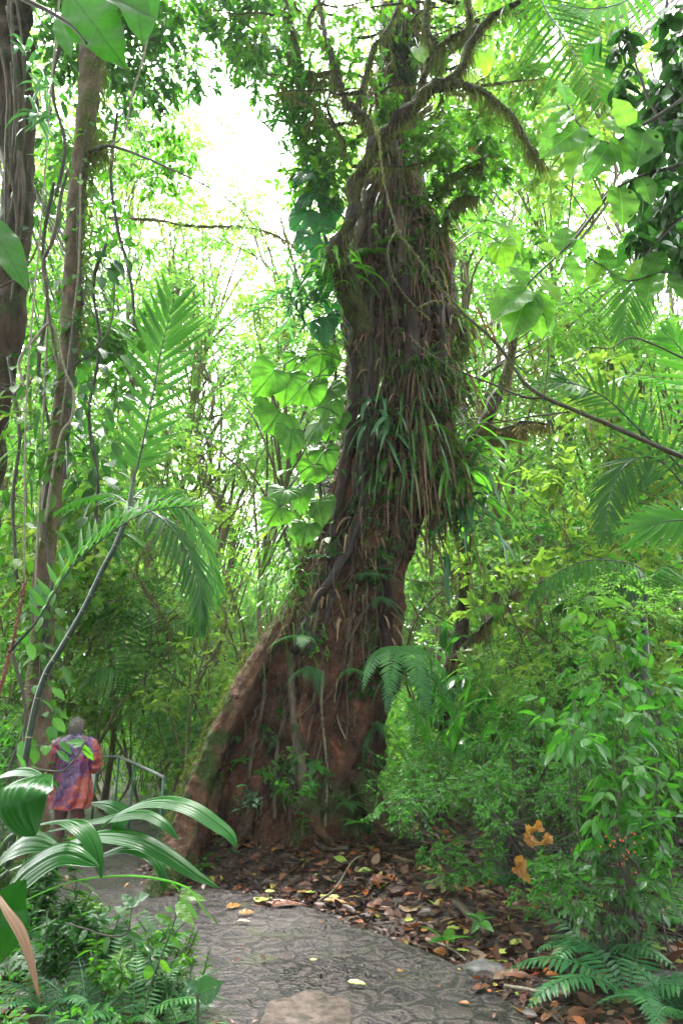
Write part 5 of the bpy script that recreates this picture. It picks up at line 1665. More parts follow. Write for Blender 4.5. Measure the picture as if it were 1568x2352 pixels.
palm_thing('young palm in the green understory left of the buttress, behind the big palm', (330, 1560),
           [(([(330, 1640, 11), (325, 1500, 11), (300, 1420, 11), (260, 1380, 10.8), (215, 1390, 10.6)], 30, 95 * mpp(1500, 11), .035, A(0, -.5, 1)), dict(droop=.5)),
            (([(330, 1640, 11), (340, 1500, 11), (370, 1440, 11), (420, 1420, 10.8), (460, 1450, 10.6)], 30, 95 * mpp(1500, 11), .035, A(0, -.5, 1)), dict(droop=.5)),
            (([(330, 1640, 11), (335, 1480, 11), (345, 1400, 11.2), (365, 1330, 11.4)], 30, 95 * mpp(1500, 11), .035, A(0, -1, .2)), dict(droop=.1)),
            (([(330, 1640, 11), (300, 1560, 10.6), (250, 1530, 10.2), (200, 1560, 10)], 30, 95 * mpp(1500, 11), .035, A(0, -.5, 1)), dict(droop=.5))])

# ---- shrubs
def shrub(label, base, clumps, L, mat, Tm=TS, tw=22, lv=9, nst=9, ratio=.5, flat=.28, droop=.15, jit=.25, name='shrub', group=None, stemr=.010, cat='shrub', rad=None, twr=.003, bmat='twig'):
    """clumps: (x, y, Y, radius m)"""
    p = G(*base) if len(base) == 2 else P(*base)
    t = thing(name, label, cat, p, group)
    gl, gs_, gb = Geo(), Geo(), Geo()
    cs = np.array([P(x, y, Y) for x, y, Y, r_ in clumps])
    rs = np.array([c_[3] for c_ in clumps])
    foliage(gl, gs_, cs, rs, tw, lv, L, R, Tm, ratio, flat, droop, .9, twr, .12, jit)
    for k in range(max(nst, len(cs))):
        e = cs[k % len(cs)]
        b0 = p + R.normal(size=3) * A(.12, .12, 0)
        md = (b0 + e) / 2 + R.normal(size=3) * .12 + A(0, 0, .1)
        tube(gb, spline([b0 - A(0, 0, .05), b0 * .8 + e * .2 + A(0, 0, .1), md, e], 14), np.linspace(stemr, stemr * .35, 14), 5)
    gb.build('stems', M[bmat], t)
    gl.join(gs_, M[bmat]); gl.build('leaves', M[mat], t)
    return t


def grid_clumps(poly, Y0, Y1, step, r_, seed=0, fy=0.0):
    """clump centres filling a band of the picture: poly = [(x, ytop, ybottom)]"""
    Rr = np.random.default_rng(seed)
    px_ = [p[0] for p in poly]
    out = []
    x = px_[0]
    while x <= px_[-1]:
        yt = np.interp(x, px_, [p[1] for p in poly]); yb = np.interp(x, px_, [p[2] for p in poly])
        y = yt
        while y <= yb:
            f = (y - yt) / max(1, yb - yt)
            out.append((x + Rr.normal() * step * .3, y + Rr.normal() * step * .25, Y1 + (Y0 - Y1) * f + Rr.normal() * .15, r_ * Rr.uniform(.75, 1.3)))
            y += step * .8
        x += step
    return out


shrub('low mounded shrub of tiny bright leaves spreading right of the trunk foot', (1180, 1990),
      grid_clumps([(890, 1780, 1850), (960, 1700, 1900), (1050, 1660, 1870), (1150, 1640, 1830), (1260, 1640, 1840), (1330, 1650, 1860)], 5.6, 7.6, 70, .26, 1), .046, 'emerald', TS, 26, 10, 20, droop=.25, jit=.16)
shrub('layered small leaved shrub standing behind the low mounded one', (1220, 1830),
      grid_clumps([(1110, 1560, 1640), (1180, 1500, 1620), (1260, 1490, 1640), (1350, 1500, 1650), (1440, 1480, 1640)], 7.2, 8.6, 75, .30, 2), .048, 'bright', TS, 26, 10, 16, jit=.16)
shrub('flat topped shrub of tiny leaves at the right edge, head high', (1500, 1700),
      grid_clumps([(1290, 1410, 1430), (1380, 1360, 1440), (1460, 1345, 1440), (1560, 1350, 1450), (1620, 1350, 1450)], 6.4, 7.2, 70, .27, 3), .046, 'bright', TS, 26, 10, 14, jit=.16)
shrub('lowest spray of tiny leaves hanging over the litter, right of the seedling', (1220, 2030),
      grid_clumps([(1000, 1960, 1990), (1060, 1950, 2030), (1120, 1930, 2010), (1180, 1960, 2040)], 5.8, 6.3, 62, .17, 4), .042, 'emerald', TS, 24, 10, 8)
shrub('small leaved shrub in front of the orange fallen leaves', (1330, 2130),
      grid_clumps([(1150, 1900, 1930), (1220, 1990, 2080), (1300, 1980, 2070), (1370, 1960, 2080)], 5.0, 5.6, 64, .19, 5), .042, 'emerald', TS, 24, 10, 10)
shrub('dark thin stemmed shrub in the shade behind the orange fallen leaves', (1300, 1960),
      grid_clumps([(1120, 1860, 1900), (1230, 1840, 1930), (1330, 1840, 1930)], 6.0, 6.8, 85, .24, 6), .036, 'dark', TS, 18, 9, 26)
shrub('leafy shrub with large pointed leaves and dark fanning stems, right edge', (1425, 2190),
      grid_clumps([(1330, 1560, 1700), (1400, 1500, 1960), (1480, 1480, 1990), (1570, 1500, 2010)], 4.6, 5.6, 84, .26, 7), .12, 'emerald', TO4, 7, 6, 22, ratio=.42, flat=.6, droop=.5, stemr=.008)
shrub('low dark foliage around the foot of the fanning stems at the right edge', (1440, 2200),
      grid_clumps([(1330, 1980, 2080), (1400, 1960, 2130), (1480, 1960, 2140), (1560, 1960, 2120)], 4.4, 5.2, 80, .2, 17), .075, 'dark', TL3, 10, 7, 12, ratio=.42, flat=.5, droop=.4, stemr=.006)
shrub('brighter large leaved plant above the leafy shrub at the right edge', (1560, 1900),
      grid_clumps([(1420, 1430, 1500), (1500, 1480, 1600), (1580, 1440, 1640)], 5.0, 5.8, 90, .24, 8), .15, 'bright', TO4, 5, 5, 16, ratio=.45, flat=.6, droop=.3)
shrub('young bright shrub standing out in front of the small palm at the right', (1300, 1800),
      grid_clumps([(1180, 1370, 1420), (1290, 1400, 1450), (1360, 1420, 1500)], 7.4, 7.8, 85, .26, 9), .14, 'bright', TO4, 5, 5, 14, ratio=.48, flat=.5, droop=.3)
# orange berries of the right shrub
t = thing('berry_cluster', 'cluster of small orange red berries among the leaves at the right', 'berries', P(1425, 1945, 4.5))
for k in range(22):
    g = Geo()
    q = P(1425 + R.normal() * 30, 1945 + R.normal() * 22, 4.45 + R.normal() * .04)
    tube(g, [q - A(0, 0, .006), q, q + A(0, 0, .006)], [.002, .005, .002], 8)
    g.build('berry', M['berry'], t)
g = Geo()
for k in range(8):
    tube(g, spline([P(1470, 2000, 4.6), P(1445 + R.normal() * 12, 1965, 4.5), P(1425 + R.normal() * 26, 1945 + R.normal() * 20, 4.45)], 8), .0025, 4)
g.build('stalks', M['gstem'], t)

# tall broad blades (ginger) right of the giant tree
strap_spray('ginger_clump', 'clump of tall broad upright blades behind the large ferns', 1010, 1640, 9.0, 20, 1.1, .11, .5, (0.1, -.1, 1), 'dark', 'plant', .35, .25)
strap_spray('ginger_clump', 'dark broad leaved clump at the right of the trunk, behind the shrub mound', 1075, 1700, 8.6, 24, .95, .12, .5, (0.1, -.1, 1), 'emerald', 'plant', .4, .25)
strap_spray('ginger_clump', 'light green upright blade tuft beside the tall fern', 1035, 1480, 9.2, 8, .5, .11, .5, (0, -.1, 1), 'dark', 'plant', .3, .1)

# ferns on the ground at the right and the left
fern(1370, 2200, 'dark green fern with spread fronds at the lower right, beside the litter', 6, .62, ground=True, mat='fern', elev=.5, droop=.6, sub=0, np_=20)
fern(1440, 2290, 'large drooping fern in the bottom right corner', 7, .75, ground=True, mat='fern', elev=.45, droop=.7, sub=0, np_=22)
fern(1540, 2130, 'pale bright fern at the right edge', 7, .6, ground=True, mat='fernb', elev=.5, droop=.4, sub=0, np_=20)
fern(1560, 2340, 'small fern cut by the bottom right corner of the picture', 6, .5, ground=True, mat='fern', elev=.5, droop=.6)
fern(1140, 2010, 'fern growing under the low shrub at the edge of the litter', 7, .6, ground=True, mat='fern', elev=.4, droop=.6, sub=7)
seedling(1020, 2205, 'large leaved seedling in the litter at the path edge', 7, .19, where='g', h=.16)
seedling(1105, 2170, 'upright two leaved seedling to the right of the large leaved one', 6, .16, where='g', h=.2)
seedling(1290, 2110, 'dim seedling at the foot of the dark fanning stems', 7, .14, where='g', h=.2, mat='dark')
for k, (x, y, n, L_, mt, lab, el) in enumerate([
    (390, 2330, 8, .42, 'fern', 'feathery fern leaning over the path at the bottom left', .4),
    (300, 2360, 8, .45, 'fernb', 'fern at the very bottom, left of the feathery one', .5),
    (200, 2380, 8, .5, 'blue', 'bluish fern at the bottom left', .5),
    (110, 2330, 8, .45, 'fern', 'fern below the withered leaf, bottom left corner', .5),
    (330, 2270, 7, .36, 'fern', 'small fern in the middle of the left verge', .4),
    (250, 2210, 6, .36, 'blue', 'fern with bluish fronds at the edge of the path, below the pleated leaves', .3),
    (180, 2150, 6, .34, 'fern', 'fern reaching over the path behind the pleated leaves', .3),
    (60, 2260, 8, .5, 'dark', 'dark fern at the left edge beneath the foreground plant', .5),
    (420, 2390, 7, .35, 'fernb', 'bright fern clipped by the bottom edge beside the path', .4),
    (270, 2300, 8, .5, 'fernb', 'light fern standing among the herbs on the left verge', .7),
    (350, 2200, 7, .42, 'fern', 'fern at the path edge under the sapling', .7),
    (150, 2220, 8, .5, 'fern', 'fern in the middle of the left verge beside the tangled herb', .7),
    (90, 2160, 7, .5, 'fernb', 'bright fern in the shade of the pleated leaves', .7)]):
    fern(x, y, lab, n - 1, L_, ground=True, mat=mt, elev=el + .15, droop=.5, sub=0 if k % 2 else 7, np_=18 if k % 2 else 13)
for k, (x, y, n, L_, h_, st, mt, lab) in enumerate([
    (370, 2240, 26, .11, .38, 5, 'emerald', 'leafy herb at the edge of the path, bottom left'),
    (290, 2290, 30, .12, .42, 6, 'mid', 'bushy herb left of the one at the path edge'),
    (210, 2260, 26, .15, .40, 5, 'blue', 'plant with rounded bluish leaves on the left verge'),
    (140, 2300, 30, .12, .45, 6, 'mid', 'tangled herb in the lower left corner'),
    (420, 2290, 14, .09, .25, 4, 'emerald', 'small sprig leaning onto the pavement'),
    (60, 2200, 30, .14, .6, 6, 'mid', 'tall leafy herb at the left edge'),
    (170, 2190, 22, .12, .40, 5, 'emerald', 'herb below the pleated leaves'),
    (240, 2330, 26, .10, .30, 6, 'emerald', 'low creeping herb at the bottom edge'),
    (340, 2340, 24, .10, .30, 5, 'mid', 'low herb between the ferns at the bottom'),
    (110, 2110, 20, .13, .45, 4, 'dark', 'shaded herb behind the foreground plant stalks'),
    (20, 2120, 28, .14, .7, 6, 'emerald', 'herb crowding the left edge under the pleated leaves')]):
    seedling(x, y, lab, int(n * (1.4 if x < 200 else .8)), L_ * .8, where='g', h=h_, stems=st + 3, mat={'emerald': 'mid', 'mid': 'dark'}.get(mt, mt), name='herb', cat='herb', ratio=.32)
# sapling with pale twigs in front of the path
leafy_branch('leafy_sapling', 'sapling with small bright leaves standing in front of the buttress foot', [(330, 2330, 5), (350, 2250, 5), (385, 2160, 4), (405, 2100, 4), (412, 2045, 3)],
             [(412, 2045, 440, 2035), (412, 2045, 395, 2028), (410, 2055, 470, 2060), (408, 2065, 462, 2110), (405, 2075, 440, 2120), (400, 2095, 375, 2080), (395, 2120, 350, 2100), (385, 2150, 420, 2180), (378, 2170, 345, 2175), (365, 2205, 395, 2235), (355, 2235, 320, 2230)], 3.4, 'mid', 'gstem', .3)
leafy_branch('leafy_sapling', 'thin curved twig with a few leaves hanging over the path', [(150, 2120, 4), (200, 2135, 4), (250, 2150, 4), (290, 2145, 4), (300, 2110, 3), (303, 2080, 3)],
             [(303, 2080, 330, 2050), (303, 2085, 280, 2050), (300, 2100, 262, 2080), (290, 2145, 330, 2160), (250, 2150, 240, 2190), (200, 2135, 180, 2165)], 3.4, 'dark', 'twig', .4)
leafy_branch('leafy_sapling', 'dark twig with glossy leaves in front of the walker', [(20, 1790, 5), (60, 1765, 5), (110, 1770, 4), (145, 1770, 4), (175, 1740, 4), (195, 1705, 3)],
             [(195, 1705, 150, 1702), (195, 1705, 165, 1715), (192, 1710, 215, 1750), (185, 1715, 222, 1735), (110, 1770, 90, 1800), (60, 1765, 40, 1730), (160, 1750, 130, 1720)], 4.2, 'emerald', 'twig', .33)
leafy_branch('leafy_sapling', 'pale bent stalk with one grey leaf beside the lower path edge', [(455, 2400, 6), (455, 2300, 6), (452, 2290, 5), (460, 2280, 4)], [(456, 2282, 425, 2250), (456, 2282, 500, 2262)], 3.2, 'blue', 'twig', .7)

# ------------------------------------------------------------------ leaf litter
def litter(n, fn, Lr, mat, name, label=None, Rr=None, T=TO4, kind='stuff'):
    Rr = Rr or R
    pts = []
    while len(pts) < n:
        c_ = fn(Rr, 4000)
        pts += list(c_)
    pts = np.array(pts[:n])
    z = hgt(pts[:, 0], pts[:, 1])
    z = np.maximum(z, np.where(path_dist(pts[:, 0], pts[:, 1]) < 0, .012, -9)) + Rr.uniform(.005, .035, n)
    d = Rr.normal(size=(n, 3)); d[:, 2] *= .18
    nz_ = A(0, 0, 1) + Rr.normal(size=(n, 3)) * .35
    L_ = Rr.uniform(*Lr, n) * Rr.uniform(.6, 1, n)
    g = Geo()
    inst(g, T, np.column_stack([pts, z]), d, nz_, L_, L_ * Rr.uniform(.35, .62, n), Rr.uniform(-.25, .3, n))
    o = g.build(name, mat)
    if label:
        o['label'] = label
    return tag(o, kind=kind)


def lit_mask(Rr, n, x0=-2.2, x1=5.5, y0=2.5, y1=11, edge=.0):
    x = Rr.uniform(x0, x1, n); y = Rr.uniform(y0, y1, n)
    d = path_dist(x, y)
    k = (d > edge) & (Rr.random(n) < np.where(d < 2.5, 1, .35))
    return np.column_stack([x, y])[k]


def lit_path(Rr, n):
    x = Rr.uniform(-3, 2, n); y = Rr.uniform(3.3, 8, n)
    d = path_dist(x, y)
    k = (d < 0) & (Rr.random(n) < np.exp(d / .12) + .006)
    return np.column_stack([x, y])[k]


def litmat(name, cols, rough=.4):
    m, nt, b, out = newmat(name)
    ge = nt.nodes.new('ShaderNodeNewGeometry'); r = ramp(nt, cols, True)
    nt.links.new(ge.outputs['Random Per Island'], r.inputs[0]); nt.links.new(r.outputs[0], b.inputs['Base Color'])
    b.inputs['Roughness'].default_value = rough
    b.inputs['Specular IOR Level'].default_value = .3
    return m


ML = litmat('litter_leaf', [(0, (.03, .014, .010)), (.26, (.055, .024, .017)), (.5, (.10, .042, .028)), (.7, (.16, .07, .042)), (.8, (.21, .13, .085)), (.87, (.32, .10, .03)), (.94, (.30, .25, .06)), (.98, (.2, .28, .05))])
litter(15000, lit_mask, (.06, .17), ML, 'leaf_litter', 'brown, rust and yellow fallen leaves covering the soil')
litter(5000, lambda r, n: lit_mask(r, n, -1.5, 4, 2.5, 9.5), (.02, .06), ML, 'small_leaf_litter', 'crumbled small brown leaf litter on the soil')
litter(260, lit_path, (.03, .09), ML, 'path_edge_litter', 'scattered small leaves on the edge of the path')
litter(2500, lambda r, n: lit_mask(r, n, -5, -1.0, 2.0, 8), (.04, .1), ML, 'verge_litter', 'fallen leaves under the plants on the left verge')
g = Geo()
q_ = lit_mask(R, 9000)[:900]
z_ = hgt(q_[:, 0], q_[:, 1]) + .03
a_ = np.column_stack([q_, z_]); d_ = R.normal(size=a_.shape) * A(1, 1, .12)
segs(g, a_, a_ + unit(d_) * R.uniform(.05, .35, (len(a_), 1)), R.uniform(.002, .006, len(a_)), .0015, 4)
tag(g.build('fallen_twigs', M['root']), 'small broken twigs strewn in the litter', kind='stuff')
# larger fallen leaves, one by one
def fallen(x, y, L_, mk, label, ang, ratio=.55, cat='fallen leaf', name='fallen_leaf', tilt=.15, T=TOB, z=.03):
    p = G(x, y) + A(0, 0, z)
    p[2] = max(p[2], .03)
    d = A(math.cos(ang), math.sin(ang), tilt * .3)
    g = Geo()
    inst(g, T, p - unit(d) * L_ / 2, d, A(R.normal() * tilt, -.2 + R.normal() * tilt, 1), L_, L_ * ratio, .1)
    o = g.build(name, M[mk])
    o.location = (0, 0, 0)
    return tag(o, label, cat)


for a_ in [
    (607, 1995, .20, 'lime', 'round lime green fallen leaf at the trunk foot, left of centre', 1.2, .8),
    (570, 2020, .14, 'orange', 'orange brown leaf just left of the round lime one', .4, .5),
    (618, 2006, .12, 'tan', 'tan leaf directly beneath the round lime one', 2.2, .5),
    (765, 2015, .12, 'lime', 'small lime leaf in the middle of the litter slope', 2.6, .5),
    (670, 1960, .2, 'rust', 'pinkish brown leaf leaning at the trunk foot below the bushy plant', .8, .5),
    (850, 1925, .26, 'rust', 'large reddish brown leaf right of the emerald seedling', 2.0, .55),
    (880, 2020, .26, 'rust', 'big wet brown leaf in the middle of the litter', .3, .6),
    (930, 1985, .24, 'tan', 'grey brown leaf under the low shrub', 1.1, .5),
    (940, 2088, .24, 'tan', 'broad tan dead leaf near the curved path edge', 1.3, .7),
    (870, 2050, .22, 'rust', 'curled brown leaf above the path edge, centre', .2, .4),
    (715, 2052, .12, 'lime', 'yellow green leaf on the litter beside the path, left part', .2, .5),
    (745, 2050, .10, 'lime', 'second yellow green leaf close to the path edge', .9, .7),
    (700, 2065, .16, 'orange', 'yellow orange leaf at the rim of the path', .0, .4),
    (770, 2085, .22, 'orange', 'long orange leaf lying along the path edge', -.3, .3),
    (620, 2068, .10, 'lime', 'small pale leaf on the upper part of the path', .1, .4),
    (820, 2290, .12, 'lime', 'curled pale yellow leaf lying on the path near the bottom', -.3, .35),
    (920, 2262, .05, 'orange', 'tiny orange leaf on the path surface', .5, .6),
    (720, 2235, .05, 'lime', 'tiny green yellow fleck of leaf in the middle of the path', .3, .5),
    (560, 2140, .11, 'tan', 'curled tan leaf on the left part of the path', -.2, .4),
    (940, 2125, .12, 'lime', 'curved yellow leaf at the path edge, right of centre', .8, .4),
    (975, 2155, .10, 'orange', 'orange leaf in the group beside the large leaved seedling', 1.2, .5),
    (1000, 2175, .11, 'rust', 'rusty leaf beside the seedling at the path edge', .3, .5),
    (1045, 2120, .14, 'lime', 'pale lime leaf lying right of the tan dead leaf', .1, .5),
    (1065, 2210, .10, 'lime', 'small yellow leaf below the large leaved seedling', -.2, .5),
    (1160, 2205, .14, 'lime', 'torn pale green leaf at the right, below the fanning stems', .9, .45),
    (1190, 2170, .20, 'lime', 'long ragged pale yellow leaf in the litter, lower right', .7, .3),
    (1185, 2262, .20, 'rust', 'dark rusty curled leaf at the lower right', -.1, .35),
    (1240, 2252, .14, 'red', 'red brown leaf at the lower right beside the rusty one', .6, .5),
    (1300, 2280, .13, 'lime', 'yellow leaf under the dark fern, lower right', 1.4, .5),
    (1120, 2060, .18, 'tan', 'dull tan leaf in the shade of the shrub', .5, .5),
    (1000, 2040, .18, 'rust', 'brown leaf between the low shrub and the path', 2.2, .6),
    (660, 2035, .22, 'rust', 'flat brown leaf on the slope at the left, above the path', .1, .5),
    (540, 2025, .16, 'orange', 'orange leaf near the buttress foot', .8, .45),
    (1110, 2300, .16, 'rust', 'dark brown leaf at the right edge of the path', .6, .5),
    (1280, 2210, .16, 'tan', 'tan leaf among the stems at the right', 1.9, .5)]:
    x, y, L_, mk, lab, ang, rt = a_
    fallen(x, y, L_, mk, lab, ang, rt)
# big fallen dry palm-like leaf fan
t = thing('dry_leaf_fan', 'dry reddish brown fan shaped leaf lying in the litter below the trunk', 'fallen leaf', G(640, 2010))
g = Geo()
p = G(625, 1990) + A(0, 0, .06)
for k in range(13):
    an = -2.3 + k * .18
    inst(g, TL, p, A(math.cos(an), math.sin(an), -.05), A(0, 0, 1) + R.normal(size=3) * .2, .38 * R.uniform(.8, 1.1), .06, .05)
g.build('leaf_blade', M['rust'], t)
# orange fallen leaves caught in the right shrub
for (x, y, Y, L_, tx, ty, lab) in [(1215, 1910, 5.35, .2, 1255, 1930, 'bright orange dead leaf caught upright in the right shrub'), (1205, 1925, 5.4, .14, 1225, 1945, 'smaller orange leaf tucked under the bright orange one'),
                                  (1190, 2000, 5.35, .2, 1245, 1985, 'orange brown leaf lying below the upright orange leaf'), (1245, 1925, 5.45, .14, 1262, 1950, 'orange leaf at the right side of the upright one')]:
    g = Geo(); q_, q2 = P(x, y, Y), P(tx, ty, Y - .05)
    for kk_ in range(4):
        inst(g, T_leaf(10, drip, .5, 6, .45), q_ + R.normal(size=3) * .02, q2 - q_ + R.normal(size=3) * .09, A(.2, -1, .5) + R.normal(size=3) * .5, L_ * R.uniform(.4, .65), L_ * R.uniform(.3, .45), R.uniform(-.4, .6))
    tag(g.build('orange_leaf', M['orange']), lab, 'dead leaf')
# sticks
for pts, wd, lab in [([(730, 2020), (770, 2000), (810, 1985), (840, 1975)], .008, 'pale stick slanting across the litter in the middle'),
                     ([(1045, 2080), (1080, 2100), (1120, 2130)], .03, 'thick brown broken stick right of the seedling'),
                     ([(1160, 2285), (1240, 2300), (1310, 2305)], .012, 'pale stick in the bottom right litter'),
                     ([(700, 1935), (740, 1945), (800, 1958)], .02, 'short barkless stick under the emerald seedling'),
                     ([(1000, 2180), (1040, 2200), (1070, 2225)], .008, 'bent little twig by the path edge')]:
    g = Geo(); tube(g, spline([G(*q_) + A(0, 0, .05) for q_ in pts], 16), wd, 7, .2); tag(g.build('stick', M['vine'] if wd < .02 else M['root']), lab, 'stick')
for (x, y, s_, lab) in [(1110, 2235, .16, 'half buried grey stone at the right edge of the path'), (470, 2330, .12, 'wet bluish stone at the lower left edge of the path'), (1550, 2280, .22, 'pale stone in the bottom right corner under the ferns'), (1140, 1995, .12, 'dull stone under the shrub')]:
    g = Geo(); p = G(x, y); nlat, nlon = 12, 18; vv = []
    for a_ in range(nlat + 1):
        for b_ in range(nlon):
            ph, th = math.pi * a_ / nlat, 2 * math.pi * b_ / nlon
            d = A(math.sin(ph) * math.cos(th), math.sin(ph) * math.sin(th), math.cos(ph))
            k_ = 1 + .25 * fb(d[0] * 1.5 + x, d[1] * 1.5, d[2] * 1.5)
            vv.append(p + d * k_ * s_ * A(1, .8, .45))
    i, j = np.meshgrid(np.arange(nlat), np.arange(nlon), indexing='ij'); a_ = i * nlon + j; b_ = i * nlon + (j + 1) % nlon
    g.add(vv, np.stack([a_, a_ + nlon, b_ + nlon, b_], -1).reshape(-1, 4)); tag(g.build('stone', M['stone']), lab, 'stone')

# ------------------------------------------------------------------ railing
rail = thing('handrail', 'green posted metal handrail with a pale grey tube on top, beyond the walker', 'handrail', G(308, 1935))
def rp_(x, y, Y): return P(x, y, Y)
ry = {230: 10.6, 272: 10.2, 378: 8.3, 308: 9.5}
g = Geo(); tube(g, [P(180, 1739, 11.0), P(230, 1738, 10.7), P(272, 1737, 10.3)], .017, 12); tube(g, [P(272, 1737, 10.3), P(308, 1752, 9.6), P(378, 1786, 8.5)], .017, 12)
g.build('top_rail', M['galv'], rail)
for (x, y, Y) in [(274, 1738, 10.25), (308, 1752, 9.6), (376, 1786, 8.5), (225, 1738, 10.7)]:
    p = P(x, y, Y); g = Geo(); tube(g, [A(p[0], p[1], H(p[0], p[1]) - .1), A(p[0], p[1], p[2] - .01)], .015, 12); g.build('post', M['gpost'], rail)

# ------------------------------------------------------------------ the walker
wp = G(146, 1956)
W0 = thing('person', 'person with short grey hair walking away in a glossy purple and orange plastic raincoat', 'person', wp)
hd = unit(A(-.18, 1, 0))             # walking direction
rt_ = A(hd[1], -hd[0], 0)
HT = 1.66


def wpt(r_, f_, z_):
    return wp + (rt_ * r_ + hd * f_ + A(0, 0, z_)) * .95


def skinmesh(name, verts, edges, radii, mat, parent, root=0, sub=2):
    me = bpy.data.meshes.new(name)
    me.from_pydata([tuple(np.array(v) - np.array(parent.location)) for v in verts], edges, [])
    o = bpy.data.objects.new(name, me); COL.objects.link(o); o.parent = parent
    sk = o.modifiers.new('skin', 'SKIN'); sk.use_smooth_shade = True
    for i_, r_ in enumerate(radii):
        r2 = r_ if isinstance(r_, tuple) else (r_, r_)
        me.skin_vertices[0].data[i_].radius = r2
    me.skin_vertices[0].data[root].use_root = True
    sb = o.modifiers.new('sub', 'SUBSURF'); sb.levels = sub; sb.render_levels = sub
    me.materials.append(mat)
    return o


bv = [wpt(0, 0, .92), wpt(0, 0, 1.10), wpt(0, -.01, 1.30), wpt(0, .0, 1.40), wpt(0, .02, 1.46), wpt(0, .03, 1.54), wpt(0, .03, 1.60),
      wpt(.19, 0, 1.36), wpt(.28, .02, 1.12), wpt(.20, .24, 1.05), wpt(.17, .30, 1.05),
      wpt(-.19, 0, 1.36), wpt(-.28, .02, 1.12), wpt(-.20, .24, 1.05), wpt(-.17, .30, 1.05),
      wpt(.10, 0, .86), wpt(.11, .05, .48), wpt(.11, -.06, .10), wpt(.115, .07, .05),
      wpt(-.10, 0, .86), wpt(-.11, .12, .48), wpt(-.11, .15, .10), wpt(-.115, .27, .05)]
be = [(0, 1), (1, 2), (2, 3), (3, 4), (4, 5), (5, 6), (3, 7), (7, 8), (8, 9), (9, 10), (3, 11), (11, 12), (12, 13), (13, 14),
      (0, 15), (15, 16), (16, 17), (17, 18), (0, 19), (19, 20), (20, 21), (21, 22)]
br = [(.16, .12), (.14, .11), (.16, .12), (.10, .09), .055, (.078, .092), (.07, .085), .062, .045, .032, .028, .062, .045, .032, .028,
      .085, .055, .04, .035, .085, .055, .04, .035]
skinmesh('body', bv, be, br, M['skin'], W0)
# hands with five fingers held in front
for s_ in (1, -1):
    hv = [wpt(s_ * .17, .30, 1.05), wpt(s_ * .15, .36, 1.05)]; he = [(0, 1)]; hr = [(.026, .018), (.036, .014)]
    for k in range(4):
        i0 = len(hv)
        a_ = wpt(s_ * (.15 - .022 + .016 * k), .39, 1.05 + .012 - .008 * k); L3 = (.075, .085, .08, .062)[k]
        hv += [a_, a_ + hd * L3 * .4 + A(0, 0, -.008), a_ + hd * L3 * .7 + A(0, 0, -.03), a_ + hd * L3 * .75 + A(0, 0, -.05)]
        he += [(1, i0), (i0, i0 + 1), (i0 + 1, i0 + 2), (i0 + 2, i0 + 3)]; hr += [.0095, .009, .008, .006]
    i0 = len(hv); a_ = wpt(s_ * .125, .345, 1.06)
    hv += [a_, a_ + rt_ * (-s_ * .02) + hd * .03, a_ + rt_ * (-s_ * .02) + hd * .055 + A(0, 0, -.01)]
    he += [(0, i0), (i0, i0 + 1), (i0 + 1, i0 + 2)]; hr += [.011, .010, .007]
    skinmesh('hand', hv, he, hr, M['skin'], W0, 0, 1)
# head: ears, nose, hair
g = Geo()
for s_ in (1, -1):
    e = wpt(s_ * .083, .02, 1.55); tube(g, [e - A(0, 0, .03), e - A(0, 0, .01), e + A(0, 0, .015), e + A(0, 0, .032)], [.006, .013, .016, .007], 8)
tube(g, [wpt(0, .115, 1.575), wpt(0, .135, 1.545), wpt(0, .125, 1.53)], [.006, .014, .009], 8)
g.build('face_features', M['skin'], W0)
g = Geo(); vv = []
nl, nm = 26, 40
for a_ in range(nl + 1):
    ph = math.pi * a_ / nl * .80
    for b_ in range(nm):
        th = 2 * math.pi * b_ / nm
        d = A(math.sin(ph) * math.cos(th), math.sin(ph) * math.sin(th), math.cos(ph))
        # keep the face open: lift the hairline on the front side
        z_ = d[2]
        if d[1] > .3:
            z_ = max(z_, .25 + .2 * d[1])
        k_ = 1 + .09 * fb(d[0] * 7, d[1] * 7, z_ * 7, 4) + .05 * mnoise.noise(Vector(tuple(d * 24)))
        vv.append(wpt(d[0] * .100 * k_, .02 + d[1] * .118 * k_, 1.575 + z_ * .120 * k_))
i, j = np.meshgrid(np.arange(nl), np.arange(nm), indexing='ij'); a_ = i * nm + j; b_ = i * nm + (j + 1) % nm
g.add(vv, np.stack([a_, b_, b_ + nm, a_ + nm], -1).reshape(-1, 4))
hp = np.array(vv)[R.integers(nm * 3, len(vv), 1600)]
cc_ = wpt(0, .02, 1.57)
inst(g, TS, hp, unit(hp - cc_) * .5 + A(0, 0, -.9) + R.normal(size=(1600, 3)) * .4, unit(hp - cc_), R.uniform(.02, .045, 1600), .006, .2)
g.build('hair', M['hair'], W0, False)
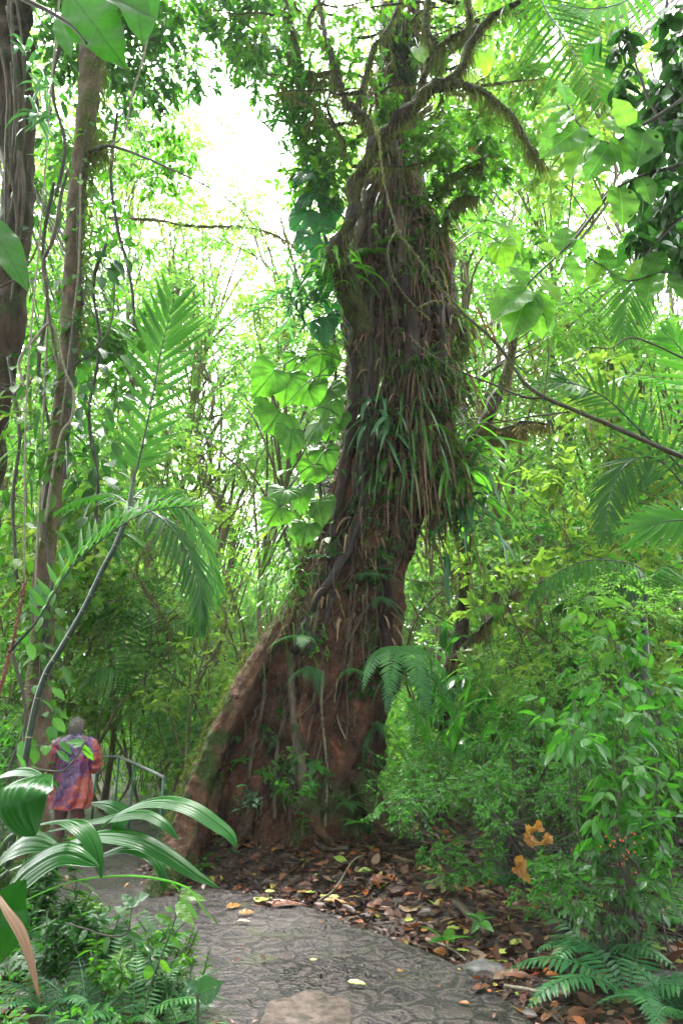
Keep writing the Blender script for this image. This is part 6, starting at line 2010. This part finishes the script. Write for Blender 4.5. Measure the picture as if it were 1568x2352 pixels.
# raincoat: loose plastic, body and sleeves
g = Geo(); vv = []
sec = [(1.475, .075, .075, .02), (1.455, .11, .10, .01), (1.42, .19, .125, .0), (1.37, .245, .145, 0), (1.28, .25, .16, 0), (1.18, .235, .165, 0), (1.05, .225, .17, 0), (.92, .24, .18, 0), (.78, .265, .20, .0), (.66, .285, .22, .01), (.54, .275, .22, .01), (.53, .273, .218, .01)]
zsr = np.linspace(0, len(sec) - 1, 90)
sa = np.array(sec)
nb = 96
for q_ in zsr:
    z_, a1, b1, f0 = [np.interp(q_, range(len(sec)), sa[:, k]) for k in range(4)]
    for b_ in range(nb):
        th = 2 * math.pi * b_ / nb
        low = ss(1.25, .65, z_) if False else float(1 - ss(.6, 1.3, z_))
        k_ = 1 + .06 * math.sin(th * 9 + 2.2 * math.sin(z_ * 4)) * (.25 + low) + .07 * fb(math.cos(th) * 2.2, math.sin(th) * 2.2, z_ * 3.2, 4) + .02 * math.sin(z_ * 46 + 3 * math.sin(th * 2))
        vv.append(wpt(a1 * k_ * math.cos(th), f0 + b1 * k_ * math.sin(th), z_ + .012 * math.sin(th * 5)))
i, j = np.meshgrid(np.arange(89), np.arange(nb), indexing='ij'); a_ = i * nb + j; b_ = i * nb + (j + 1) % nb
g.add(vv, np.stack([a_, b_, b_ + nb, a_ + nb], -1).reshape(-1, 4))
g.build('raincoat', M['coat'], W0)
for s_ in (1, -1):
    g = Geo()
    cpt = spline([wpt(s_ * .15, 0, 1.39), wpt(s_ * .245, -.01, 1.30), wpt(s_ * .285, .01, 1.14), wpt(s_ * .275, .10, 1.05), wpt(s_ * .24, .22, 1.04)], 40)
    rad = np.interp(np.linspace(0, 1, 40), [0, .25, .55, .8, 1], [.075, .09, .09, .085, .07]) * (1 + .06 * np.sin(np.arange(40) * 1.1) + .04 * np.sin(np.arange(40) * 2.7))
    tube(g, cpt, rad, 24, .16, s_ * 3)
    g.build('sleeve', M['coat'], W0)
    g = Geo(); tube(g, [wpt(s_ * .25, .20, 1.045), wpt(s_ * .21, .26, 1.045)], [.055, .045], 16); g.build('cuff', M['bluecloth'], W0)
g = Geo(); tube(g, [wpt(0, .015, 1.44), wpt(0, .02, 1.485), wpt(0, .02, 1.50)], [.085, .07, .066], 20); g.build('collar', M['bluecloth'], W0)
for s_, f1, f2 in ((1, .05, -.06), (-1, .12, .15)):
    g = Geo(); tube(g, spline([wpt(s_ * .10, 0, .84), wpt(s_ * .11, f1, .48), wpt(s_ * .112, f2, .14)], 16), np.linspace(.10, .062, 16), 16, .08, s_); g.build('trouser_leg', M['trouser'], W0)
    g = Geo(); tube(g, spline([wpt(s_ * .112, f2, .20), wpt(s_ * .112, f2, .08), wpt(s_ * .112, f2 + .02, .05)], 8), [.06, .058, .056, .055, .055, .056, .056, .054], 14)
    tube(g, spline([wpt(s_ * .112, f2 - .06, .045), wpt(s_ * .112, f2, .055), wpt(s_ * .114, f2 + .10, .045), wpt(s_ * .116, f2 + .17, .035)], 12), [.03, .045, .05, .052, .052, .05, .05, .048, .046, .044, .038, .025], 14); g.build('boot', M['boot'], W0)

# ------------------------------------------------------------------ the forest behind
R = np.random.default_rng(77)
GAPS = [(575, 320, 95, 150), (520, 250, 70, 80), (610, 610, 130, 60), (490, 950, 42, 100), (540, 700, 60, 50), (270, 830, 40, 60), (1470, 420, 70, 190), (1540, 690, 70, 60), (1500, 250, 50, 80), (650, 430, 40, 120),
        (290, 520, 40, 90), (1180, 330, 40, 30), (1330, 560, 60, 50), (610, 250, 60, 90)]


def gap(x, y):
    for cx, cy, rx, ry in GAPS:
        if ((x - cx) / rx) ** 2 + ((y - cy) / ry) ** 2 < 1.6:
            return True
    return False


def unP(p):
    """pixel of a world point"""
    fx = p[0]; fy = p[1] * cP + (p[2] - CAMZ) * sP; fz = -p[1] * sP + (p[2] - CAMZ) * cP
    return 784 + F * fx / fy, 1176 - F * fz / fy


ORD = ['', 'second ', 'third ', 'fourth ', 'fifth ', 'sixth ', 'seventh ', 'eighth ', 'ninth ', 'tenth ', 'eleventh ', 'twelfth ']


def ftree(px0, Y, tw, top, box, ncl, rc, L_, mat, label, cat='tree', name='forest_tree', group=None, tw_n=12, lv=8, lean=0, moss=1, Tm=TS, skipgap=True, trunkmat='bgbark', seed=0, ratio=.5, droop=.25, flat=.5):
    """trunk from the ground at px0 up to pixel top; crown clumps inside box (x0, x1, y0, y1)"""
    b0 = P(px0, 1640, Y)
    b0[2] = H(b0[0], b0[1]) - .1
    t = thing(name, label, cat, b0, group)
    tp = P(px0 + lean, top, Y)
    wb = .22 + .02 * Y
    cc = spline([b0] + [b0 * (1 - u_) + tp * u_ + R.normal(size=3) * A(wb, wb * .7, 0) * (.5 + u_) for u_ in (.15, .32, .5, .68, .85)] + [tp], 36)
    rr_ = tw / 2 * mpp(1500, Y)
    g = Geo(); rad = np.linspace(rr_, rr_ * .35, 36); rad[0] *= 1.6; rad[1] *= 1.2
    tube(g, cc, rad, 9, .2, px0)
    g.build('trunk', M[trunkmat], t)
    cs, rs = [], []
    tries = 0
    while len(cs) < ncl and tries < ncl * 12:
        tries += 1
        x = R.uniform(box[0], box[1]); y = R.uniform(box[2], box[3])
        if skipgap and gap(x, y) and R.random() < .93:
            continue
        cs.append(P(x, y, Y + R.normal() * Y * .05)); rs.append(rc * R.uniform(.7, 1.3))
    if cs:
        gb = Geo()
        for c_ in cs:
            k = max(4, int(np.argmin(np.abs(cc[:, 2] - (c_[2] - np.linalg.norm(c_[:2] - tp[:2]) * .5)))) - int(R.integers(0, 9)))
            a_ = cc[k]
            md = (a_ + c_) / 2 + A(0, 0, .15 * np.linalg.norm(c_ - a_)) + R.normal(size=3) * .15
            tube(gb, spline([a_, md, c_], 9), np.linspace(min(rad[k] * .6, .05), .012, 9), 5)
        gx = gb
        gl = Geo()
        foliage(gl, gl if False else None, cs, rs, tw_n, lv, L_, R, Tm, ratio, flat, droop, .9, .004, .12, .4)
        gl.join(gx, M[trunkmat]); gl.build('crown', M[mat], t)
    if moss:
        g = Geo(); moss_on(g, cc, rad, 260, .12, R, 1.0, .02); tag(g.build('moss', M['moss'], t, False), kind='stuff')
    return t


# far trees: a wall of tall crowns
far = []
fx = [-250, -120, 0, 90, 190, 300, 400, 560, 660, 760, 880, 980, 1080, 1180, 1290, 1400, 1500, 1610, 1720]
for k, x in enumerate(fx):
    far.append((x + R.normal() * 15, R.uniform(24, 34), R.uniform(14, 24)))
zone = ['behind the left trunks', 'between the palm and the giant tree', 'hidden partly by the giant tree', 'right of the giant tree', 'at the far right']


def zn(x):
    return 0 if x < 230 else 1 if x < 640 else 2 if x < 1000 else 3 if x < 1330 else 4


cnt = {}
for x, Y, tw in sorted(far):
    z_ = zn(x); cnt[z_] = cnt.get(z_, -1) + 1
    mk = ['far', 'yellow', 'far', 'bright'][int(R.integers(0, 4))]
    top_ = R.uniform(350, 650)
    ftree(x, Y, tw, top_, (x - 150, x + 150, top_ - 330, 1330), 38, 1.5, [.22, .3, .36][int(R.integers(0, 3))], mat=mk, label='%stall pale distant tree from the left, %s' % (ORD[cnt[z_]] or 'first ', zone[z_]), group='tall distant trees', tw_n=16, lv=9, moss=0, ratio=.55)
# middle trees
mid = [(30, 14, 16, 300), (255, 13, 14, 500), (440, 17, 14, 600), (528, 19, 32, 720), (455, 18, 12, 800), (640, 15, 18, 500), (700, 20, 18, 400), (1090, 13, 24, 300), (1190, 15, 20, 450), (1290, 16, 16, 200),
       (1390, 14, 18, 250), (1480, 13, 14, 300), (1600, 14, 20, 200), (1150, 20, 16, 100), (960, 17, 20, 100), (330, 20, 18, 300), (120, 18, 20, 250)]
cnt = {}
for x, Y, tw, top_ in sorted(mid):
    z_ = zn(x); cnt[z_] = cnt.get(z_, -1) + 1
    mk = ['bright', 'far', 'far', 'bright'][int(R.integers(0, 4))]
    ftree(x, Y, tw, top_, (x - 160, x + 160, top_ - 300, 1060 if x < 700 else 1150), 36, .95, [.11, .14, .17][int(R.integers(0, 3))], Tm=[TS, TL3, TL3][int(R.integers(0, 3))], mat=mk, label='%smossy middle distance tree from the left, %s' % (ORD[cnt[z_]] or 'first ', zone[z_]), group='mossy trees in the middle distance', tw_n=14, lv=9, lean=R.normal() * 30, ratio=.5)
# thin saplings in the understory
sap = [(150, 11), (195, 11.2), (216, 12), (250, 12), (285, 13), (318, 10.5), (352, 12), (372, 14), (398, 11), (425, 13), (448, 10), (470, 12), (500, 11.5), (1000, 11), (1035, 12), (1090, 10.5), (1130, 12.5), (1165, 11),
       (1200, 9.5), (1240, 12), (1275, 10), (1310, 13), (1350, 11), (1400, 9.5), (1440, 12), (1490, 10.5), (1530, 9.5), (1560, 12), (10, 11), (-60, 12), (60, 10), (1620, 11)]
cnt = {}
for x, Y in sorted(sap):
    z_ = zn(x); cnt[z_] = cnt.get(z_, -1) + 1
    mk = ['bright', 'emerald', 'mid', 'bright', 'yellow'][int(R.integers(0, 5))] if z_ not in (1, 3) else ['far', 'far', 'yellow'][int(R.integers(0, 3))]
    top_ = R.uniform(950, 1350)
    ftree(x, Y, R.uniform(4, 9), top_, (x - 95, x + 95, top_ - 120, 1650), 9 if z_ in (1, 3) else 22, .5, [.09, .12, .16][int(R.integers(0, 3))], mat=mk, cat='sapling', name='sapling', label='%sthin understory sapling from the left, %s' % (ORD[cnt[z_]] or 'first ', zone[z_]), group='thin understory saplings',
          tw_n=12, lv=9, lean=R.normal() * 60, skipgap=True)
# shrubs of the understory
us = [(-60, 1760, 9), (40, 1800, 9), (150, 1690, 13), (240, 1700, 13), (310, 1720, 13), (360, 1700, 12.5), (420, 1740, 11.5), (450, 1650, 12), (250, 1640, 15), (390, 1620, 15), (180, 1600, 15), (60, 1600, 14), 
      (1000, 1720, 10.5), (1050, 1640, 12), (1120, 1700, 11), (1190, 1620, 12), (1260, 1560, 12), (1340, 1600, 11), (1420, 1640, 10), (1500, 1600, 11), (1570, 1680, 9.5), (1100, 1560, 14), (1220, 1500, 15), (1400, 1520, 14), (1540, 1480, 14), (1620, 1760, 8.5),
      (530, 1560, 14), (-150, 1650, 12), (1450, 1760, 8.6), (1540, 1840, 7.8), (1360, 1760, 8.8), (960, 1800, 9.4)]
cnt = {}
for x, y, Y in sorted(us):
    z_ = zn(x); cnt[z_] = cnt.get(z_, -1) + 1
    mk = ['bright', 'emerald', 'mid', 'fernb'][int(R.integers(0, 4))] if z_ != 1 else ['bright', 'bright', 'fernb', 'far'][int(R.integers(0, 4))]
    b0 = P(x, y, Y)
    cl = []
    for k in range(7 if z_ == 1 else 10):
        cl.append((x + R.normal() * 42, y - 50 + R.normal() * 40, Y + R.normal() * .4, .42))
    s_ = shrub('%sunderstory bush from the left, %s' % (ORD[cnt[z_]] or 'first ', zone[z_]), (x, y + 90, Y), cl, .09, mk, TS, 14, 9, 8, .5, .4, .2, .35, group='understory bushes', name='understory_bush', stemr=.008)
# big leaved canopy filling behind the upper giant tree: overhanging boughs of nearer trees
ov = [((150, 360, -60, 300), 9, .55, .17, 'dark', 'dark leafy bough hanging across the top left, right of the slender tree', 16), ((330, 620, -60, 190), 9.5, .6, .17, 'dark', 'dark leafy bough hanging over the sky gap at the top', 20),
      ((240, 430, 150, 420), 11, .5, .15, 'mid', 'leafy bough with loose leaves left of the sky gap', 9), ((560, 700, -60, 130), 10.5, .6, .15, 'mid', 'leafy bough at the top next to the giant tree', 12),
      ((1000, 1250, 150, 600), 11, .6, .18, 'bright', 'sunlit bough with bright leaves directly right of the upper trunk', 22), ((1180, 1420, 60, 420), 10, .6, .18, 'yellow', 'yellow green bough behind the high palm frond', 14),
      ((1050, 1400, -60, 120), 11, .7, .2, 'bright', 'bright bough along the top edge right of the trunk', 22), ((1280, 1520, 560, 800), 10, .5, .14, 'bright', 'bright bough at the right below the leafy branch', 10),
      ((560, 720, 640, 830), 14, .6, .12, 'yellow', 'pale yellowish bough left of the trunk at mid height', 9), ((60, 300, 300, 900), 10, .6, .17, 'mid', 'leafy bough behind the slender mossy tree', 22),
      ((1100, 1300, 700, 1000), 11, .5, .1, 'mossb', 'moss draped bough right of the strap leaves', 10)]
OX = {'pale yellowish bough left of the trunk at mid height': (860, 760), 'sunlit bough with bright leaves directly right of the upper trunk': (920, 300), 'yellow green bough behind the high palm frond': (1700, -100),
      'bright bough at the right below the leafy branch': (1700, 500), 'moss draped bough right of the strap leaves': (960, 1050), 'leafy bough with loose leaves left of the sky gap': (190, 60)}
for (bx, Y, rc, L_, mk, lab, n_) in ov:
    x0 = bx[0] if bx[1] < 784 else bx[1]
    t = thing('hanging_bough', lab, 'bough', P(x0, bx[2] + 60, Y))
    cs = [P(R.uniform(bx[0], bx[1]), R.uniform(bx[2], bx[3]), Y + R.normal() * .5) for _ in range(n_)]
    g = Geo()
    sgn = -1 if bx[1] < 784 else 1
    for c_ in cs:
        o_ = P(OX[lab][0], OX[lab][1], Y + .5) if lab in OX else P(x0 + sgn * 120, bx[2] - 60, Y + .5)
        tube(g, spline([o_, (o_ + c_) / 2 + A(0, 0, .4), c_], 10), np.linspace(.03, .008, 10), 5)
    g.build('stem', M['twig'], t)
    gl, gs_ = Geo(), Geo()
    foliage(gl, gs_, cs, rc, 16, 7, L_, R, TO4 if mk != 'mossb' else TS, .45 if mk != 'mossb' else .15, .6, .5)
    gl.join(gs_, M['twig']); gl.build('leaves', M[mk], t)
# flat layered yellowish spray across the sky gap
t = thing('layered_bough', 'flat layered yellowish bough with a mossy stem crossing the bright gap left of the trunk', 'bough', P(300, 500, 13))
g = Geo(); c, rad = px_tube(g, [(250, 500), (350, 505), (450, 520), (540, 520), (620, 535), (680, 570), (720, 600)], 15, [7, 7, 6, 6, 5, 4, 2], 60, 8, .3); g.build('stem', M['bgbark'], t)
for k_ in range(14):
    i_ = int(R.integers(5, 55)); g = Geo(); e_ = c[i_] + R.normal(size=3) * A(.8, .4, .25)
    tube(g, spline([c[i_], (c[i_] + e_) / 2 + R.normal(size=3) * .1, e_], 10), np.linspace(.016, .004, 10), 5); g.build('side_twig', M['bgbark'], t)
gl, gs_ = Geo(), Geo()
foliage(gl, gs_, [P(x, y, 15 + R.normal() * .3) for x, y in [(300, 490), (340, 470), (380, 480), (420, 470), (400, 500), (450, 490), (480, 480), (350, 505), (510, 505), (440, 450), (320, 460)]], .45, 34, 11, .07, R, TS, .45, .15, .1)
gl.join(gs_, M['twig']); gl.build('leaves', M['yellow'], t)
g = Geo(); moss_on(g, c, rad, 900, .12, R, 1.5, .02); tag(g.build('moss', M['mossb'], t, False), kind='stuff')
# mossy leaning tree just right of the giant one
t = thing('mossy_leaning_tree', 'dark mossy tree leaning to the right behind the strap leaves', 'tree', G(1040, 1560))
g = Geo(); c, rad = px_tube(g, [(1010, 1900), (1030, 1560), (1055, 1480), (1065, 1250), (1062, 1080), (1080, 1020), (1110, 975), (1140, 910), (1165, 850), (1180, 760), (1200, 690)], 10, [30, 28, 26, 26, 28, 32, 30, 24, 20, 16, 12], 80, 12, .35); g.build('trunk', M['limb'], t)
gm2 = Geo(); moss_on(gm2, c, rad, 2200, .1, R, 1.2, .014)
for pts in ([(1085, 1020), (1120, 1010), (1160, 1000), (1210, 990)], [(1040, 1520), (1090, 1460), (1150, 1400), (1200, 1340)], [(1110, 975), (1150, 990), (1200, 970), (1260, 975)]):
    g = Geo(); c, rad = px_tube(g, pts, 9.9, [16, 13, 10, 6], 30, 8, .3); g.build('branch', M['limb'], t); moss_on(gm2, c, rad, 700, .16, R, 1.4, .014)
tag(gm2.build('moss', M['mossb'], t, False), kind='stuff')
t['label'] = 'dark mossy tree leaning to the right behind the strap leaves'
# far wood that closes the view, nobody could count it
R = np.random.default_rng(9)
g = Geo()
n = 2700
yy = R.uniform(34, 62, n); xx = (R.random(n) * 2 - 1) * (yy * .60)
top_ = 15 + .28 * (xx + 6) .clip(0, 60) + 4 * np.sin(xx * .3) + np.where(xx < -22, 8, 0)
zz_ = R.random(n) ** .9 * top_ * yy / 45
cs = np.column_stack([xx, yy, zz_ + .5])
keep = []
for c_ in cs:
    u_ = unP(c_)
    keep.append(not gap(*u_) or R.random() < .1)
cs = cs[np.array(keep)]
foliage(g, None, cs, 2.0, 13, 8, .42, R, TS, .55, .7, .2)
tag(g.build('far_wood', M['far'], smooth=False), 'pale green mass of the far wood closing the view', kind='stuff')
# dense far undergrowth, nobody could count it
R = np.random.default_rng(5)
g = Geo()
n = 4200
yy = R.uniform(10, 45, n) ; xx = (R.random(n) * 2 - 1) * (yy * .62 + 2)
kk = path_dist(xx, yy) > .8
xx, yy = xx[kk], yy[kk]
cs = np.column_stack([xx, yy, hgt(xx, yy) + R.uniform(.1, 1.0, len(xx)) * (1 + .05 * yy)])
foliage(g, None, cs, .5 + .03 * yy, 7, 8, .14, R, TS, .5, .6, .2)
tag(g.build('undergrowth', M['bright'], smooth=False), 'dense green undergrowth filling the forest floor', kind='stuff')
g = Geo()
n = 1500
yy = R.uniform(2.5, 12, n); xx = (R.random(n) * 2 - 1) * (yy * .62 + 1)
d_ = path_dist(xx, yy)
kk = (d_ > .25) & ((xx < -1.2) & (yy < 8) | (yy > 9.6) | (xx > 2.4))
xx, yy = xx[kk], yy[kk]
cs = np.column_stack([xx, yy, hgt(xx, yy) + R.uniform(.02, .22, len(xx))])
foliage(g, None, cs, .2, 4, 6, .055, R, TS, .5, .5, .1)
tag(g.build('ground_cover', M['emerald'], smooth=False), 'low green ground cover plants on the forest floor', kind='stuff')

# unseen canopy added over, behind and beside the camera to block sky light
R = np.random.default_rng(21)
cs = []
while len(cs) < 900:
    x, y, z = R.uniform(-20, 20), R.uniform(-16, 22), R.uniform(0, 19)
    over = z > 12.5 and y < 6 and abs(x) < 18
    side = abs(x) > .62 * max(y, 0) + 5 and abs(x) > 8 and y < 7
    back = y < -8
    if (over or side or back) and not (z < 12.5 and R.random() < .4):
        cs.append((x, y, z))
g = Geo()
foliage(g, None, cs, 1.6, 14, 9, .34, R, TS, .6, .6, .2)
tag(g.build('added_shade_canopy', M['dark'], smooth=False), 'unseen leafy canopy added to shade the path and trunk', kind='stuff')

# misty air of the cloud forest
hz = [(x, y, z) for x in (-420, 420) for y in (-220, 620) for z in (-6, 60)]
g = Geo(); g.add(hz, [(0, 1, 3, 2), (4, 6, 7, 5), (0, 4, 5, 1), (2, 3, 7, 6), (0, 2, 6, 4), (1, 5, 7, 3)])
hm, nt, b, out = newmat('mist')
nt.nodes.remove(b)
pv = nt.nodes.new('ShaderNodeVolumePrincipled'); pv.inputs['Color'].default_value = (.95, .98, .93, 1); pv.inputs['Density'].default_value = 0.0010
nt.links.new(pv.outputs[0], out.inputs['Volume'])
tag(g.build('haze', hm, smooth=False), kind='stuff')
